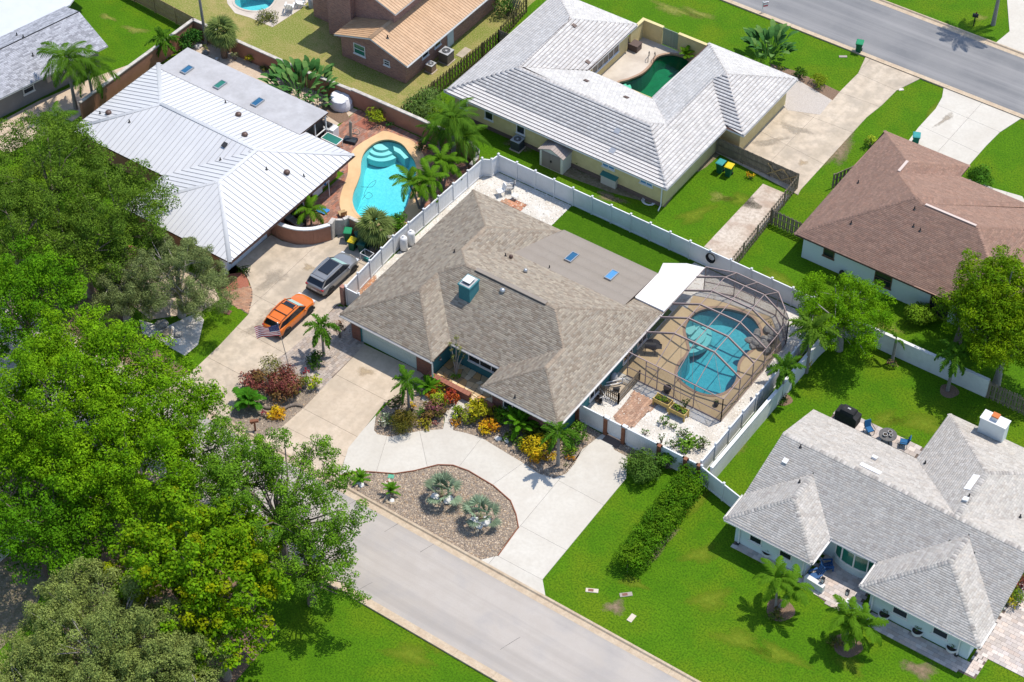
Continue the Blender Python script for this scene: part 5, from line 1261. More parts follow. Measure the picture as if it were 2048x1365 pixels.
def leaf_quads(C, N, size, rg, aspect=.55, var=.35):
    """diamond leaves centred at C facing N"""
    n = len(C); N = unit(N); D = unit(np.cross(N, rg.normal(size=(n, 3)))); S = np.cross(N, D)
    L = size*rg.uniform(.55, 1.35, n)[:, None]; W = L*aspect
    bend = N*L*.12
    V = np.stack([C-D*L*.5-bend, C+S*W*.5, C+D*L*.5-bend, C-S*W*.5], 1).reshape(-1, 3)
    return V, np.arange(n*4).reshape(-1, 4)
def clump_leaves(clumps, per_m2, size, rg, palette, aspect=.55, under=.25, shell=.35, squash=.8, up=.55, tvar=.18):
    Cs, Ns, Ts = [], [], []; pal = np.array(palette)
    for c, r in clumps:
        n = int(per_m2*4*PI*r*r*.7); d = unit(rg.normal(size=(n, 3)))
        keep = (d[:, 2] > -.25) | (rg.random(n) < under); d = d[keep]; n = len(d)
        rr = r*(1-shell*rg.random(n)**1.5)*rg.uniform(.85, 1.12, n)
        p = d*rr[:, None]; p[:, 2] *= squash
        Cs.append(p+np.array(c)); Ns.append(d*.8+np.array([0, 0, up*.6])+rg.normal(0, .38, (n, 3)))
        base = pal[rg.integers(0, len(pal))]*rg.uniform(.88, 1.12)
        alt = pal[rg.integers(0, len(pal), n)]
        Ts.append((base*.65+alt*.35)*rg.uniform(1-tvar, 1+tvar, n)[:, None])
    C, N, T = np.concatenate(Cs), np.concatenate(Ns), np.concatenate(Ts)
    V, Q = leaf_quads(C, N, size, rg, aspect)
    return V, Q, T
def crown_clumps(rx, ry, rz, zc, n, rc, rg, low=-.35, inner=.25):
    out = []; ga = PI*(3-5**.5); nl = max(6, int(n/2.6)); lr = rc*1.35
    for i in range(nl):          # boughs, each carrying a handful of leaf clumps
        z = 1-(1-low)*(i+.5)/nl; r = math.sqrt(max(0, 1-z*z)); t = i*ga+rg.uniform(-.35, .35); s = rg.uniform(.62, 1.0)
        L = np.array([rx*r*math.cos(t)*s, ry*r*math.sin(t)*s, zc+rz*z*s]); R_ = lr*rg.uniform(.75, 1.25)
        out.append((tuple(L-np.array([0, 0, R_*.25])), R_*.62))
        for k in range(7):
            d = unit(rg.normal(size=3)+np.array([rx*r*math.cos(t)/rx*.4, r*math.sin(t)*.4, .75])); out.append((tuple(L+d*R_*rg.uniform(.65, 1.05)*np.array([1, 1, .8])), rc*rg.uniform(.34, .62)))
    for i in range(int(n*inner)):
        t = rg.uniform(0, 2*PI); s = rg.uniform(.1, .75); out.append(((rx*s*math.cos(t), ry*s*math.sin(t), zc+rz*rg.uniform(-.35, .3)), rc*rg.uniform(.8, 1.2)))
    return out
def trunk_mesh(h, r, clumps, zc, rg, matn='bark', limbs=14, lean=(0, 0), show=1.0):
    m = MB(); top = Vector((lean[0], lean[1], zc*.62))
    m.tube([(0, 0, -.1), (lean[0]*.2, lean[1]*.2, zc*.2), (lean[0]*.6, lean[1]*.6, zc*.42), tuple(top)], [r*1.25, r, r*.85, r*.7], 8)
    idx = rg.permutation(len(clumps))[:limbs]
    for i in idx:
        c = Vector(clumps[i][0]); mid = top.lerp(c, .5)+Vector((rg.uniform(-.4, .4), rg.uniform(-.4, .4), rg.uniform(.0, .5)))
        rr = r*rg.uniform(.28, .45); m.tube([tuple(top-Vector((0, 0, .2))), tuple(mid), tuple(c)], [rr, rr*.6, rr*.22], 5, cap=False)
        for _ in range(2):
            j = int(rg.integers(len(clumps))); c2 = Vector(clumps[j][0])
            if (c2-mid).length < 3.0: m.tube([tuple(mid), tuple(mid.lerp(c2, .55)+Vector((0, 0, .15))), tuple(c2)], [rr*.55, rr*.35, rr*.12], 4, cap=False)
    m.smooth = True; return m.mesh('trunk', matn)
def tree(name, label, px, py, rx, ry, rz, zc, n, rc, per, size, leafmat, palette, seed, group=None, bark='bark', aspect=.6, low=-.35, under=.3, up=.55, squash=.8, r=.28, rz_=0.0, limbs=14, tvar=.32, shell=.35):
    """tree whose crown centre stands over the ground at height zc"""
    rg = np.random.default_rng(seed); x, y = P2(px, py, zc)
    root = thing(name, label, 'tree', (x, y, 0), rz_, group)
    cl = crown_clumps(rx, ry, rz, zc, n, rc, rg, low)
    V, Q, T = clump_leaves(cl, per, size, rg, palette, aspect, under, shell, squash, up, tvar)
    obj('crown', np_mesh('crown', V, Q, leafmat, T), root)
    obj('trunk', trunk_mesh(zc, r, cl, zc, rg, bark, limbs), root)
    return root
OAK = [(1, 1, 1), (1.25, 1.2, 1.0), (.8, .85, .8), (1.5, 1.4, 1.1)]
BRT = [(1, 1, 1), (1.25, 1.15, 1.0), (.75, .85, .8), (1.5, 1.25, 1.0)]
OLV = [(1, 1, 1), (1.2, 1.15, 1.1), (.8, .85, .8), (1.35, 1.3, 1.3)]
YEL = [(.8, 1, 1), (.95, 1.05, .9), (.6, .85, .9), (.75, .95, 1), (1.0, 1.05, .8), (.65, .9, 1), (.7, .9, 1), (1.5, 1.0, .5)]
# --- the wooded left side
GL = 'large shade trees on the left'
tree('oak_tree', 'dark green oak spreading over the white metal roof corner', 235, 430, 4.4, 4.4, 3.2, 5.2, 70, .95, 70, 0.14, 'leaf_oak', OAK, 101, GL, low=-.45)
tree('oak_tree', 'dark green oak below the two queen palms', 95, 345, 5.4, 5.2, 3.4, 5.6, 90, 1.0, 65, 0.14, 'leaf_oak', OAK, 102, GL, low=-.45)
tree('oak_tree', 'shaded oak at the left edge below the queen palms', 25, 480, 4.5, 4.5, 3.0, 5.0, 60, 1.0, 65, 0.14, 'leaf_oak', OAK, 103, GL)
tree('oak_tree', 'dark leafy tree behind the drooping olive tree', 165, 505, 3.6, 3.6, 2.8, 4.6, 48, .95, 65, 0.14, 'leaf_oak', OAK, 104, GL)
tree('drooping_tree', 'drooping olive green tree at the corner of the stained driveway', 352, 560, 4.6, 3.6, 2.4, 3.8, 80, .75, 193, 0.14, 'leaf_olive', OLV, 105, None, 'bark_pale', .28, -.5, .6, .1, .95, limbs=26)
tree('drooping_tree', 'drooping olive tree left of the white gravel patch', 245, 590, 2.3, 2.2, 2.0, 3.0, 34, .7, 183, 0.14, 'leaf_olive', OLV, 106, None, 'bark_pale', .28, -.5, .6, .1, .95, limbs=16)
tree('shade_tree', 'bright green clumped tree at the left edge, upper one', 45, 610, 4.4, 4.4, 3.6, 6.2, 64, 1.05, 61, 0.17, 'leaf_bright', [(.6, .75, .9), (.8, .9, .9), (1, 1, 1), (.5, .65, .8)], 107, GL)
tree('shade_tree', 'bright green clumped tree reaching towards the drooping olive tree', 185, 745, 4.8, 4.6, 3.8, 7.0, 84, 1.05, 61, 0.17, 'leaf_bright', BRT, 108, GL)
tree('shade_tree', 'bright green tree overhanging the stained driveway', 322, 838, 3.8, 3.8, 3.2, 6.2, 60, .95, 61, 0.17, 'leaf_bright', BRT, 109, GL)
tree('shade_tree', 'bright green tree in the middle of the left mass', 90, 850, 5.6, 5.2, 4.2, 7.4, 90, 1.1, 61, 0.17, 'leaf_bright', BRT, 110, GL)
tree('shade_tree', 'bright green tree above the yellowing tree', 255, 950, 4.8, 4.4, 3.6, 6.6, 72, 1.0, 61, 0.17, 'leaf_bright', BRT, 111, GL)
tree('shade_tree', 'deep green shaded tree at the left edge above the outbuilding', 105, 1052, 4.8, 4.0, 2.8, 5.0, 74, 1.0, 61, 0.17, 'leaf_bright', [(.6, .75, .9), (.8, .9, .9), (.5, .65, .8)], 112, GL)
tree('street_oak', 'sparse dark oak overhanging the front street', 555, 1005, 5.8, 5.4, 2.6, 6.2, 92, .82, 86, 0.14, 'leaf_oak', [(1.1, 1.35, .8), (1.4, 1.6, .8), (.9, 1.1, .9), (1.7, 1.8, .8)], 113, None, limbs=40)
tree('street_oak', 'small oak branch crown reaching lowest over the street', 615, 1125, 4.4, 3.4, 2.2, 4.4, 60, .68, 90, 0.14, 'leaf_oak', [(1.1, 1.35, .8), (1.4, 1.6, .8), (.9, 1.1, .9), (1.7, 1.8, .8)], 114, None, limbs=24)
tree('street_oak', 'sparse dark oak over the lower end of the stained driveway', 450, 930, 4.0, 3.4, 2.2, 5.6, 52, .8, 86, 0.14, 'leaf_oak', [(1.1, 1.35, .8), (1.4, 1.6, .8), (.9, 1.1, .9), (1.7, 1.8, .8)], 118, None, limbs=24)
tree('yellowing_tree', 'yellow green tree with orange tinged leaves at the bottom left', 400, 1140, 5.4, 4.8, 4.0, 6.4, 88, .95, 52, 0.21, 'leaf_yellow', YEL, 115, None, aspect=.8)
tree('yellowing_tree', 'lower yellow green tree beside the street lawn shadow', 440, 1270, 2.9, 2.8, 2.4, 4.6, 34, .8, 52, 0.21, 'leaf_yellow', YEL, 119, None, aspect=.8)
tree('grey_oak', 'grey green oak with visible branches at the bottom left corner', 220, 1292, 6.4, 5.0, 2.8, 5.4, 110, .95, 122, 0.14, 'leaf_grey', OLV, 116, None, 'bark_pale', .5, -.4, .4, .45, .85, limbs=50)
tree('grey_oak', 'grey green oak crown cut off by the bottom edge', 330, 1330, 4.2, 3.6, 2.4, 4.6, 56, .9, 122, 0.14, 'leaf_grey', OLV, 117, None, 'bark_pale', .5, -.4, .4, .45, .85, limbs=30)
tree('grey_oak', 'grey green oak crown in the very bottom left corner', 60, 1390, 4.4, 3.6, 2.2, 4.8, 56, .9, 122, 0.14, 'leaf_grey', OLV, 120, None, 'bark_pale', .5, -.4, .4, .45, .85, limbs=30)
# --- right side trees
tree('feathery_tree', 'bright feathery tree behind the white wall right of the screened pool', 1690, 625, 3.6, 3.2, 2.2, 3.9, 84, .8, 87, 0.14, 'leaf_bright', [(1, 1, 1), (1.2, 1.15, 1), (.7, .85, .9), (1.4, 1.3, 1)], 130, None, 'bark_pale', .45, -.55, .5, .5, .7, limbs=20)
tree('broadleaf_tree', 'yellow green broadleaf tree at the right edge over the brown roof', 1995, 590, 3.2, 3.0, 2.2, 6.6, 70, .95, 65, 0.18, 'leaf_yellow', [(.7, .85, .9), (.9, .95, .8), (1.15, 1.1, .7), (.42, .6, .8)], 131, None, 'bark_pale', .45)
tree('broadleaf_tree', 'lower crown of leaves at the right edge above the dark picket fence', 2015, 680, 3.4, 3.0, 2.6, 4.6, 80, .95, 65, 0.18, 'leaf_yellow', [(.7, .85, .9), (.9, .95, .8), (1.1, 1.05, .7), (.42, .6, .8)], 132, None, 'bark_pale', .45)
tree('round_tree', 'small dense tree in the far right back yard corner', 1930, 620, 1.8, 1.8, 1.8, 3.4, 24, .75, 70, 0.17, 'leaf_yellow', [(.6, .75, .8), (.8, .85, .7), (.5, .65, .8)], 133, None, 'bark', .45)

# --- shrubs
def shrub(name, label, px, py, r, h, size, palette, seed, per=70, nclump=7, aspect=.45, group=None, cat='shrub', up=.5, leaf='leaf_any', rc=None, zp=0.0):
    rg = np.random.default_rng(seed); x, y = P2(px, py, h*.5)
    cl = []
    for i in range(nclump):
        t = 2*PI*i/nclump*1.9+rg.uniform(0, 1); s = math.sqrt((i+.5)/nclump)*.72
        cl.append(((r*s*math.cos(t), r*s*math.sin(t), h*rg.uniform(.42, .8)*(1.12-.35*s)), (rc or r*.5)*rg.uniform(.8, 1.2)))
    V, Q, T = clump_leaves(cl, per, size, rg, palette, aspect, .45, .5, .9, up)
    V[:, 2] = np.maximum(V[:, 2], .02)
    root = thing(name, label, cat, (x, y, 0), 0, group)
    obj('foliage', np_mesh('foliage', V, Q, leaf, T), root)
    m = MB()
    for c, rr in cl[:6]: m.tube([(c[0]*.15, c[1]*.15, 0), (c[0]*.6, c[1]*.6, c[2]*.6), tuple(c)], [.035, .025, .012], 4, cap=False)
    m.build('stems', 'bark', root)
    return root
G1 = [(.06, .14, .012), (.09, .18, .015), (.04, .10, .012)]
GY = [(.16, .22, .012), (.24, .28, .015), (.10, .17, .012)]
YW = [(.55, .40, .010), (.65, .50, .02), (.40, .33, .012), (.16, .19, .01)]
OR = [(.52, .19, .012), (.60, .30, .015), (.40, .10, .012), (.20, .16, .01)]
RD_ = [(.20, .03, .02), (.34, .07, .03), (.11, .025, .02), (.40, .18, .04)]
PU = [(.16, .04, .065), (.24, .08, .10), (.10, .03, .045), (.20, .14, .03)]
BU = [(.19, .035, .035), (.30, .09, .075), (.11, .03, .025), (.38, .16, .11), (.16, .12, .03)]
CHART = [(.30, .40, .02), (.38, .46, .03), (.22, .32, .02)]
OLD = [(.11, .11, .015), (.15, .145, .02), (.075, .08, .012), (.18, .13, .02)]
DK = [(.025, .06, .012), (.04, .085, .015), (.02, .045, .01)]
K = lambda px, py, s, ox, oy: (ox+px*s, oy+py*s)
# bed between the driveways (zoomed reading: origin 440,660 scale .1758)
q = lambda x, y: (440+x*.1758, 660+y*.1758)
shrub('copperleaf_shrub', 'large burgundy and pink shrub at the left of the driveway bed', *q(400, 580), 1.05, 1.5, .20, BU, 201, 60, 10)
shrub('copperleaf_shrub', 'largest burgundy shrub at the foot of the flagpole', *q(745, 620), 1.5, 1.7, .20, BU, 202, 60, 16)
shrub('ixora_shrub', 'loose green shrub with pale twigs between the two burgundy shrubs', *q(600, 430), 1.0, 2.1, .17, [(.12, .17, .02), (.18, .20, .04), (.25, .20, .08)], 203, 36, 9)
shrub('croton_shrub', 'olive yellow croton right of the burgundy shrub', *q(960, 600), .62, 1.3, .20, GY, 204, 60, 6)
shrub('croton_shrub', 'bright yellow croton beside the grey paver walk', *q(1075, 610), .62, 1.2, .20, CHART+YW[:1], 205, 60, 6)
shrub('croton_shrub', 'small yellow green plant below the largest burgundy shrub', *q(850, 720), .4, .6, .16, GY, 206, 60, 4)
shrub('croton_shrub', 'orange yellow croton below the curved driftwood log', *q(650, 955), .75, .6, .20, OR[:2]+YW[:2], 207, 60, 7)
shrub('ti_plant', 'small pinkish ti plant left of the orange croton', *q(500, 960), .30, .7, .20, [(.30, .05, .07), (.22, .04, .05)], 208, 60, 3)
shrub('ti_plant', 'red cordyline tuft behind the olive croton', *q(975, 490), .35, 1.3, .24, [(.34, .03, .04), (.25, .03, .03)], 209, 40, 3)
shrub('green_shrub', 'low dark green shrub under the young palm by the garage', *q(1085, 340), .75, .9, .20, G1+DK, 210, 60, 7)
shrub('bronze_shrub', 'bronze leaved shrub against the garage brick pier', *K(1130, 560, .1758, 480, 560), .55, 1.9, .20, [(.13, .08, .04), (.09, .11, .03), (.19, .10, .06)], 211, 45, 6)
# bed A (origin 740,700 scale .1612)
q = lambda x, y: (740+x*.1612, 700+y*.1612)
shrub('clipped_shrub', 'round clipped olive shrub beside the half circle driveway', *q(415, 910), 1.05, 1.5, .12, OLD, 220, 150, 10, up=.3)
shrub('clipped_shrub', 'second olive shrub tucked behind the round clipped one', *q(490, 830), .6, 1.4, .12, OLD, 221, 110, 6)
shrub('white_flower_shrub', 'white flowering variegated shrub left of the round clipped shrub', *q(215, 870), .65, 1.2, .16, [(.09, .19, .03), (.55, .55, .45), (.14, .26, .05), (.06, .12, .02)], 222, 55, 7)
shrub('croton_shrub', 'small rusty orange plant at the driveway edge left of the white flowers', *q(135, 915), .32, .5, .17, OR, 223, 60, 3)
shrub('croton_shrub', 'orange yellow croton behind the palm trunk in the left bed', *q(520, 700), .42, .8, .18, OR[:2]+YW[:2], 224, 60, 4)
shrub('aralia_shrub', 'tall dark leaved plant at the driveway corner of the left bed', *q(340, 690), .7, 1.8, .24, [(.06, .08, .02), (.12, .12, .03), (.05, .06, .025)], 225, 36, 6)
shrub('croton_shrub', 'rusty orange croton below the grassy green plant', *q(770, 550), .55, .8, .20, [(.36, .12, .012), (.26, .09, .015), (.42, .20, .02)], 226, 60, 5)
shrub('croton_shrub', 'lime yellow round croton in front of the courtyard wall', *q(870, 630), .72, 1.1, .20, CHART, 227, 65, 8)
shrub('croton_shrub', 'fiery red croton beside the iron garden gate', *q(1015, 600), .70, 1.2, .20, [(.36, .05, .02), (.44, .10, .02), (.22, .03, .03), (.40, .18, .03)], 228, 60, 7)
shrub('croton_shrub', 'golden brown croton against the courtyard wall', *q(890, 475), .55, .9, .18, [(.25, .17, .02), (.15, .12, .02), (.32, .22, .02)], 229, 55, 5)
shrub('croton_shrub', 'purple and olive croton in the middle of the left bed', *q(790, 740), .85, 1.1, .20, PU+OLD[:2], 230, 60, 9)
shrub('croton_shrub', 'pale purple plant at the lower middle of the left bed', *q(720, 830), .55, .8, .20, PU, 231, 60, 5)
shrub('croton_shrub', 'olive croton beside the garden path in the left bed', *q(870, 780), .6, .9, .20, [(.22, .19, .03), (.17, .09, .05), (.13, .14, .02)], 232, 60, 5)
shrub('green_shrub', 'green grassy shrub left of the purple crotons', *q(645, 770), .55, .9, .18, G1, 233, 60, 5)
shrub('croton_shrub', 'low yellow bromeliad like plant at the front of the left bed', *q(680, 935), .6, .45, .20, [(.35, .30, .02), (.24, .20, .02), (.15, .15, .02)], 234, 55, 5)
shrub('ti_plant', 'small rosy plant in the corner between path and driveway', *q(815, 920), .33, .5, .18, [(.32, .10, .09), (.24, .06, .06)], 235, 60, 3)
shrub('croton_shrub', 'yellow green shrub right of the garden path', *q(1105, 770), .62, 1.2, .20, CHART+GY, 236, 60, 7)
shrub('croton_shrub', 'low orange croton right of the garden path', *q(1075, 900), .52, .5, .18, OR, 237, 60, 5)
shrub('croton_shrub', 'tall golden yellow croton right of the garden gate', *q(1345, 740), .95, 1.7, .20, [(.50, .42, .015), (.40, .38, .02), (.30, .30, .015)], 238, 55, 10)
shrub('croton_shrub', 'striped olive croton beside the tall golden one', *q(1260, 850), .65, 1.1, .20, GY+OLD[:1], 239, 55, 6)
# bed B (origin 960,760 scale .1612)
q = lambda x, y: (960+x*.1612, 760+y*.1612)
shrub('croton_shrub', 'yellow spotted croton against the brick front wall', *q(140, 400), .5, 1.1, .20, [(.42, .36, .02), (.25, .25, .02), (.12, .14, .02)], 240, 50, 5)
shrub('croton_shrub', 'orange and red croton in front of the brick wall', *q(120, 590), .75, .9, .20, OR+YW[:1], 241, 60, 8)
shrub('croton_shrub', 'small red croton at the front edge below the brick wall', *q(165, 520), .4, .8, .18, [(.35, .10, .02), (.26, .06, .02)], 242, 50, 4)
shrub('green_shrub', 'bright green dense shrub in front of the brick wall', *q(300, 430), .8, 1.3, .16, [(.08, .20, .012), (.12, .26, .015), (.05, .13, .012)], 243, 80, 8)
shrub('green_shrub', 'dark green shrub right of the cycad', *q(640, 600), .95, 1.3, .20, [(.05, .09, .012), (.10, .13, .015), (.18, .19, .02)], 244, 55, 10)
shrub('croton_shrub', 'green and yellow croton left of the golden croton', *q(510, 790), .6, 1.1, .20, GY+G1, 245, 60, 6)
shrub('croton_shrub', 'large golden croton in front of the right palm', *q(700, 830), 1.05, 1.3, .20, YW[:3]+[(.50, .28, .012)], 246, 60, 12)
shrub('croton_shrub', 'orange croton at the front edge below the golden one', *q(700, 970), .6, .5, .18, OR, 247, 60, 5)
shrub('croton_shrub', 'amber croton beside the palm trunk', *q(880, 950), .5, .9, .20, [(.45, .26, .012), (.36, .18, .012), (.5, .36, .02)], 248, 60, 5)
shrub('ti_plant', 'dark purple plant between golden and amber crotons', *q(770, 920), .4, .8, .18, PU, 249, 55, 4)
shrub('green_shrub', 'tall green shrub at the corner of the tan roofed house', *q(1215, 660), .85, 1.7, .20, G1, 250, 55, 10)
shrub('green_shrub', 'green leafy shrub right of the right palm', *q(1120, 860), .7, .9, .20, G1+GY[:1], 251, 50, 7)
shrub('croton_shrub', 'low yellow green plant at the end of the stone bed', *q(1130, 970), .4, .5, .18, GY+OR[:1], 252, 50, 4)
shrub('green_shrub', 'tiny green plant at the lower tip of the stone bed', *q(1070, 1050), .25, .35, .15, G1, 253, 60, 3)
shrub('croton_shrub', 'olive yellow shrub between bright green shrub and cycad', *q(420, 640), .55, .9, .20, GY+G1[:1], 254, 60, 5)
shrub('green_shrub', 'dark green filler shrub close to the brick wall behind the golden croton', *q(760, 640), .8, 1.2, .20, [(.06, .12, .012), (.10, .15, .015), (.04, .08, .01)], 255, 60, 8)
shrub('croton_shrub', 'rusty spotted shrub close to the wall behind the palm', *q(900, 780), .6, 1.1, .20, [(.20, .16, .02), (.30, .18, .02), (.10, .13, .02)], 256, 60, 6)
shrub('green_shrub', 'low leafy green plant in front of the cycad', *q(370, 720), .5, .5, .18, G1+GY[:1], 257, 60, 5)
shrub('croton_shrub', 'yellow green shrub left of the bright green one at the wall', *q(215, 470), .5, 1.0, .20, GY, 258, 60, 5)
# around the white front fence (origin 1080,800 scale .337)
q = lambda x, y: (1080+x*.337, 800+y*.337)
shrub('arching_shrub', 'large arching green shrub at the end of the white front fence', *q(620, 405), 1.45, 1.6, .24, [(.07, .15, .02), (.11, .20, .03), (.05, .10, .015)], 260, 60, 14, .28)
shrub('green_shrub', 'bright green round shrub behind the top of the hedge', *q(755, 365), .75, 1.5, .18, [(.07, .19, .012), (.10, .25, .015), (.045, .12, .01)], 261, 70, 8)
shrub('croton_shrub', 'red tipped shrub at the top end of the hedge', *q(860, 395), .6, 1.5, .18, [(.07, .15, .015), (.30, .08, .03), (.10, .18, .02)], 262, 50, 6)
# gravel yard plants (origin 1140,700 scale .1758)
q = lambda x, y: (1140+x*.1758, 700+y*.1758)
shrub('vegetable_plant', 'large pale green leafy plant in the white gravel by the fence', *q(1370, 1060), 1.05, .7, .24, [(.12, .24, .02), (.17, .32, .03), (.08, .17, .015)], 263, 26, 12, .7, rc=.34)
shrub('vegetable_plant', 'dark leafy plant beside the right white fence', *q(1520, 1050), .55, 1.3, .18, [(.08, .12, .03), (.12, .16, .05)], 264, 45, 6)
shrub('vegetable_plant', 'small leafy plant left of the large pale green one', *q(1185, 1060), .55, .9, .18, G1, 265, 45, 5)
shrub('vegetable_plant', 'green plant above the large pale green one', *q(1285, 940), .5, .7, .18, G1, 266, 45, 5)
shrub('vegetable_plant', 'small plant with red soil in the middle of the gravel', *q(1170, 870), .45, .6, .16, G1+GY[:1], 267, 45, 4)
shrub('vegetable_plant', 'upright leafy plant left of the red soil ring', *q(1075, 810), .5, .8, .18, G1, 268, 45, 5)
shrub('vegetable_plant', 'thin upright plant against the white front fence', *q(1045, 1000), .35, 1.1, .16, G1+OLD[:1], 269, 45, 5)
shrub('vegetable_plant', 'small plant against the white front fence near the gate', *q(858, 935), .35, .6, .16, G1, 270, 45, 4)
# left house garden (origin 340,20 scale .1612)
q = lambda x, y: (340+x*.1612, 20+y*.1612)
shrub('green_shrub', 'dense green shrub in the corner of the terracotta wall', *q(255, 360), 1.15, 1.6, .18, [(.05, .16, .02), (.08, .22, .03), (.03, .10, .015)], 271, 70, 10)
shrub('croton_shrub', 'yellow croton in front of the terracotta wall', *q(1010, 600), .55, 1.0, .20, YW[:2]+GY, 272, 55, 5)
shrub('white_flower_shrub', 'small variegated white and green shrub beside the fan palm trunk', *q(800, 575), .45, .9, .16, [(.35, .36, .18), (.14, .20, .05)], 273, 45, 4)
shrub('green_shrub', 'low dark plant near the end of the sandy strip', *q(1190, 735), .6, .5, .18, [(.05, .09, .02), (.16, .14, .02)], 274, 50, 5)
shrub('red_shrub', 'reddish twiggy shrub by the terracotta wall', *q(1330, 710), .5, 1.0, .14, [(.30, .09, .07), (.22, .06, .05)], 275, 35, 5)
shrub('green_shrub', 'small yellow green plant at the foot of the fan palm', *q(430, 480), .4, .5, .16, GY, 276, 50, 3)
# patio of the left house (origin 600,160 scale .1905)
q = lambda x, y: (600+x*.1905, 160+y*.1905)
shrub('areca_shrub', 'yellow green areca clump against the terracotta wall', *q(800, 375), .95, 1.5, .36, [(.30, .34, .012), (.22, .30, .015), (.14, .20, .012)], 277, 26, 10, .2)
shrub('potted_plant', 'small green plant in a pale pot by the terracotta wall', *q(945, 470), .35, .7, .16, [(.06, .22, .03), (.04, .14, .02)], 278, 60, 4, cat='plant')
shrub('green_shrub', 'bright green shrubs beside the fan palm at the pool end', *K(1200, 400, .1612, 600, 380), 1.0, 1.1, .20, [(.08, .22, .012), (.12, .28, .015), (.05, .14, .01)], 279, 60, 10)
shrub('oleander_shrub', 'long leaved pale green shrub behind the tall palm at the terracotta wall', *q(1300, 260), 1.9, 2.6, .34, [(.12, .20, .04), (.17, .25, .06), (.08, .14, .03)], 280, 18, 16, .2)
shrub('green_shrub', 'dark shrub at the foot of the palm clump by the aqua pool', *q(1280, 690), .7, .9, .18, DK+G1[:1], 281, 50, 6)
# shrubs elsewhere
shrub('round_bush', 'round bright green bush beside the front walk of the brown house', 1964, 355, 1.15, 1.7, .18, [(.06, .18, .012), (.09, .23, .015), (.04, .11, .01)], 282, 90, 10)
shrub('round_bush', 'round yellow green bush against the brown roofed house wall', 1843, 628, 1.15, 1.7, .20, [(.13, .24, .012), (.17, .30, .015), (.08, .15, .01)], 283, 130, 10)
shrub('croton_shrub', 'orange croton in front of the weathered board fence', 1501, 352, .40, .6, .18, YW[:2]+OR[:1], 284, 55, 4)
shrub('areca_shrub', 'yellow green arching bush in the mulch bed by the driveway', 1640, 161, .85, 1.1, .34, [(.20, .26, .012), (.14, .20, .012)], 285, 30, 9, .2)
shrub('green_shrub', 'dark green shrub left of the yellow green arching bush', 1601, 147, .7, 1.0, .22, G1+DK[:1], 286, 45, 6)
shrub('green_shrub', 'small green plant at the foot of the big leaved clump', 1563, 138, .4, .6, .18, GY, 287, 45, 4)
shrub('green_shrub', 'lime green bush showing beside the brown roof edge', 1742, 282, .7, 1.1, .18, CHART[:2]+G1[:1], 288, 60, 6)
shrub('croton_shrub', 'yellow flowered low bush beside the white garden wall', 1603, 727, .8, .7, .18, [(.20, .22, .02), (.36, .30, .02), (.08, .13, .015)], 289, 40, 7)
shrub('green_shrub', 'low dark plant ring at the foot of the palm by the white wall', 1566, 800, .55, .4, .16, DK+G1[:1], 290, 50, 5)
shrub('red_shrub', 'magenta and red shrub at the right edge beside the grey roof', 2043, 1165, .7, 1.4, .20, [(.32, .03, .06), (.22, .02, .04), (.10, .05, .02)], 291, 50, 7)
shrub('croton_shrub', 'yellow and green shrub at the right edge above the paver driveway', 2028, 1195, .9, 1.0, .20, [(.40, .33, .02), (.14, .24, .02), (.08, .16, .015)], 292, 50, 9)
shrub('flower_shrub', 'pink flowering tuft at the foot of the bare palm', 1785, 728, .45, .5, .16, [(.08, .16, .015), (.45, .16, .18)], 293, 45, 4)
shrub('bulb_shrub', 'small dark shrub beside the palm near the corner of the white roof', 668, 345, .4, .5, .15, DK, 294, 45, 3)
shrub('green_shrub', 'bright green shrub in the courtyard of the teal house', 912, 752, .42, .6, .16, [(.13, .30, .015), (.09, .22, .012)], 295, 60, 4)
shrub('green_shrub', 'small green shrub at the top of the wooden fence', 1012, 12, 1.2, 1.8, .22, [(.05, .11, .02), (.08, .15, .02)], 296, 40, 8)
shrub('green_shrub', 'small dark hedge plant against the blue white garage end', 491, 540, .6, .7, .18, DK+G1[:1], 297, 50, 5)
shrub('weed_patch', 'low weeds growing in the pale pool surround at the top', 535, 38, 1.1, .3, .18, [(.10, .14, .03), (.14, .15, .04)], 298, 40, 8)

# --- the hedge: long clipped box
def hedge(label, a, b, w_, h, seed):
    rg = np.random.default_rng(seed); a, b = np.array(a), np.array(b); L = np.linalg.norm(b-a); d = (b-a)/L; n_ = np.array([-d[1], d[0]])
    cl = []
    for i in range(int(L/.5)):
        for j in range(3):
            s = (i+.5)*.5+rg.uniform(-.15, .15); t = (j-1)*w_*.33+rg.uniform(-.1, .1)
            p = a+d*s+n_*t; cl.append(((p[0], p[1], h*rg.uniform(.62, .80)), rg.uniform(.42, .6)))
            cl.append(((p[0]+n_[0]*(j-1)*.15, p[1]+n_[1]*(j-1)*.15, h*.35), .5))
    V, Q, T = clump_leaves(cl, 95, .14, rg, [(1, 1, 1), (.7, .85, .8), (1.3, 1.15, 1), (.55, .7, .7), (1.1, 1.25, 1)], .6, .2, .4, .9, .5)
    V[:, 2] = np.maximum(V[:, 2], .03)
    c = (a+b)/2; V[:, 0] -= c[0]; V[:, 1] -= c[1]
    r = thing('hedge', label, 'hedge', (c[0], c[1], 0)); obj('foliage', np_mesh('foliage', V, Q, 'leaf_shrub', T), r)
    m = MB()
    for i in range(int(L/.6)):
        p = a+d*(i+.5)*.6-c; m.tube([(p[0], p[1], 0), (p[0]+rg.uniform(-.1, .1), p[1], h*.6)], [.04, .02], 4, cap=False)
    m.build('stems', 'bark', r)
hedge('long thick green hedge across the front lawn', P2(1250, 1150, 0), P2(1388, 968, 0), 1.8, 1.9, 300)

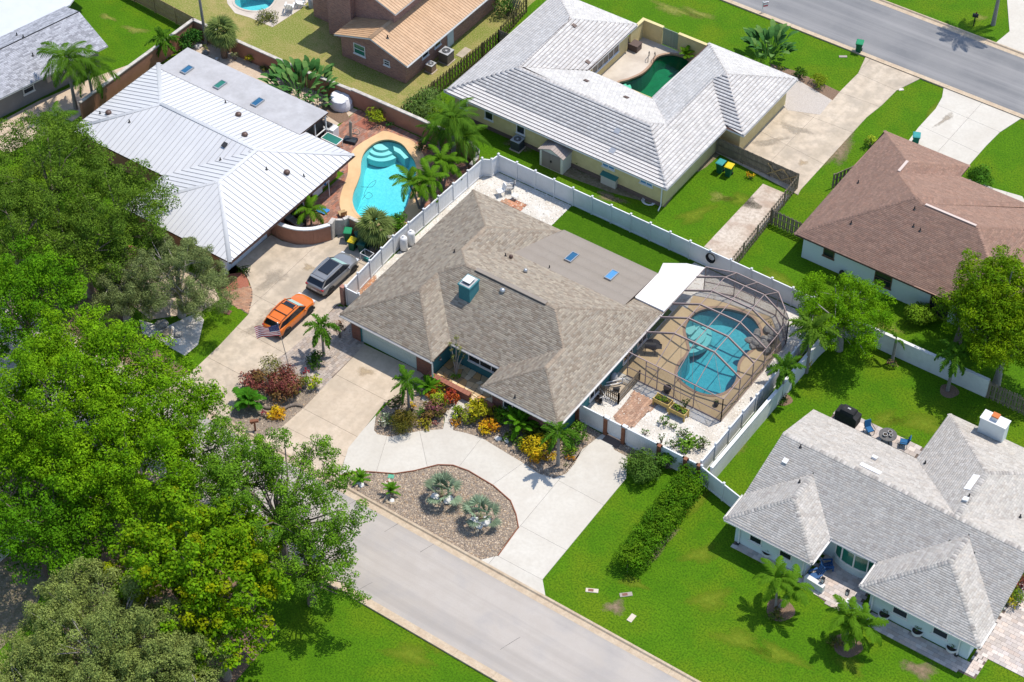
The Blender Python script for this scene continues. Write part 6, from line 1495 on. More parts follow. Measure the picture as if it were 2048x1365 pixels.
# --- palms
def frond_mesh(L, n, lw, droop, rise, rg, matn='leaf_palm', plume=0.0, wid=.07, tint=(1, 1, 1), leaf_droop=.35):
    """feather leaf heading +x: arched rachis with leaflets on both sides"""
    t = np.linspace(0, 1, 9); X = L*(t-.12*droop*t**3); Z = L*(rise*t-droop*t**2.1)
    V, Q, T = [], [], []
    for i in range(8):
        w0, w1 = .03*(1-t[i]*.8), .03*(1-t[i+1]*.8); j = len(V)
        V += [(X[i], -w0, Z[i]+.01), (X[i], w0, Z[i]+.01), (X[i+1], w1, Z[i+1]+.01), (X[i+1], -w1, Z[i+1]+.01)]; Q.append((j, j+1, j+2, j+3)); T.append((1.6, 1.4, 1.2))
    for k in range(n):
        s = .12+.88*(k+.5)/n; x = np.interp(s, t, X); z = np.interp(s, t, Z); tz = np.interp(s, t, np.gradient(Z, X)); ll = lw*(math.sin(PI*min(.97, s*.92+.06))**.6)
        for sg in (-1, 1):
            a = sg*rg.uniform(.75, 1.1)*(1-.35*s); pl = rg.uniform(-1, 1)*plume; l2 = ll*rg.uniform(.85, 1.1)
            dx, dy, dz = math.cos(a)*.75, math.sin(a), tz*math.cos(a)*.7+pl
            nn = math.sqrt(dx*dx+dy*dy+dz*dz); dx, dy, dz = dx/nn, dy/nn, dz/nn
            p0 = np.array([x, 0, z]); p1 = p0+np.array([dx, dy, dz])*l2*.55; p2 = p0+np.array([dx, dy, dz-leaf_droop])*l2
            sd = np.array([-dy, dx, 0.0]); sd = sd/max(1e-6, np.linalg.norm(sd))*wid*.5
            j = len(V); V += [tuple(p0-sd*.5), tuple(p1-sd), tuple(p1+sd), tuple(p0+sd*.5), tuple(p2), tuple(p2+sd*.15)]
            kk = rg.uniform(.75, 1.25); Q += [(j, j+1, j+2, j+3), (j+1, j+4, j+5, j+2)]; T += [tuple(c*kk for c in tint)]*2
    return np_mesh('frond', V, Q, matn, np.array(T))
_rg = np.random.default_rng(77)
FROND = {
    'queen': [frond_mesh(2.7, 40, .62, .75+.15*i, .55, _rg, wid=.05, leaf_droop=.7) for i in range(3)],
    'foxtail': [frond_mesh(1.7, 40, .36, .70+.18*i, .55, _rg, plume=.9, wid=.085, tint=(.9, 1.0, .9)) for i in range(3)],
    'xmas': [frond_mesh(1.85, 32, .46, .62+.15*i, .62, _rg, wid=.06, tint=(1.25, 1.25, .8), leaf_droop=.5) for i in range(3)],
    'silverfox': [frond_mesh(1.9, 40, .36, .70+.18*i, .5, _rg, plume=.8, wid=.08, tint=(1.25, 1.1, 1.2)) for i in range(3)],
    'cycad': [frond_mesh(1.2, 44, .22, .45+.2*i, .75, _rg, wid=.034, tint=(1.2, 1.5, .8)) for i in range(3)],
    'areca': [frond_mesh(1.4, 18, .40, .5+.2*i, .9, _rg, wid=.07, tint=(1.3, 1.3, .6)) for i in range(3)],
    'philo': [frond_mesh(1.2, 13, .42, .45+.2*i, .8, _rg, wid=.11, tint=(.75, 1.2, .9)) for i in range(3)]}
def palm_head(root, top, kind, n, rg, scale=1.0, spread=(-.5, .75), spear=True):
    x, y, z = top
    for i in range(n):
        o = obj('frond', FROND[kind][int(rg.integers(3))], root, (x, y, z), None, scale*rg.uniform(.85, 1.1))
        s = (i+.5)/n; pitch = spread[0]+(spread[1]-spread[0])*s
        o.rotation_euler = (rg.uniform(-.25, .25), -pitch, i*2.39996+rg.uniform(-.2, .2))
    if spear:
        o = obj('frond', FROND[kind][0], root, (x, y, z), None, scale*.8); o.rotation_euler = (0, -1.15, rg.uniform(0, 6))
def palm(name, label, bx_, by_, h, kind, n, seed, r=.11, lean=(0, 0), scale=1.0, shaft=.5, trunk='palm_trunk', group=None, spread=(-.5, .75), world=None):
    """feather palm whose trunk foot is at pixel (bx_, by_)"""
    rg = np.random.default_rng(seed); x, y = world if world else P2(bx_, by_, 0)
    root = thing(name, label, 'palm', (x, y, 0), 0, group)
    m = MB(); k = 7
    m.tube([(lean[0]*(i/k)**1.5, lean[1]*(i/k)**1.5, h*i/k) for i in range(k+1)], [r*(1.35-.45*min(1, i/3)) for i in range(k+1)], 9); m.smooth = True
    m.build('trunk', trunk, root)
    if shaft: MB().tube([(lean[0], lean[1], h-.05), (lean[0], lean[1], h+shaft*.6), (lean[0], lean[1], h+shaft)], [r*.95, r*.85, r*.35], 8).build('crownshaft', 'crownshaft', root, smooth=True)
    palm_head(root, (lean[0], lean[1], h+shaft*.85), kind, int(n*1.25), rg, scale, spread)
    return root
palm('queen_palm', 'taller queen palm in front of the slate grey roof', 152, 218, 4.9, 'queen', 17, 401, .15, trunk='palm_trunk', shaft=.35, world=None)
palm('queen_palm', 'queen palm at the end of the terracotta wall, right of the taller one', 189, 212, 3.9, 'queen', 14, 402, .14, shaft=.35)
palm('queen_palm', 'shorter bushy palm above the dark oak', 122, 300, 2.6, 'queen', 14, 403, .14, shaft=.35, scale=.8)
palm('queen_palm', 'tall palm by the terracotta wall with smooth grey trunk', 908, 318, 3.7, 'queen', 16, 404, .19, shaft=.4, scale=.95)
palm('foxtail_palm', 'slim palm left of the tall grey trunked palm', 880, 312, 2.2, 'queen', 11, 405, .09, shaft=.3, scale=.75)
palm('foxtail_palm', 'slim palm right of the tall grey trunked palm', 934, 333, 2.8, 'queen', 12, 406, .09, shaft=.3, scale=.8)
palm('small_palm', 'small green palm at the corner of the terracotta garden wall', 333, 117, 1.7, 'foxtail', 9, 407, .08, shaft=.3)
palm('foxtail_palm', 'young palm between the orange car and the garage', 648, 712, 2.6, 'foxtail', 9, 408, .10, shaft=.5, scale=.95)
palm('foxtail_palm', 'palm standing behind the round clipped olive shrub', 818, 822, 2.6, 'foxtail', 9, 409, .10, shaft=.5, scale=.9)
palm('foxtail_palm', 'palm at the right end of the stone bed by the front wall', 1116, 931, 3.0, 'foxtail', 9, 410, .12, shaft=.5, scale=.9)
palm('foxtail_palm', 'tall palm between the two white walls right of the screened pool', 1612, 745, 4.1, 'silverfox', 11, 411, .13, shaft=.5, scale=1.1)
palm('foxtail_palm', 'shorter palm against the white wall in the grey house back yard', 1561, 801, 2.9, 'foxtail', 10, 412, .10, shaft=.5, scale=1.0)
palm('foxtail_palm', 'palm leaning over the white wall near the right edge tree', 1895, 781, 3.3, 'foxtail', 10, 413, .12, shaft=.5, scale=1.1, spread=(-.9, .5))
palm('bare_palm', 'nearly bare palm stump with one spear leaf by the white wall', 1784, 724, 2.1, 'foxtail', 2, 414, .12, shaft=.3, scale=.6)
palm('small_palm', 'young areca palm in a pot inside the curved terracotta wall', 623, 450, 1.3, 'xmas', 9, 415, .07, shaft=.3, scale=.85)
palm('tall_palm', 'tall palm trunk at the top right corner of the street', 1986, 50, 7.2, 'queen', 15, 416, .16, shaft=.4)
def palm_cluster(label, bx_, by_, stems, kind, seed, scale=1.0, group=None):
    rg = np.random.default_rng(seed); x, y = P2(bx_, by_, 0); root = thing('palm_cluster', label, 'palm', (x, y, 0), 0, group)
    for (lx, ly, h, n) in stems:
        MB().tube([(lx*.15, ly*.15, 0), (lx*.5, ly*.5, h*.5), (lx, ly, h)], [.10, .085, .075], 8).build('trunk', 'palm_trunk', root, smooth=True)
        MB().tube([(lx, ly, h-.03), (lx, ly, h+.35)], [.08, .05], 8).build('crownshaft', 'crownshaft', root, smooth=True)
        palm_head(root, (lx, ly, h+.32), kind, n, rg, scale, (-.45, .8))
    return root
palm_cluster('multi stem palm on the lawn left of the patio steps', 1552, 1218, [(-.25, .1, 2.5, 11), (.75, .35, 2.1, 10)], 'xmas', 420, 1.0)
palm_cluster('multi stem palm on the lawn in front of the planters', 1692, 1290, [(-.15, .1, 2.4, 11), (.75, .3, 2.0, 10), (.3, -.3, 1.5, 6)], 'xmas', 421, 1.0)
palm_cluster('multi stem palm leaning over the aqua pool', 842, 418, [(-.75, -.35, 2.4, 10), (.1, .1, 2.1, 9), (.5, .6, 2.6, 10)], 'xmas', 422, .95)
palm_cluster('multi stem palm beside the white fence near the aqua pool', 885, 378, [(-.2, .1, 2.5, 10), (.3, .5, 2.1, 9)], 'xmas', 423, .9)
# rings of dark soil under the lawn palms
for px, py, rr in ((1560, 1221, .95), (1695, 1292, .95), (1898, 783, .7), (1568, 800, .6)):
    x, y = P2(px, py); o = MB().flat([[(x+rr*math.cos(t)*(1+.1*math.sin(3*t)), y+rr*math.sin(t)) for t in [2*PI*i/18 for i in range(18)]]], .008).build('mulch_ring', 'mulch'); struct(o)
for px, py, lb in ((1553, 1232, 'low plants at the foot of the lawn palm by the patio steps'), (1672, 1285, 'low bromeliads at the foot of the lawn palm by the planters')): shrub('bromeliad_patch', lb, px, py, .6, .4, .20, [(.10, .16, .02), (.20, .14, .04), (.07, .12, .02)], int(px), 45, 6)

def fan_leaf(R, seg, pet, rg, matn, span=4.3, droop=.25, tint=(1, 1, 1), wid=1.0):
    V, Q, T = [], [], []; j = 0
    V += [(0, -.02, 0), (0, .02, 0), (pet, .015, pet*.12), (pet, -.015, pet*.12)]; Q.append((0, 1, 2, 3)); T.append((1.4, 1.3, 1.0))
    for i in range(seg):
        a = -span/2+span*(i+.5)/seg; w2 = span/seg*R*.5*.55*wid; L = R*rg.uniform(.88, 1.08)
        d = np.array([math.cos(a), math.sin(a), .12]); s = np.array([-math.sin(a), math.cos(a), 0]); o = np.array([pet, 0, pet*.12])
        p1 = o+d*L*.55; p2 = o+d*L-np.array([0, 0, droop*L]); j = len(V)
        fold = np.array([0, 0, .03*(1 if i % 2 else -1)])
        V += [tuple(o), tuple(p1-s*w2+fold), tuple(p1+s*w2-fold), tuple(o+s*.005), tuple(p2-s*w2*.15), tuple(p2+s*w2*.15)]
        k = rg.uniform(.8, 1.2); Q += [(j, j+1, j+2, j+3), (j+1, j+4, j+5, j+2)]; T += [tuple(c*k for c in tint)]*2
    return np_mesh('frond', V, Q, matn, np.array(T))
FAN = [fan_leaf(.75, 18, .75, _rg, 'leaf_fan', 4.4, .35+.15*i) for i in range(3)]
SILV = [fan_leaf(.60, 16, .85, _rg, 'leaf_silver', 3.4, .14, (.85+.2*i,)*3, 1.3) for i in range(3)]
def fan_palm(label, bx_, by_, h, n, seed, r=.22, scale=1.0, leafs=None, trunk='palm_trunk_brown', name='fan_palm', lo=-.7, hi=1.2, world=None):
    rg = np.random.default_rng(seed); x, y = P2(bx_, by_, 0); root = thing(name, label, 'palm', (x, y, 0))
    m = MB(); kk = 12; m.tube([(0, 0, h*i/kk) for i in range(kk+1)], [r*(1.05+.09*(i % 2)) for i in range(kk+1)], 9); m.smooth = True; m.build('trunk', trunk, root)
    for i in range(n):
        o = obj('frond', (leafs or FAN)[int(rg.integers(3))], root, (0, 0, h-.03), None, scale*rg.uniform(.85, 1.12)); s = (i+.5)/n
        o.rotation_euler = (rg.uniform(-.3, .3), -(lo+(hi-lo)*s), i*2.39996)
    return root
fan_palm('large fan palm with rough trunk behind the flat grey roof', 449, 115, 2.7, 34, 430, .26, 1.15)
fan_palm('fan palm beside the garbage bins at the end of the aqua pool', 752, 490, 1.9, 30, 431, .22, 1.15)
fan_palm('silvery blue fan palm with white boulders, left one on the stone island', 884, 1000, .65, 13, 432, .16, 1.2, SILV, name='silver_palm', lo=-.05, hi=1.45)
fan_palm('silvery blue fan palm with white boulders, right one on the stone island', 962, 1045, .65, 13, 433, .16, 1.15, SILV, name='silver_palm', lo=-.05, hi=1.45)
def rosette(name, label, px, py, kind, n, seed, scale=1.0, lo=.1, hi=1.1, base=.1, cat='plant'):
    rg = np.random.default_rng(seed); x, y = P2(px, py, 0); root = thing(name, label, cat, (x, y, 0))
    MB().tube([(0, 0, 0), (0, 0, base+.12)], [.12, .09], 8).build('stem', 'palm_trunk_brown', root)
    palm_head(root, (0, 0, base), kind, n, rg, scale, (lo, hi), False); return root
rosette('cycad', 'bright green cycad in front of the brick front wall', 1042, 862, 'cycad', 30, 440, 1.5, .1, 1.2, .5)
rosette('grass_plant', 'spiky green grassy plant by the courtyard wall', 858, 782, 'cycad', 20, 441, 1.0, .2, 1.2)
rosette('philodendron', 'big green philodendron at the end of the driveway bed', 497, 814, 'philo', 16, 442, 1.15, .1, 1.1, .3)
rosette('small_cycad', 'small cycad with white stone at the left end of the stone island', 722, 962, 'cycad', 14, 443, .8, .1, 1.2)
rosette('small_cycad', 'small cycad in a ring of rocks on the stone island', 783, 990, 'cycad', 14, 444, .8, .2, 1.2, .25)
rosette('small_palm', 'small yellow areca palm beside the green pool in the courtyard', 1372, 118, 'areca', 12, 445, .8, .2, 1.2)
rosette('green_plant', 'small dark leafed plant against the yellow wall beside the shed', 1158, 330, 'cycad', 10, 446, .6)
# big paddle leaves (each leaf its own piece)
def paddle_leaf(L, W, pet, rg, tint):
    V, Q, T = [], [], []; n = 7
    V += [(0, -.025, 0), (0, .025, 0), (pet*.25, .02, pet), (pet*.25, -.02, pet)]; Q.append((0, 1, 2, 3)); T.append(tuple(c*1.1 for c in tint))
    pr = None
    for i in range(n+1):
        t = i/n; w2 = W*.5*math.sin(PI*(.06+.90*t))**.8; x = pet*.25+L*(.25*t+.35*t*t); z = pet+L*(.95*t-.38*t*t)
        row = [(x, -w2, z+.14*w2), (x, 0, z), (x, w2, z+.14*w2)]
        if pr:
            j = len(V); V += pr+row; Q += [(j, j+1, j+4, j+3), (j+1, j+2, j+5, j+4)]; k = rg.uniform(.8, 1.2); T += [tuple(c*k for c in tint)]*2
        pr = row
    return np_mesh('leaf', V, Q, 'leaf_any', np.array(T))
PAD = [paddle_leaf(1.1, .38, 1.2, _rg, c) for c in ((.05, .14, .03), (.07, .18, .04), (.04, .11, .025), (.11, .20, .05))]
def paddle_clump(name, label, px, py, r, n, seed, scale=1.0):
    rg = np.random.default_rng(seed); x, y = P2(px, py, 0); root = thing(name, label, 'plant', (x, y, 0))
    for i in range(n):
        t = rg.uniform(0, 2*PI); s = math.sqrt(rg.random())*r; o = obj('leaf', PAD[int(rg.integers(4))], root, (s*math.cos(t), s*math.sin(t), rg.uniform(0, .5)), None, scale*rg.uniform(.75, 1.15))
        o.rotation_euler = (rg.uniform(-.15, .15), rg.uniform(-.1, .35), t+rg.uniform(-.8, .8))
    return root
paddle_clump('bird_of_paradise', 'big clump of paddle leaves behind the flat grey roof end', 605, 200, 2.2, 150, 450, 1.1)
paddle_clump('bird_of_paradise', 'big clump of paddle leaves at the corner of the white tile roof', 1537, 122, 1.2, 70, 451, 1.2)
paddle_clump('banana_plant', 'paler leafy clump below the paddle leaves beside the flat roof', 632, 222, .8, 22, 452, .6)
# slender dracaena in the courtyard
rg = np.random.default_rng(460); x, y = P2(912, 752, 0); root = thing('dracaena', 'slender pale stemmed dracaena rising above the courtyard window', 'plant', (x, y, 0))
for i, (lx, ly, h) in enumerate(((-.5, .1, 3.0), (-.1, .3, 3.7), (.3, .2, 2.9), (.5, .5, 2.3), (-.2, -.1, 2.0))):
    MB().tube([(0, 0, 0), (lx*.35, ly*.35, h*.5), (lx, ly, h)], [.05, .04, .025], 6).build('stem', 'bark_pale', root, smooth=True)
    V, Q, T = clump_leaves([((lx, ly, h), .22), ((lx*.8, ly*.8, h*.82), .16)], 90, .26, rg, [(.22, .23, .05), (.14, .16, .03), (.30, .26, .08)], .16, 1, .6); obj('leaf_tuft', np_mesh('leaf_tuft', V, Q, 'leaf_any', T), root)
# ------------------------------------------------------------------ SCREENED POOL ENCLOSURE
mat('bronze', (.34, .25, .23), .45, spec=.5)
def screen_mat(name, op, col):
    m = bpy.data.materials.new(name); m.use_nodes = True; MATS[name] = m; n, l = m.node_tree.nodes, m.node_tree.links; n.remove(n['Principled BSDF'])
    a = n.new('ShaderNodeBsdfTransparent'); b = n.new('ShaderNodeBsdfDiffuse'); b.inputs[0].default_value = (*col, 1); x = n.new('ShaderNodeMixShader'); x.inputs[0].default_value = op
    l.new(a.outputs[0], x.inputs[1]); l.new(b.outputs[0], x.inputs[2]); l.new(x.outputs[0], n['Material Output'].inputs[0])
screen_mat('screen', .25, (.05, .045, .05)); screen_mat('screen_wall', .42, (.075, .07, .075))
EN = thing('pool_enclosure', 'bronze framed screen enclosure over the turquoise pool', 'enclosure', (0, 0, 0))
fb = [1.9, 4.35, 6.25, 8.0, 9.73, 11.5]
def prof(i):
    if i == 0: return [(9.0, 1.9, 2.52), (11.33, 1.9, 2.46), (14.70, 1.9, 2.43), (17.0, 1.9, 2.40)]
    if i == 6: return [(9.0, 12.85, 2.52), (11.25, 13.6, 2.52), (14.85, 13.65, 2.46), (16.85, 11.65, 2.40)]
    return [(9.0, fb[i], 2.52), (11.33, fb[i], 3.74), (14.70, fb[i], 3.78), (17.0 if i < 5 else 16.8, fb[i], 2.40)]
def bar(a, b, w_=.06, h=.06, name='beam'): return MB().beam(a, b, w_, h).build(name, 'bronze', EN)
PR = [prof(i) for i in range(7)]
mid = lambda a, b: tuple((x+y)/2 for x, y in zip(a, b))
for i in range(7):
    for j in range(3): bar(PR[i][j], PR[i][j+1], .08 if 0 < i < 6 else .06, .15 if 0 < i < 6 else .06)
for i in range(6):
    for j in range(4): bar(PR[i][j], PR[i+1][j], .05, .05, 'purlin')
    a, b = mid(PR[i][1], PR[i][2]), mid(PR[i+1][1], PR[i+1][2]); bar(a, b, .05, .05, 'purlin')
def scr(pts, m_='screen'): MB().poly(pts).build('screen_panel', m_, EN)
for i in range(6):
    A, B = PR[i], PR[i+1]
    scr([A[0], A[1], B[1], B[0]]); scr([A[1], mid(A[1], A[2]), mid(B[1], B[2]), B[1]]); scr([mid(A[1], A[2]), A[2], B[2], mid(B[1], B[2])]); scr([A[2], A[3], B[3], B[2]])
def wallrun(pts, rails=(.08, .95), posts=True):
    for k in range(len(pts)-1):
        (x0, y0, z0), (x1, y1, z1) = pts[k], pts[k+1]
        for z in rails: bar((x0, y0, z), (x1, y1, z), .05, .06, 'rail')
        bar((x0, y0, 0), (x0, y0, z0), .06, .06, 'post')
        scr([(x0, y0, .1), (x1, y1, .1), (x1, y1, z1), (x0, y0, z0)], 'screen_wall')
        MB().box(min(x0, x1)-.012, max(x0, x1)+.012, min(y0, y1)-.012, max(y0, y1)+.012, .0, .05).build('kick_rail', 'bronze', EN) if (abs(x0-x1) < .01 or abs(y0-y1) < .01) else None
    x, y, z = pts[-1]; bar((x, y, 0), (x, y, z), .06, .06, 'post')
fxs = [9.0]+[P2(1180+px*Z2, 500+py*Z2)[0] for px, py in ((405, 955), (480, 1005), (605, 1060), (745, 1130))]+[17.0]
wallrun([(x, 1.9, 2.46) for x in fxs])
wallrun([(17.0, y, 2.40) for y in (1.9, 4.35, 6.25, 8.0, 9.73, 11.4)])
wallrun([(17.0, 11.4, 2.4), (16.0, 12.6, 2.42), (14.9, 13.6, 2.45), (13.0, 13.62, 2.5), (11.2, 13.6, 2.5), (9.0, 12.85, 2.5)])
for z in (2.0,): bar((fxs[1], 1.88, z), (fxs[2], 1.88, z), .05, .06, 'door_rail')
for a, b in (((11.9, 4.35, 3.74), (13.6, 1.9, .1)), ((14.7, 4.35, 3.78), (16.9, 1.9, 2.4)), ((13.0, 4.35, 3.74), (14.4, 1.9, 2.4)), ((17, 2.0, 2.3), (17, 4.3, .1)), ((17, 9.8, .1), (17, 11.3, 2.3))): MB().tube([a, b], .012, 4).build('cable', 'bronze', EN)

# ------------------------------------------------------------------ CARS
mat('car_orange', (.60, .135, .006), .28, spec=.5); mat('car_silver', (.23, .23, .232), .3, spec=.6, metal=.35)
for n_ in ('car_orange', 'car_silver'):
    b_ = MATS[n_].node_tree.nodes['Principled BSDF']; b_.inputs['Coat Weight'].default_value = .6; b_.inputs['Coat Roughness'].default_value = .08
mat('car_glass', (.010, .012, .016), .05, spec=.7); mat('rubber', (.018, .018, .018), .8); mat('rim', (.35, .35, .36), .35, metal=.7); mat('cladding', (.03, .03, .032), .7)
mat('lamp_red', (.45, .01, .015), .25, spec=.6); mat('lamp_clear', (.65, .66, .68), .15, spec=.7); mat('sunshade', (.42, .62, .58), .35, metal=.2); mat('plate_white', (.7, .7, .68), .5)
def car(label, loc, L, W, Hh, paint, rails, glassroof, seed):
    r = thing('car', label, 'car', (loc[0], loc[1], .05)); h = L/2; s = W/2/.90; zk = Hh/1.60
    st = [(-1.0, .60, .47, .74), (-.985, .76, .36, .90), (-.95, .84, .31, .98), (-.86, .885, .28, 1.03), (-.55, .90, .26, 1.03), (0, .90, .25, 1.01), (.36, .895, .25, .99), (.50, .89, .25, .985), (.62, .88, .26, .96), (.78, .86, .28, .90), (.90, .80, .31, .82), (.965, .70, .36, .74), (1.0, .52, .44, .64)]
    rows = []
    for t, w_, zb, zt in st:
        y = t*h; w_ *= s; zb *= zk; zt = (zt+(.07 if -.8 < t < .3 else 0))*zk; zm = (zb+zt)/2
        half = [(w_*.80, zb), (w_*.97, zb+.10), (w_, zm), (w_*.985, zt-.10), (w_*.93, zt-.015), (w_*.72, zt+.03), (w_*.35, zt+.05)]
        rows.append([(-x, y, z) for x, z in half]+[(0, y, zt+.055)]+[(x, y, z) for x, z in half[::-1]])
    m = MB().quadgrid(rows); m.poly(rows[0]); m.poly(rows[-1][::-1])
    for i in range(len(rows)-1): m.poly([rows[i][0], rows[i][-1], rows[i+1][-1], rows[i+1][0]])
    m.build('body', paint, r, smooth=38)
    # dark lower cladding
    m = MB()
    for sg in (-1, 1): m.box(sg*W/2*.985-.03, sg*W/2*.985+.03, -h*.86, h*.86, .22*zk, .40*zk)
    m.box(-W/2*.86, W/2*.86, -h-.015, -h*.94, .34*zk, .56*zk); m.box(-W/2*.70, W/2*.70, h*.95, h+.005, .34*zk, .52*zk); m.build('cladding', 'cladding', r)
    # cabin
    bl = [(-.93*h, .72, 1.08), (-.55*h, .84, 1.13), (0, .85, 1.10), (.34*h, .83, 1.04), (.50*h, .74, 1.0)]
    tp = [(-.70*h, .66, 1.48), (-.46*h, .72, 1.56), (-.10*h, .73, 1.60), (.10*h, .71, 1.575), (.18*h, .66, 1.53)]
    B = [[(-x*s, y, z*zk) for y, x, z in bl], [(x*s, y, z*zk) for y, x, z in bl]]; T = [[(-x*s, y, z*zk) for y, x, z in tp], [(x*s, y, z*zk) for y, x, z in tp]]
    m = MB()
    for k in range(4): m.poly([T[0][k], T[1][k], T[1][k+1], T[0][k+1]]) if False else m.quadgrid([[T[0][k], (T[0][k][0]*.5, T[0][k][1], T[0][k][2]+.03), (T[1][k][0]*.5, T[1][k][1], T[1][k][2]+.03), T[1][k]], [T[0][k+1], (T[0][k+1][0]*.5, T[0][k+1][1], T[0][k+1][2]+.03), (T[1][k+1][0]*.5, T[1][k+1][1], T[1][k+1][2]+.03), T[1][k+1]]])
    m.build('roof', paint, r, smooth=60)
    for sd in (0, 1):
        g = MB()
        for k in range(4): g.poly([B[sd][k], B[sd][k+1], T[sd][k+1], T[sd][k]])
        o = g.build('side_window', 'car_glass', r)
        p = MB()
        for k, w_ in ((0, .22), (4, .09)): p.beam(B[sd][k], T[sd][k], w_, .03, up=(1, 0, 0))
        dp = MB().beam(B[sd][2], T[sd][2], .09, .012, up=(1, 0, 0)); dp.build('door_pillar', 'cladding', r)
        for k in range(4): p.beam(T[sd][k], T[sd][k+1], .05, .07)
        p.build('pillar', paint, r)
    f = lambda a, b, t: tuple(x+(y-x)*t for x, y in zip(a, b))
    MB().poly([B[0][4], B[1][4], T[1][4], T[0][4]]).poly([f(B[0][3], B[0][4], 1), B[0][3], T[0][3], T[0][4]]).build('windshield', 'car_glass', r)
    up_ = (0, .012, .015); sh = [f(f(B[0][4], B[1][4], .08), f(T[0][4], T[1][4], .08), .12), f(f(B[0][4], B[1][4], .92), f(T[0][4], T[1][4], .92), .12), f(f(B[0][4], B[1][4], .92), f(T[0][4], T[1][4], .92), .88), f(f(B[0][4], B[1][4], .08), f(T[0][4], T[1][4], .08), .88)]
    MB().poly([tuple(a+b for a, b in zip(p_, up_)) for p_ in sh]).build('sunshade', 'sunshade', r)
    MB().poly([B[1][0], B[0][0], T[0][0], T[1][0]]).build('rear_window', 'car_glass', r)
    MB().box(-.62*s, .62*s, -.84*h, -.74*h, 1.52*zk, 1.565*zk).build('spoiler', paint, r)
    # glass roof panel
    a, b = glassroof; MB().box(-.46*s, .46*s, a*h, b*h, 1.60*zk, 1.638*zk).build('roof_window', 'car_glass', r)
    if rails:
        for sg in (-1, 1): MB().tube([(sg*.60*s, -.70*h, 1.56*zk), (sg*.61*s, -.5*h, 1.65*zk), (sg*.61*s, .05*h, 1.655*zk), (sg*.60*s, .16*h, 1.585*zk)], .022, 5).build('roof_rail', 'metal_steel' if rails == 1 else 'cladding', r)
        if rails == 2:
            for y in (-.42, -.05): MB().box(-.6*s, .6*s, y*h-.03, y*h+.03, 1.64*zk, 1.67*zk).build('crossbar', 'cladding', r)
    wm = MB().lathe([(.19, -.10), (.30, -.115), (.345, -.08), (.345, .08), (.30, .115), (.19, .10)], 20); wm.smooth = True; tyre = wm.mesh('tyre', 'rubber')
    rm = MB().lathe([(.0, .07), (.05, .085), (.19, .095), (.215, .10)], 20); 
    rim = rm.mesh('rim', 'rim')
    sp = MB()
    for k in range(5): 
        t = 2*PI*k/5; sp.beam((.05*math.cos(t), .05*math.sin(t), .098), (.20*math.cos(t), .20*math.sin(t), .105), .06, .02)
    spoke = sp.mesh('spoke', 'rubber')
    for sg in (-1, 1):
        for y in (-.60*h, .615*h):
            e_ = bpy.data.objects.new('wheel', None); COL.objects.link(e_); e_.parent = r; e_.location = (sg*(W/2-.11), y, .345); e_.rotation_euler = (0, sg*PI/2, 0)
            obj('tyre', tyre, e_); obj('rim', rim, e_); obj('spoke', spoke, e_)
            am = MB()
            ar = [[(sg*(W/2+dx), y+rad*math.cos(t), .345+rad*math.sin(t)) for t in [PI*k/12 for k in range(-1, 14)]] for rad, dx in ((.37, .012), (.43, .016), (.46, -.02))]
            am.quadgrid(ar); am.build('wheel_arch', 'cladding', r)
            MB().lathe([(.0, 0), (.38, 0)], 16, (0, 0, 0)).build('wheel_well', 'rubber', r).matrix_local = Matrix.Translation((sg*(W/2-.004), y, .345)) @ Matrix.Rotation(PI/2, 4, 'Y')
        MB().box(sg*.70*s-.13, sg*.70*s+.13, -h*.985, -h*.90, .82*zk, .96*zk).build('tail_lamp', 'lamp_red', r)
        MB().box(sg*.66*s-.14, sg*.66*s+.14, h*.86, h*.965, .70*zk, .80*zk).build('headlight', 'lamp_clear', r)
        MB().box(sg*(W/2+.09)-.09, sg*(W/2+.09)+.09, .32*h, .36*h, .98*zk, 1.11*zk).build('mirror', paint if paint == 'car_silver' else 'car_orange', r)
        for y in (-.25, .12): MB().box(sg*(W/2*.985)-.015, sg*(W/2*.985)+.015, y*h, y*h+.16, .86*zk, .89*zk).build('door_handle', paint, r)
    MB().box(-.26, .26, -h-.01, -h*.975, .62*zk, .74*zk).build('license_plate', 'plate_white', r)
    return r
car('orange compact SUV parked in the stained driveway, reflective shade in windshield', (-15.03, -7.78), 4.45, 1.80, 1.53, 'car_orange', 2, (-.06, .13), 1)
car('silver SUV with dark glass roof parked beside the white vinyl fence', (-15.13, -2.40), 4.62, 1.86, 1.60, 'car_silver', 1, (-.50, .14), 2)

# ------------------------------------------------------------------ FLAG
FG = thing('flagpole', 'thin metal flagpole rising from the driveway bed', 'flagpole', P(579, 738, 0))
top = (-.42, -.25, 4.75); MB().tube([(0, 0, 0), top], [.035, .022], 6).build('pole', 'metal_steel', FG, smooth=True)
MB().lathe([(.0, .07), (.05, .05), (.06, .0), (.05, -.04), (.0, -.06)], 8, top).build('finial', 'metal_steel', FG)
mat('flag_cloth', (1, 1, 1), .8, attr='tint', transl=.3)
m = MB(); nx_, ny_ = 24, 13; x0, y0 = P2(579, 738); L_ = Vector((-.80, -.60, 0))
def fp(u, v):
    w_ = math.sin(u*6.0+v*1.5)*.14*u**.5+math.sin(u*11+2)*.05; hgt = 4.65-v*1.1-.25*u*(1-.3*v)-.12*math.sin(u*3.0)
    b_ = Vector((x0, y0, 0))+Vector((top[0], top[1], 0))*(hgt/4.75); q_ = b_+L_*(u*1.75)+Vector((.6, -.8, 0))*w_; return (q_.x, q_.y, hgt)
for i in range(nx_):
    for j in range(ny_):
        cant = i < nx_*.4 and j < 7; c = (.035, .045, .16) if cant else ((.45, .025, .045) if j % 2 == 0 else (.80, .78, .76))
        m.poly([fp(i/nx_, j/ny_), fp((i+1)/nx_, j/ny_), fp((i+1)/nx_, (j+1)/ny_), fp(i/nx_, (j+1)/ny_)], c=c)
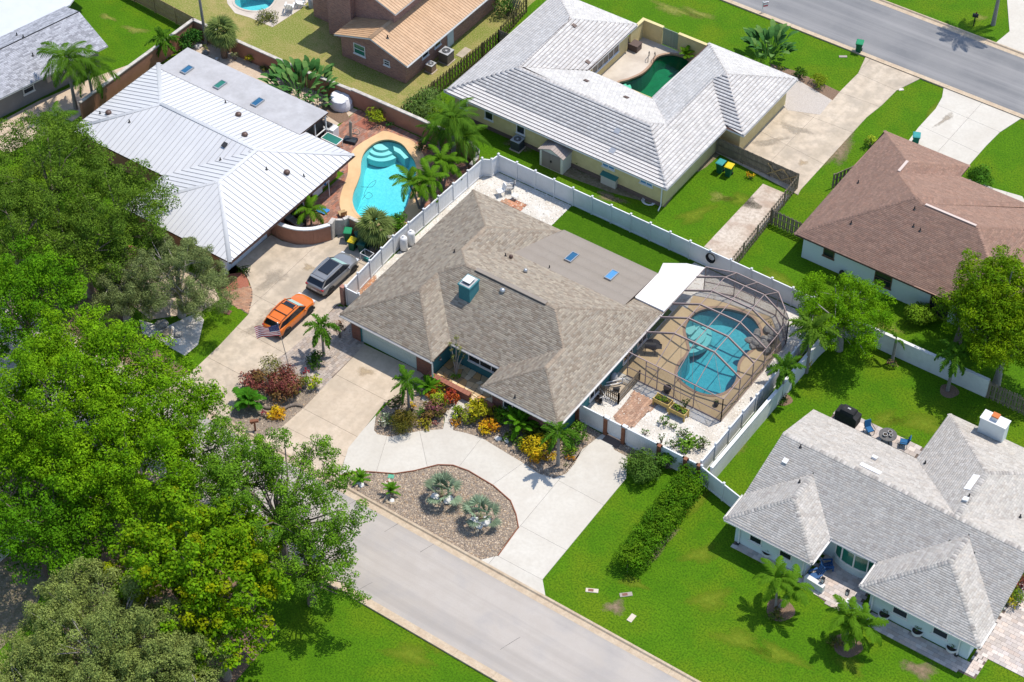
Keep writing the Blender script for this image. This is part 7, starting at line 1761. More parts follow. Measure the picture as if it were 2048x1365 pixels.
fl = m.build('flag', 'flag_cloth', None, True, smooth=True); tag(fl, 'American flag with red and white stripes above the orange car', 'flag')
m = MB()
for rr in range(9):
    for cc_ in range(6 if rr % 2 == 0 else 5):
        u, v = .4*((cc_+.5+(rr % 2)*.5)/6), (7/13)*((rr+.5)/9)
        p_ = Vector(fp(u, v)); q1 = (Vector(fp(u+.01, v))-p_).normalized(); q2 = (Vector(fp(u, v+.01))-p_).normalized(); n_ = q1.cross(q2).normalized()
        for sg in (-1, 1): m.poly([tuple(p_+n_*sg*.006+(q1*math.cos(t)+q2*math.sin(t))*(.026 if k % 2 == 0 else .011)) for k, t in enumerate([2*PI*z/10 for z in range(10)])], c=(.85, .85, .85))
stuff(m.build('stars', 'flag_cloth', fl, True))

# ------------------------------------------------------------------ BINS
mat('bin_green', (.012, .115, .055), .5); mat('bin_dark', (.010, .085, .060), .5); mat('bin_teal', (.03, .22, .20), .5); mat('lid_green', (.015, .24, .10), .5); mat('lid_yellow', (.72, .52, .01), .5); mat('lid_teal', (.04, .28, .27), .5)
def bin_(label, px, py, body, lid, rz=0.0, group=None, s=1.0, zpix=0.0):
    x, y = P2(px, py, 0); r = thing('garbage_bin', label, 'bin', (x, y, 0), rz, group)
    rows = [[(-w_, -d, z), (w_, -d, z), (w_, d, z), (-w_, d, z)] for w_, d, z in ((.20, .24, .0), (.22, .27, .35), (.27, .33, .95), (.30, .36, .96), (.30, .36, 1.02))]
    m = MB().quadgrid([[tuple(c*s for c in p) for p in q] for q in rows], 0, True); m.build('body', body, r)
    l = MB(); rows = [[(-w_*s, -d*s, z*s), (w_*s, -d*s, z*s), (w_*s, d*s, z*s), (-w_*s, d*s, z*s)] for w_, d, z in ((.32, .38, 1.02), (.32, .38, 1.06), (.25, .30, 1.11))]
    l.quadgrid(rows, 0, True); l.poly(rows[-1]); lo = l.build('lid', lid, r); MB().box(-.26*s, .26*s, .36*s, .44*s, .98*s, 1.03*s).build('handle', body, r)
    for sg in (-1, 1): MB().lathe([(.0, -.03), (.12*s, -.03), (.12*s, .03), (.0, .03)], 12).build('wheel', 'rubber', r).matrix_local = Matrix.Translation((sg*.24*s, .26*s, .12*s)) @ Matrix.Rotation(PI/2, 4, 'Y')
    return r
GB = 'bins at the terracotta wall'
bin_('bright green lidded garbage bin nearest the curved terracotta wall', 697, 481, 'bin_green', 'lid_green', .5, GB)
bin_('green bin with yellow lid at the terracotta wall', 706, 499, 'bin_green', 'lid_yellow', .2, GB, .95)
bin_('dark green bin behind the yellow lidded one', 719, 488, 'bin_dark', 'bin_dark', .9, GB)
bin_('dark green bin in front of the fan palm row, nearest the white pipe frame', 726, 505, 'bin_dark', 'bin_dark', .2, GB)
bin_('dark green bin half under the fan palm leaves', 737, 493, 'bin_dark', 'bin_dark', .8, GB)
bin_('teal garbage bin beside the weathered board fence', 1440, 344, 'bin_green', 'lid_teal', 0)
bin_('yellow lidded bin beside the weathered board fence', 1457, 351, 'bin_green', 'lid_yellow', .1)
bin_('green bin standing at the back street kerb', 1717, 104, 'bin_green', 'lid_green', .3)
bin_('teal bin half hidden behind the brown roof', 1830, 290, 'bin_teal', 'lid_teal', .4)
# ------------------------------------------------------------------ AC UNITS, TANKS
mat('ac_brown', (.16, .13, .11), .7); mat('ac_rust', (.30, .20, .14), .7); mat('ac_dark', (.05, .06, .065), .6); mat('ac_top', (.42, .42, .42), .6)
def ac(label, px, py, w_, h, body, topm, rz=0):
    x, y = P2(px, py, 0); r = thing('air_conditioner', label, 'air conditioner', (x, y, 0), rz); a = w_/2
    MB().box(-a-.1, a+.1, -a-.1, a+.1, 0, .06).build('pad', 'concrete_old', r)
    rows = [[(a*math.cos(t)*(1.0 if abs(math.cos(t)) > .0 else 1)*k, a*math.sin(t)*k, z) for t in [PI/4+PI/2*i/3*1.0+0 for i in range(12)]] for z, k in ((.06, 1.15), (h, 1.15))]
    m = MB().box(-a, a, -a, a, .06, h); m.build('body', body, r)
    lv = MB()
    for i in range(9): z = .14+i*(h-.2)/9; lv.box(-a-.012, a+.012, -a-.012, a+.012, z, z+.02)
    lv.build('louvre', body, r)
    m = MB().box(-a-.03, a+.03, -a-.03, a+.03, h, h+.05); m.build('top', topm, r)
    m = MB().lathe([(a*.80, .055), (a*.80, .052)], 16, (0, 0, h)).lathe([(0, .056), (a*.8, .056)], 18, (0, 0, h)); m.build('fan_opening', 'metal_dark', r)
    g = MB()
    for rr in (.3, .55, .8): g.tube([(a*rr*math.cos(t), a*rr*math.sin(t), h+.07) for t in [2*PI*i/16 for i in range(17)]], .008, 4)
    for k in range(4): t = PI*k/4; g.tube([(-a*.8*math.cos(t), -a*.8*math.sin(t), h+.07), (a*.8*math.cos(t), a*.8*math.sin(t), h+.07)], .008, 4)
    g.build('grille', topm, r); MB().lathe([(0, .08), (a*.22, .075), (a*.22, .06)], 10, (0, 0, h)).build('fan_hub', topm, r)
ac('large brown air conditioner unit beside the brick house', 893, 122, .95, 1.05, 'ac_brown', 'ac_top'); ac('small rusty air conditioner unit beside the brick house', 862, 142, .65, .75, 'ac_rust', 'ac_top'); ac('dark air conditioner unit beside the yellow wall', 1035, 297, .82, .95, 'ac_dark', 'ac_top')
for lb, px, py in (('white cylindrical tank leaning left by the white vinyl fence', 808, 500), ('second white cylindrical tank nearer the back, by the white vinyl fence', 823, 489)):
    x, y = P2(px, py, 0); r = thing('water_tank', lb, 'tank', (x, y, 0), 0, 'white tanks by the side fence')
    MB().lathe([(.30, .12), (.31, .15), (.31, 1.15), (.28, 1.28), (.20, 1.36), (.08, 1.40), (.0, 1.41)], 16).build('tank', 'plastic_white', r, smooth=40)
    for k in range(3): t = 2*PI*k/3; MB().beam((.28*math.cos(t), .28*math.sin(t), .35), (.38*math.cos(t), .38*math.sin(t), 0), .04, .04).build('leg', 'metal_dark', r)
    MB().lathe([(.10, 1.38), (.10, 1.50), (.0, 1.52)], 10).build('valve_head', 'plastic_white', r)
# white pipe frame
x, y = P2(735, 522); r = thing('pipe_frame', 'white pvc pipe cube frame beside the white vinyl fence', 'frame', (x, y, 0))
c8 = [(a, b, c) for a in (-.45, .45) for b in (-.3, .3) for c in (.03, .8)]
for i in range(8):
    for j in range(i+1, 8):
        if sum(abs(p-q_) > .01 for p, q_ in zip(c8[i], c8[j])) == 1: MB().tube([c8[i], c8[j]], .025, 5).build('pipe', 'plastic_white', r)
MB().box(-.25, .2, -.15, .15, .05, .35).build('box', 'bin_teal', r)
o = shrub('silver_bush', 'dark silvery bush in a black pot beside the garbage bins', 750, 500, .45, 1.2, .12, [(.10, .10, .085), (.16, .16, .14), (.05, .05, .045)], 501, 70, 6)

# ------------------------------------------------------------------ SHED AND DECK BOX (yellow house)
mat('shed_wall', (.66, .64, .57), .7); mat('shed_door', (.26, .215, .195), .7); mat('shed_roof', (.36, .30, .27), .8, obrand=.08); mat('box_lid', (.05, .20, .18), .6); mat('box_body', (.56, .54, .47), .7)
xs0, ys0 = P2(1080, 329); xs1, ys1 = P2(1124, 351); r = thing('garden_shed', 'beige resin garden shed with brown double doors against the yellow wall', 'shed', (xs0, (ys0+ys1)/2, 0))
ww = xs1-xs0; dd = 1.9
MB().box(0, ww, 0, dd, 0, 1.75).build('wall', 'shed_wall', r); MB().poly([(0, 0, 1.75), (ww, 0, 1.75), (ww/2, 0, 2.2)]).poly([(0, dd, 1.75), (ww/2, dd, 2.2), (ww, dd, 1.75)]).build('gable', 'shed_wall', r)
for sg, xa in ((0, -.12), (1, ww+.12)):
    o = MB(); p0, p1 = (xa, -.12, 1.72), (ww/2, -.12, 2.24); o.poly([p0, p1, (ww/2, dd+.12, 2.24), (xa, dd+.12, 1.72)]); o.poly([(xa, -.12, 1.66), (ww/2, -.12, 2.18), p1, p0]); o.poly([(xa, -.12, 1.66), p0, (xa, dd+.12, 1.72), (xa, dd+.12, 1.66)])
    ro = o.build('roof', 'shed_roof', r)
    for k in range(1, 6): t = k/6; MB().beam((xa+(ww/2-xa)*t, -.12, 1.72+.52*t+.015), (xa+(ww/2-xa)*t, dd+.12, 1.72+.52*t+.015), .04, .03).build('roof_batten', 'shed_roof', ro)
for a, b in ((.22, ww/2-.015), (ww/2+.015, ww-.22)): d = MB().box(a, b, -.03, -.005, .08, 1.68).build('door', 'shed_door', r); MB().box(a+.12, b-.12, -.045, -.031, .2, 1.55).build('door_panel', 'shed_door', d); MB().box((b if a < ww/2-.3 else a)-.06, (b if a < ww/2-.3 else a)+.06, -.06, -.03, .8, 1.0).build('handle', 'metal_dark', d)
x, y = P2(1201, 366); x2, _ = P2(1230, 379); r = thing('storage_box', 'beige storage box with green lid against the yellow wall', 'box', (x, y, 0)); ww = x2-x
MB().box(0, ww, 0, .85, 0, .95).build('body', 'box_body', r); o = MB().poly([(-.06, -.08, .95), (ww+.06, -.08, .95), (ww+.06, .95, 1.2), (-.06, .95, 1.2)]).poly([(-.06, -.08, .88), (ww+.06, -.08, .88), (ww+.06, -.08, .95), (-.06, -.08, .95)]).poly([(-.06, -.08, .88), (-.06, -.08, .95), (-.06, .95, 1.2), (-.06, .95, 1.1)]).poly([(ww+.06, -.08, .88), (ww+.06, .95, 1.1), (ww+.06, .95, 1.2), (ww+.06, -.08, .95)]).build('lid', 'box_lid', r)
for k in range(1, 4): MB().box(ww*k/4-.02, ww*k/4+.02, -.02, -.001, .05, .85).build('rib', 'box_body', r)
# chest in courtyard and pool rail
mat('chest_brown', (.12, .085, .075), .7)
x, y = P2(1262, 96); r = thing('storage_chest', 'dark brown storage chest in the green pool courtyard', 'chest', (x, y, 0)); MB().box(-.85, .85, -.4, .4, .0, .62).build('body', 'chest_brown', r); MB().box(-.88, .88, -.43, .43, .62, .70).build('lid', 'chest_brown', r)
for k in range(5): MB().box(-.86, .86, -.415, -.40, .08+k*.105, .14+k*.105).build('slat', 'chest_brown', r)
x, y = P2(1303, 120); r = thing('pool_handrail', 'dark bent handrails at the green pool steps', 'handrail', (x, y, 0), .4)
for dx in (-.25, .25): MB().tube([(dx, -.45, 0), (dx, -.4, .6), (dx, -.15, .85), (dx, .1, .8), (dx, .5, .25), (dx, .6, -.1)], .03, 6).build('rail', 'metal_dark', r)

# ------------------------------------------------------------------ FURNITURE
mat('blue_paint', (.025, .10, .27), .5); mat('fabric_black', (.018, .018, .02), .85, (.03, .03, .032), 3, 4, .4, 12); mat('fabric_grey', (.30, .29, .28), .8); mat('fabric_blue', (.02, .12, .28), .8); mat('cushion', (.35, .45, .45), .9)
def adirondack(label, px, py, rz, matn='blue_paint', group=None, s=1.0):
    x, y = P2(px, py, 0); r = thing('adirondack_chair', label, 'chair', (x, y, .05), rz, group); r.scale = (s,)*3
    for i in range(6): MB().beam((-.25, .28-i*.10, .38-i*.035), (.25, .28-i*.10, .38-i*.035), .085, .02).build('seat_slat', matn, r)
    for i in range(5): xx = -.22+i*.11; MB().beam((xx, -.22, .2), (xx*1.25, -.58, 1.0-abs(i-2)*.05), .095, .02, up=(0, 1, 0)).build('back_slat', matn, r)
    for sg in (-1, 1):
        MB().beam((sg*.33, .34, .56), (sg*.33, -.35, .56), .13, .022).build('armrest', matn, r); MB().beam((sg*.30, .30, 0), (sg*.30, .30, .55), .10, .025, up=(1, 0, 0)).build('front_leg', matn, r); MB().beam((sg*.27, .32, .36), (sg*.27, -.55, .02), .025, .10).build('rear_leg', matn, r)
    return r
adirondack('blue chair beside the low wall of the front patio', 1629, 1158, 2.6); adirondack('blue chair behind the first one in the shade of the bow window', 1655, 1138, -.9)
def patio_chair(label, px, py, rz, frame, fab, group=None):
    x, y = P2(px, py, 0); r = thing('patio_chair', label, 'chair', (x, y, .05), rz, group)
    MB().box(-.26, .26, -.25, .27, .40, .47).build('seat', fab, r); MB().beam((0, -.26, .45), (0, -.42, 1.0), .50, .06, up=(0, 1, 0)).build('backrest', fab, r)
    for sx in (-1, 1):
        for sy in (-.26, .26): MB().beam((sx*.28, sy, 0), (sx*.28, sy, .42), .035, .035).build('leg', frame, r)
        MB().tube([(sx*.29, .27, .40), (sx*.30, .27, .64), (sx*.30, -.30, .66), (sx*.28, -.38, .85)], .02, 5).build('armrest', frame, r)
    return r
patio_chair('blue cushioned chair between covered grill and round table', 1737, 868, -2.2, 'metal_dark', 'fabric_blue'); patio_chair('blue cushioned chair right of the round table', 1806, 893, 1.9, 'metal_dark', 'fabric_blue')
patio_chair('white framed chair nearest the roof in the gravel yard', 1001, 391, 2.6, 'plastic_white', 'plastic_white'); patio_chair('grey backed chair in the gravel yard', 1020, 384, 2.2, 'plastic_white', 'fabric_grey')
x, y = P2(1030, 399); r = thing('side_table', 'small white side table beside the gravel yard chairs', 'table', (x, y, .03)); MB().box(-.25, .25, -.2, .2, .38, .42).build('table_top', 'plastic_white', r)
for sx in (-.2, .2):
    for sy in (-.15, .15): MB().beam((sx, sy, 0), (sx, sy, .38), .03, .03).build('leg', 'plastic_white', r)
x, y = P2(1773, 884); r = thing('round_table', 'round dark patio table with three succulent pots', 'table', (x, y, .05)); MB().lathe([(.0, .68), (.62, .68), (.65, .70), (.65, .735), (.0, .74)], 24).build('table_top', 'fabric_grey', r); r.children[0].data.materials.clear(); mat('table_dark', (.10, .095, .095), .7, (.14, .135, .13), 6); r.children[0].data.materials.append(MATS['table_dark'])
for k in range(4): t = PI/4+PI/2*k; MB().beam((.12*math.cos(t), .12*math.sin(t), .66), (.45*math.cos(t), .45*math.sin(t), 0), .05, .05).build('leg', 'metal_dark', r)
mat('pot_white', (.72, .70, .67), .6); mat('pot_soil', (.06, .045, .035), .95)
def pot(label, loc, rr, h, plant, seed, name='plant_pot', group=None, palette=None, ph=.35, pm='pot_white', size=.14):
    r = thing(name, label, 'pot', loc, 0, group)
    MB().lathe([(.0, .0), (rr*.55, .0), (rr*.9, h*.45), (rr, h*.8), (rr*.98, h), (rr*.86, h), (rr*.84, h*.85)], 16).build('pot', pm, r, smooth=40); MB().lathe([(0, h*.86), (rr*.85, h*.86)], 12).build('soil', 'pot_soil', r)
    if plant:
        rg = np.random.default_rng(seed); V, Q, T = clump_leaves([((0, 0, h+ph*.4), ph*.6), ((rr*.3, 0, h+ph*.5), ph*.45), ((-rr*.3, rr*.2, h+ph*.45), ph*.45)], 60, size, rg, palette or G1, .3, .6, .6); obj('foliage', np_mesh('foliage', V, Q, 'leaf_any', T), r)
    return r
for i, (dx, dy) in enumerate(((-.12, -.22), (.05, .20), (.25, -.05))): pot(('largest succulent pot on the round table', 'succulent pot at the far side of the round table', 'succulent pot at the right of the round table')[i], (x+dx, y+dy, .79), .17-.02*i, .16, True, 510+i, 'succulent_pot', None, [(.10, .20, .05), (.16, .26, .08)], .12, 'pot_white', .08)
for i, (px, py, lb) in enumerate(((1534, 1112, 'white bowl planter by the left wall of the grey roofed house'), (1767, 1237, 'white bowl planter next to the downspout, first of the front row'), (1833, 1270, 'white bowl planter in the middle of the front row'), (1902, 1303, 'white bowl planter last in the front row'))): pot(lb, (*P2(px, py), .05), .42, .45, True, 520+i, 'bowl_planter', 'white bowl planters along the grey house', [(.06, .13, .03), (.10, .18, .04)], .4)
# covered grill
x, y = P2(1694, 843); r = thing('covered_grill', 'large grill under a black cover on the narrow back patio', 'grill', (x, y, .05), -.02)
rows = [[(-w_, -d, z), (w_, -d, z), (w_, d, z), (-w_, d, z)] for w_, d, z in ((.82, .40, 0), (.85, .42, .4), (.86, .43, .88), (.55, .40, 1.0), (.50, .32, 1.22), (.44, .18, 1.27))]
m = MB().quadgrid(rows, 0, True); m.poly(rows[-1]); m.build('cover', 'fabric_black', r, smooth=25); MB().box(-.12, .12, -.02, .1, 1.275, 1.28).build('vent_flap', 'ac_top', r)
# low front walls and lanterns
for (a, b), lb in (((P2(1609, 1163), P2(1646, 1186)), 'low pale patio wall in front of the blue chairs'), ((P2(1690, 1212), P2(1735, 1236)), 'low pale patio wall in front of the entrance')):
    r = thing('patio_wall', lb, 'wall'); wall_run(r, [a, b], .62, .28, 'stucco_pale', 'stucco_white', .08, .06)
for (px, py), lb in (((1645, 1165), 'dark lantern on the left low patio wall'), ((1694, 1190), 'dark lantern on the right low patio wall')):
    x, y = P2(px, py, .68); r = thing('lantern', lb, 'lantern', (x, y, .68)); MB().box(-.11, .11, -.11, .11, 0, .04).box(-.11, .11, -.11, .11, .42, .46).build('frame', 'metal_dark', r); MB().box(-.085, .085, -.085, .085, .04, .42).build('glass', 'lamp_clear', r)
    for a in (-.1, .1):
        for b in (-.1, .1): MB().box(a-.012, a+.012, b-.012, b+.012, .04, .42).build('corner_post', 'metal_dark', r)
    m = MB(); q4 = [(-.12, -.12, .46), (.12, -.12, .46), (.12, .12, .46), (-.12, .12, .46)]
    for i in range(4): m.poly([q4[i], q4[(i+1) % 4], (0, 0, .58)])
    m.build('cap', 'metal_dark', r)

# ------------------------------------------------------------------ RAISED PLANTERS, POOL YARD
mat('wood_yellow', (.52, .36, .10), .8, (.58, .42, .15), 4, 5, .3, 20)
for px, py, lb, sd in ((1325, 812, 'yellow wooden raised planter box nearest the brick walk', 530), (1357, 832, 'yellow wooden raised planter box nearest the fence corner', 531)):
    x, y = P2(px, py, 0); r = thing('raised_planter', lb, 'planter', (x, y, 0), 0, 'raised planter boxes at the screen wall')
    for sy in (-.32, .32): MB().box(-.62, .62, sy-.02, sy+.02, .38, .72).build('side_board', 'wood_yellow', r)
    for sx in (-.62, .62): MB().box(sx-.02, sx+.02, -.30, .30, .38, .72).build('end_board', 'wood_yellow', r)
    for sx in (-.62, .62):
        for sy in (-.30, .30): MB().box(sx-.05, sx+.05, sy-.05, sy+.05, 0, .75).build('leg', 'wood_yellow', r)
    MB().box(-.6, .6, -.3, .3, .42, .66).build('soil', 'pot_soil', r)
    rg = np.random.default_rng(sd); V, Q, T = clump_leaves([((-.4+.2*i, rg.uniform(-.15, .15), .72), .24) for i in range(5)], 70, .16, rg, [(.10, .22, .02), (.15, .28, .03), (.25, .20, .03)], .5, .5, .6); obj('foliage', np_mesh('foliage', V, Q, 'leaf_any', T), r)
shrub('potted_plant', 'thin potted bush behind the second raised planter', 1372, 805, .4, 1.1, .14, G1, 532, 55, 5, cat='plant')
pot('black pot beside the screen wall', (*P2(1334, 785), 0), .30, .55, False, 0, 'plant_pot', None, None, .3, 'metal_dark'); pot('small potted plant in the front corner of the screened deck', (*P2(1432, 812), .03), .2, .28, True, 533, 'plant_pot', None, G1, .35, 'metal_dark')
# smoker / grill on the pool deck
x, y = P2(1300, 706); r = thing('pool_grill', 'black barrel grill on the pool deck under the screen', 'grill', (x, y, .03), .5); MB().tube([(-.42, 0, .75), (.42, 0, .75)], .27, 12).build('barrel', 'metal_dark', r, smooth=40); MB().box(-.5, -.85+.35, -.25, .25, .70, .74).box(.45, .85, -.25, .25, .70, .74).build('side_shelf', 'metal_dark', r)
for sx in (-.35, .35):
    for sy in (-.2, .2): MB().beam((sx, sy, .6), (sx*1.1, sy*1.3, 0), .04, .04).build('leg', 'metal_dark', r)
MB().tube([(.1, .25, .9), (.1, .25, 1.15)], .05, 8).build('chimney', 'metal_dark', r)
x, y = P2(1306, 690); o = MB().lathe([(.0, .0), (.55, .0), (.58, .04), (.5, .06), (.0, .05)], 20, (x, y, .03)).build('splash_mat', 'fabric_black'); tag(o, 'dark round mat beside the barrel grill', 'mat')
# rocks
mat('rock_grey', (.24, .225, .205), .9, (.36, .34, .31), 3, 6, .6, 12); mat('rock_white', (.60, .575, .54), .85, (.70, .68, .65), 3, 6, .5, 10); mat('rock_tan', (.42, .33, .23), .9, (.50, .40, .29), 3, 6, .6, 12)
def rock_mesh(seed, matn, n=10):
    rg = np.random.default_rng(seed); m = MB(); rows = []
    for i in range(6):
        ph = PI*i/5; z = math.cos(ph); rr = max(.02, math.sin(ph)); rows.append([(rr*math.cos(t)*rg.uniform(.8, 1.15), rr*math.sin(t)*rg.uniform(.8, 1.15), z*.7+rg.uniform(-.06, .06)) for t in [2*PI*j/n for j in range(n)]])
    m.quadgrid(rows, 0, True); return m.mesh('boulder', matn)
RK = {k: [rock_mesh(600+i, k) for i in range(3)] for k in ('rock_grey', 'rock_white', 'rock_tan')}
def rocks(name, label, px, py, spec, cat='rocks', z=0.0):
    x, y = P2(px, py, 0); r = thing(name, label, cat, (x, y, z)); rnd = random.Random(px)
    for dx, dy, dz, s_, k in spec:
        o = obj('boulder', RK[k][rnd.randrange(3)], r, (dx, dy, dz+s_*.35), rnd.uniform(0, 6), (s_, s_*rnd.uniform(.7, 1), s_*rnd.uniform(.7, 1))); 
    return r
rnd = random.Random(9)
rocks('rock_waterfall', 'grey boulder waterfall at the far corner of the screened pool', 1535, 680, [(rnd.uniform(-.9, .9), rnd.uniform(-1.3, 1.3), rnd.uniform(0, .35), rnd.uniform(.25, .45), 'rock_grey') for _ in range(16)])
shrub('yellow_flower', 'yellow flower tuft above the boulder waterfall', 1541, 650, .3, .6, .14, [(.55, .40, .02), (.10, .16, .03)], 540, 50, 3, cat='plant')
rocks('boulder_group', 'white boulders under the left silvery palm', 884, 996, [(-.35, -.35, 0, .38, 'rock_white'), (.55, .0, 0, .40, 'rock_white'), (.3, -.5, 0, .22, 'rock_tan'), (.0, -.6, 0, .2, 'rock_tan')])
rocks('boulder_group', 'white boulders under the right silvery palm', 962, 1042, [(-.25, -.4, 0, .45, 'rock_white'), (.35, .05, 0, .42, 'rock_white'), (.25, -.55, 0, .25, 'rock_white'), (-.1, -.85, 0, .18, 'rock_tan'), (.3, -.9, 0, .18, 'rock_tan')])
rocks('boulder_group', 'white stone and tan rocks under the leftmost small cycad', 724, 966, [(.15, -.25, 0, .26, 'rock_white'), (-.1, -.5, 0, .17, 'rock_tan'), (.2, -.6, 0, .16, 'rock_tan'), (-.2, -.25, 0, .2, 'rock_white')])
rocks('rock_ring', 'ring of tan rocks round the small cycad on the island', 783, 1000, [(.42*math.cos(t), .36*math.sin(t), .0, .15, 'rock_tan') for t in [2*PI*i/11 for i in range(11)]]+[(.12, -.1, .0, .2, 'rock_white')])
rocks('boulder_group', 'pale rocks in the sandy strip beside the large fan palm', 402, 103, [(-.6, .3, 0, .4, 'rock_white'), (.5, .0, 0, .32, 'rock_grey'), (1.2, -.4, 0, .25, 'rock_tan'), (-1.2, .8, 0, .3, 'rock_tan'), (1.9, -.1, 0, .22, 'rock_white')])
rocks('boulder_group', 'boulders in the white gravel under the drooping tree', 345, 668, [(-1.2, .2, 0, .5, 'rock_grey'), (-.3, -.2, 0, .42, 'rock_tan'), (.5, .1, 0, .35, 'rock_grey'), (.9, -.5, 0, .3, 'rock_white'), (-.6, -1.0, 0, .3, 'rock_tan')])
rocks('boulder_group', 'two pale stepping stones at the front edge of the stone bed', 1003, 883, [(-.3, .0, 0, .28, 'rock_white'), (.3, .2, 0, .25, 'rock_white')])
# driftwood log and wooden post in the driveway bed
pts = [(440+x*.1758, 660+y*.1758) for x, y in ((470, 870), (540, 890), (640, 880), (740, 890), (800, 860), (870, 850), (940, 870))]
MB().tube([P(a, b, .12) for a, b in pts], [.10, .13, .12, .13, .14, .12, .10], 8).build('driftwood_log', 'bark', smooth=True); tag(bpy.data.objects['driftwood_log'], 'curved driftwood log lying in the driveway bed', 'log')
x, y = P2(511, 862); r = thing('mailbox_post', 'brown wooden post with slanted box beside the street tree', 'mailbox', (x, y, 0), .6); MB().box(-.06, .06, -.06, .06, 0, .95).build('post', 'post_brown', r); MB().beam((-.3, 0, .98), (.3, 0, 1.10), .24, .16).build('box', 'post_brown', r); MB().beam((-.25, 0, .70), (0, 0, .92), .05, .06).build('brace', 'post_brown', r)
mat('mail_black', (.02, .02, .022), .5)
x, y = P2(1947, 52); r = thing('mailbox', 'black mailbox on a post at the top right lawn', 'mailbox', (x, y, 0), .3); MB().box(-.05, .05, -.05, .05, 0, 1.0).build('post', 'mail_black', r)
m = MB(); rows = [[(xx, .15*math.cos(t), 1.15+.15*math.sin(t)) for t in [PI*k/8 for k in range(9)]]+[(xx, -.15, 1.0), (xx, .15, 1.0)] for xx in (-.25, .25)]; m.quadgrid(rows, 0, True); m.poly(rows[0]); m.poly(rows[1][::-1]); m.build('box', 'mail_black', r); MB().box(-.02, .1, .16, .18, 1.1, 1.35).build('flag', 'lamp_red', r)
mat('sign_pink', (.55, .12, .14), .6); mat('sign_white', (.8, .8, .8), .6)
x, y = P2(1524, 26); r = thing('yard_sign', 'small white and red yard sign at the back street kerb', 'sign', (x, y, 0), .9); MB().box(-.035, .035, -.035, .035, 0, 1.25).build('post', 'sign_white', r); MB().box(-.02, .55, -.03, .03, 1.05, 1.12).build('arm', 'sign_white', r); MB().box(.05, .5, -.012, .012, .62, 1.02).build('board', 'sign_pink', r); MB().box(.08, .47, -.016, .016, .80, .98).build('board_stripe', 'sign_white', r)
# utility covers
mat('cover_pale', (.60, .52, .42), .8); mat('cover_rust', (.22, .10, .07), .8); mat('cover_green', (.10, .38, .24), .6); mat('cover_grey', (.36, .31, .27), .8)
def cover(label, px, py, w_, l_, rz, m1, m2=None):
    x, y = P2(px, py); r = thing('utility_cover', label, 'cover', (x, y, 0), rz); MB().box(-w_/2, w_/2, -l_/2, l_/2, 0, .05).build('frame', m1, r)
    if m2: MB().box(-w_*.30, w_*.12, -l_*.32, l_*.32, .05, .062).build('lid', m2, r)
YI = math.atan2(RT.y, RT.x)
cover('pale meter cover in the lawn left of the hedge end', 1184, 1182, .85, .32, YI-.12, 'cover_pale', 'cover_rust'); cover('grey meter cover in the lawn at the hedge end', 1252, 1190, .85, .32, YI+.15, 'cover_grey', 'cover_rust'); cover('small bright stone cover in the lawn near the kerb', 1263, 1237, .65, .36, YI+.95, 'cover_pale', 'cover_pale')
cover('round green valve lid on the stone island', 782, 954, .42, .34, .4, 'cover_green', 'cover_green'); cover('small tan meter lid beside the green one on the island', 776, 964, .42, .26, 1.2, 'cover_pale', 'cover_rust'); cover('grey cover in the lawn beside the back street', 1686, 114, .7, .26, YI, 'cover_grey'); cover('small white cover at the edge of the wide old driveway', 1802, 180, .45, .28, YI+.2, 'cover_pale', 'plate_white'); cover('brown cover in the grass by the stained driveway bend', 455, 625, .55, .45, .2, 'cover_rust'); cover('round drain cover in the wide old driveway', 1771, 183, .3, .3, 0, 'cover_rust') if False else None
# hose coil on the back fence
x, y = P2(1414, 526, 1.25); m = MB()
for k in range(6): rr = .30+.02*k; m.tube([(x+rr*math.cos(t), 15.13-.03*k, 1.35+rr*1.15*math.sin(t)) for t in [2*PI*i/20 for i in range(21)]], .035, 5, cap=False)
o = m.build('hose_coil', 'rubber', smooth=True); tag(o, 'black hose coil hanging on the back vinyl fence', 'hose')
# courtyard of the teal house: flagstones, low brick wall, iron gate
mat('flagstone', (.50, .36, .20), .8, attr='tint'); mat('flag_joint', (.10, .085, .07), .95)
r = bpy.data.objects.new('courtyard_floor', None); COL.objects.link(r); struct(r, 'irregular flagstone floor of the front courtyard'); MB().flat([rect(-2.7, 2.85, -6.6, -4.15)], .02).build('joint_bed', 'flag_joint', r)
rnd = random.Random(33); nx_, ny_ = 11, 5; gp = [[(-2.7+5.55*i/nx_+(rnd.uniform(-.2, .2) if 0 < i < nx_ else 0), -6.6+2.45*j/ny_+(rnd.uniform(-.19, .19) if 0 < j < ny_ else 0)) for j in range(ny_+1)] for i in range(nx_+1)]
for i in range(nx_):
    for j in range(ny_):
        q4 = [gp[i][j], gp[i+1][j], gp[i+1][j+1], gp[i][j+1]]; cx = sum(p[0] for p in q4)/4; cy = sum(p[1] for p in q4)/4
        pts = []
        for k in range(4):
            a, b = q4[k], q4[(k+1) % 4]
            for t in (.08, .5, .92): pts.append((a[0]+(b[0]-a[0])*t, a[1]+(b[1]-a[1])*t))
        pts = [(cx+(px-cx)*rnd.uniform(.90, .98), cy+(py-cy)*rnd.uniform(.90, .98)) for px, py in pts]
        c = rnd.choice([(1, 1, 1), (1.3, 1.25, 1.2), (.8, .75, .7), (1.2, .95, .7), (1.4, 1.5, 1.7)]); MB().slab([pts], .02, .05+rnd.uniform(0, .015), c=c).build('flagstone', 'flagstone', r, True)
CWL = thing('courtyard_wall', 'low brick courtyard wall in front of the flagstones', 'wall'); MB().box(-2.7, 1.0, -6.95, -6.65, 0, .72).build('wall', 'brick_red', CWL)
mat('brick_cap', (.27, .10, .065), .85, (.33, .14, .09), 6, 5, .3, 30)
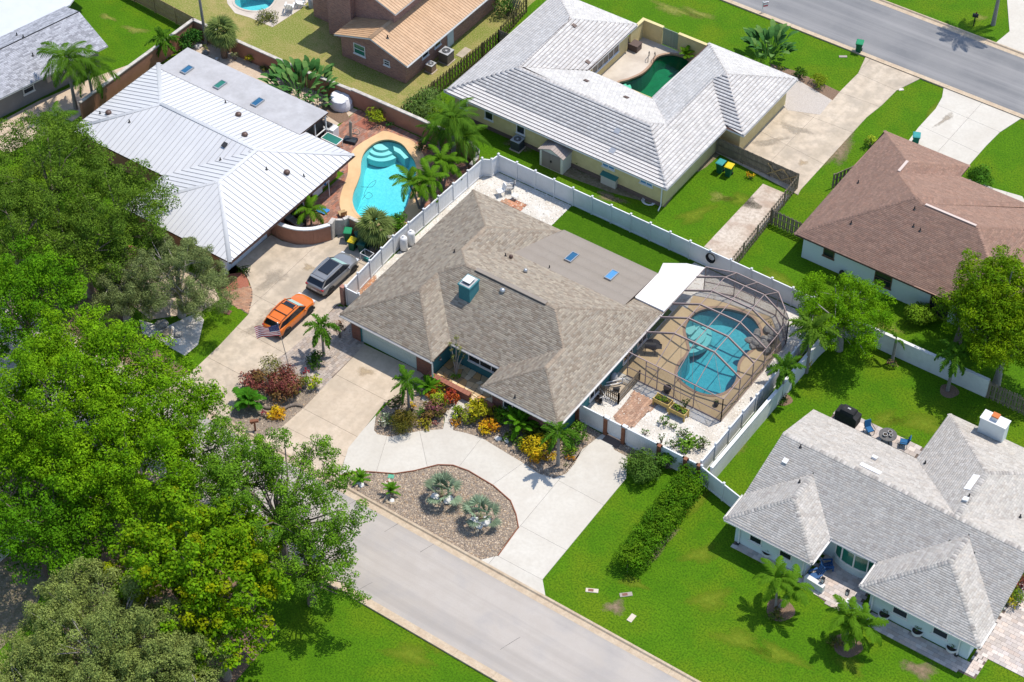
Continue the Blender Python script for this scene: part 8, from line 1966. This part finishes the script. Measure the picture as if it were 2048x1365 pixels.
for k in range(12): a = -2.75+k*.3158; MB().box(a+.004, a+.3118, -7.0, -6.6, .72, .79).build('cap_brick', 'brick_cap', CWL)
o = MB().box(1.95, 3.0, -7.5, -6.60, 0, .72).build('pier', 'brick_red', CWL); MB().box(1.90, 3.05, -7.55, -6.58, .72, .79).build('pier_cap', 'brick_cap', CWL)
GT = thing('iron_gate', 'brown iron gate between low brick wall and brick pier', 'gate', (1.02, -6.8, 0))
for z in (.1, .8): MB().beam((0, 0, z), (.9, 0, z), .03, .03).build('rail', 'post_brown', GT)
for k in range(8): MB().tube([(.03+k*.12, 0, .1), (.03+k*.12, 0, .88)], .012, 5).build('bar', 'post_brown', GT)

# ------------------------------------------------------------------ LEFT PATIO CLUTTER (white metal roof house)
mat('tarp_white', (.78, .78, .82), .7, (.84, .84, .87), 2, 5, .5, 6)
rg = np.random.default_rng(70); x, y = P2(682, 212); m = MB(); rows = []
for i in range(7):
    t = i/6; rr = (1.0-.35*t**2)*(1 if i < 6 else .25); rows.append([((1.05*rr+rg.uniform(-.07, .07))*math.cos(a), (.95*rr+rg.uniform(-.07, .07))*math.sin(a), 1.05*math.sin(t*PI/2)+rg.uniform(-.04, .04)) for a in [2*PI*k/16 for k in range(16)]])
m.quadgrid(rows, 0, True); m.poly(rows[-1]); o = m.build('tarpaulin', 'tarp_white', smooth=30); o.location = (x, y, .04); tag(o, 'rumpled white tarpaulin heap by the terracotta wall', 'tarpaulin')
x, y = P2(655, 268); r = thing('grill_island', 'white grill island with black hood beside the porch', 'grill', (x, y, .03)); MB().box(-.55, .55, -.4, .4, 0, .85).build('body', 'stucco_white', r); MB().tube([(-.40, .05, .95), (.40, .05, .95)], .26, 10).build('hood', 'metal_dark', r, smooth=40); MB().box(.56, .95, -.38, .38, 0, .95).build('side_panel', 'plastic_white', r); MB().box(-.6, .6, -.45, .45, .85, .90).build('counter', 'ac_top', r)
mat('machine_tan', (.42, .36, .28), .6); mat('machine_dark', (.035, .045, .055), .6)
x, y = P2(701, 284); r = thing('exercise_machine', 'tan upright machine on a dark base on the brick patio', 'machine', (x, y, .03), .25); MB().box(-.55, .55, -.32, .32, 0, .28).build('base', 'machine_dark', r); MB().beam((0, .1, .25), (0, .25, 1.9), .22, .12, up=(0, 1, 0)).build('column', 'machine_tan', r); MB().tube([(-.05, .25, 1.85), (0, .15, 2.15), (.12, .2, 1.9), (.1, .25, 1.2)], .035, 6).build('arm', 'machine_tan', r); MB().tube([(.3*math.cos(t)+.45, .35, .95+.3*math.sin(t)) for t in [2*PI*k/12 for k in range(13)]], .03, 5).build('wheel', 'machine_tan', r); MB().beam((0, .2, .7), (.55, .4, .6), .06, .06).build('pedal_arm', 'machine_dark', r)
x, y = P2(665, 292); r = thing('patio_table', 'glass topped table with pale frame beside the metal roof corner', 'table', (x, y, .03)); MB().box(-.8, .8, -.45, .45, .70, .73).build('table_top', 'glass_green', r)
for a, b in (((-.8, -.45), (.8, -.45)), ((.8, -.45), (.8, .45)), ((.8, .45), (-.8, .45)), ((-.8, .45), (-.8, -.45))): MB().beam((*a, .72), (*b, .72), .06, .06).build('frame_rail', 'frame_white', r)
for sx in (-.75, .75):
    for sy in (-.4, .4): MB().beam((sx, sy, 0), (sx, sy, .7), .05, .05).build('leg', 'frame_white', r)
x, y = P2(578, 455); r = thing('outdoor_sofa', 'dark outdoor sofa with grey cushions inside the curved terracotta wall', 'sofa', (x+.2, y+.5, .03), -.15); MB().box(-.95, .95, -.38, .38, .05, .38).build('base', 'fabric_black', r); MB().box(-.95, .95, .25, .42, .38, .80).build('backrest', 'fabric_black', r)
for k in range(3): MB().box(-.92+k*.62, -.92+k*.62+.58, -.36, .24, .38, .50).build('cushion', 'fabric_grey' if k else 'cushion', r)
mat('towel_blue', (.04, .25, .60), .8); 
x, y = P2(646, 423); m = MB(); rg = np.random.default_rng(5); rows = [[(-.45+.15*i+rg.uniform(-.04, .04), -.35+.14*j, .05+abs(rg.normal(0, .06))) for i in range(7)] for j in range(6)]; m.quadgrid(rows); o = m.build('blue_towel', 'towel_blue', smooth=True); o.location = (x, y, .03); tag(o, 'crumpled blue pool sheet on the brick patio', 'sheet')
x, y = P2(644, 398); r = thing('outdoor_shower', 'white outdoor shower stall with blue towels at the metal roof house', 'shower', (x-.4, y, .03)); MB().box(-.05, .0, -.6, .6, .1, 1.9).build('panel', 'plastic_white', r); MB().box(.75, .8, .5, .55, 0, 1.9).build('post', 'plastic_white', r); MB().box(-.05, .8, .5, .55, 1.85, 1.9).build('rail', 'plastic_white', r); MB().box(.2, .55, .46, .50, 1.1, 1.85).build('towel', 'towel_blue', r)
x, y = P2(685, 432); r = thing('wood_chair', 'small tan lounge chair by the stone pier', 'chair', (x, y, .03), 1.0); MB().box(-.3, .3, -.3, .3, .25, .32).build('seat', 'wood_new', r); MB().beam((0, -.3, .3), (0, -.55, .85), .5, .05, up=(0, 1, 0)).build('backrest', 'wood_new', r)
for sx in (-.25, .25):
    for sy in (-.25, .25): MB().box(sx-.03, sx+.03, sy-.03, sy+.03, 0, .25).build('leg', 'wood_new', r)
# pool cleaner hoses
def hose(label, pts, z, rad=.03):
    w3 = spline(PL(pts, z), 5, False); o = MB().tube([(a, b, z) for a, b in w3], rad, 5).build('pool_hose', 'rubber', smooth=True); tag(o, label, 'hose')
hose('dark cleaner hose curling in the aqua pool beside the metal roof', [(724, 400), (730, 392), (738, 385), (745, 392), (735, 398), (728, 390), (735, 375), (742, 366), (752, 362), (744, 374), (722, 374)], -.16, .014)
# pool equipment behind the picket enclosure and wire racks
x, y = P2(1228, 776); r = thing('pool_equipment', 'pool pump with pale pipes behind the low picket enclosure', 'pump', (x, y, 0)); MB().lathe([(.0, 0), (.26, 0), (.28, .3), (.26, .75), (.12, .9), (0, .92)], 14, (-.35, .5, 0)).build('filter_tank', 'ac_top', r, smooth=40); MB().tube([(.1, -.3, .25), (.55, -.1, .25)], .14, 10).build('pump', 'metal_dark', r); MB().box(-.6, .7, -.7, .9, .0, .04).build('slab', 'concrete_old', r)
for a, b in (((-.3, .4, .5), (.6, .9, .5)), ((-.5, -.5, .35), (.4, .5, .35)), ((.4, .5, .35), (.4, .5, .9)), ((-.5, -.3, .5), (.3, .7, .55))): MB().tube([a, b], .04, 6).build('pipe', 'plastic_white', r)
x, y = P2(1203, 800); r = thing('wire_racks', 'tangle of white wire racks and dark pots behind the front fence', 'racks', (x, y, 0)); rnd = random.Random(3)
for k in range(14): a = (rnd.uniform(-.6, .6), rnd.uniform(-.45, .45), rnd.uniform(.1, .9)); b = (a[0]+rnd.uniform(-.5, .5), a[1]+rnd.uniform(-.4, .4), rnd.uniform(.05, .8)); MB().tube([a, b], .02, 4).build('wire', 'plastic_white', r)
for k in range(5): MB().lathe([(.0, 0), (.12, 0), (.17, .28), (.15, .28)], 10, (rnd.uniform(-.5, .5), rnd.uniform(-.35, .35), 0)).build('pot', 'metal_dark' if k % 2 else 'paver_bed', r)
# white lounge chairs and pool gear by the brick house
for px, py, lb, rz in ((580, 22, 'white plastic chair in front of the brick house', .5), (600, 12, 'white plastic chair partly behind the first one by the brick house', 2.4)): adirondack(lb, px, py, rz, 'plastic_white', None, 1.1)
x, y = P2(624, 14); r = thing('pool_filter', 'pale pool filter tank with pipes against the brick house', 'filter', (x, y, 0)); MB().lathe([(0, 0), (.3, 0), (.32, .8), (.2, 1.0), (0, 1.05)], 12).build('tank', 'ac_top', r, smooth=40); MB().tube([(.3, 0, .3), (.8, -.3, .3), (1.0, -.3, .1)], .05, 6).build('pipe', 'plastic_white', r)
# leaning boards at the mossy fence corner
r = thing('leaning_boards', 'old dark boards leaning at the corner of the brick house', 'boards', (-23.6, 33.0, 0))
for k in range(5): MB().beam((k*.22, 0, 0), (k*.22+.2, .7, 1.7), .16, .03).build('board', 'wood_weathered', r)
x, y = P2(413, 89); r = thing('utility_pole', 'tall grey utility pole behind the terracotta wall beside the fan palm', 'pole', (x, y, 0)); MB().tube([(0, 0, 0), (-.1, 0, 4.5), (-.2, 0, 9)], [.14, .12, .10], 10).build('pole', 'palm_trunk', r, smooth=True); MB().beam((-1.1, 0, 8.5), (.8, 0, 8.5), .1, .12).build('crossarm', 'palm_trunk', r)
# cones of downspout litter by the yellow house corner
x, y = P2(1297, 404); r = thing('garden_hose', 'white and grey hose coil at the yellow house corner', 'hose', (x, y, 0)); MB().tube([(.35*math.cos(t)*(1+.04*t), .3*math.sin(t)*(1+.04*t), .03+.004*t) for t in [2*PI*k/12 for k in range(37)]], .03, 5).build('hose', 'plastic_white', r)
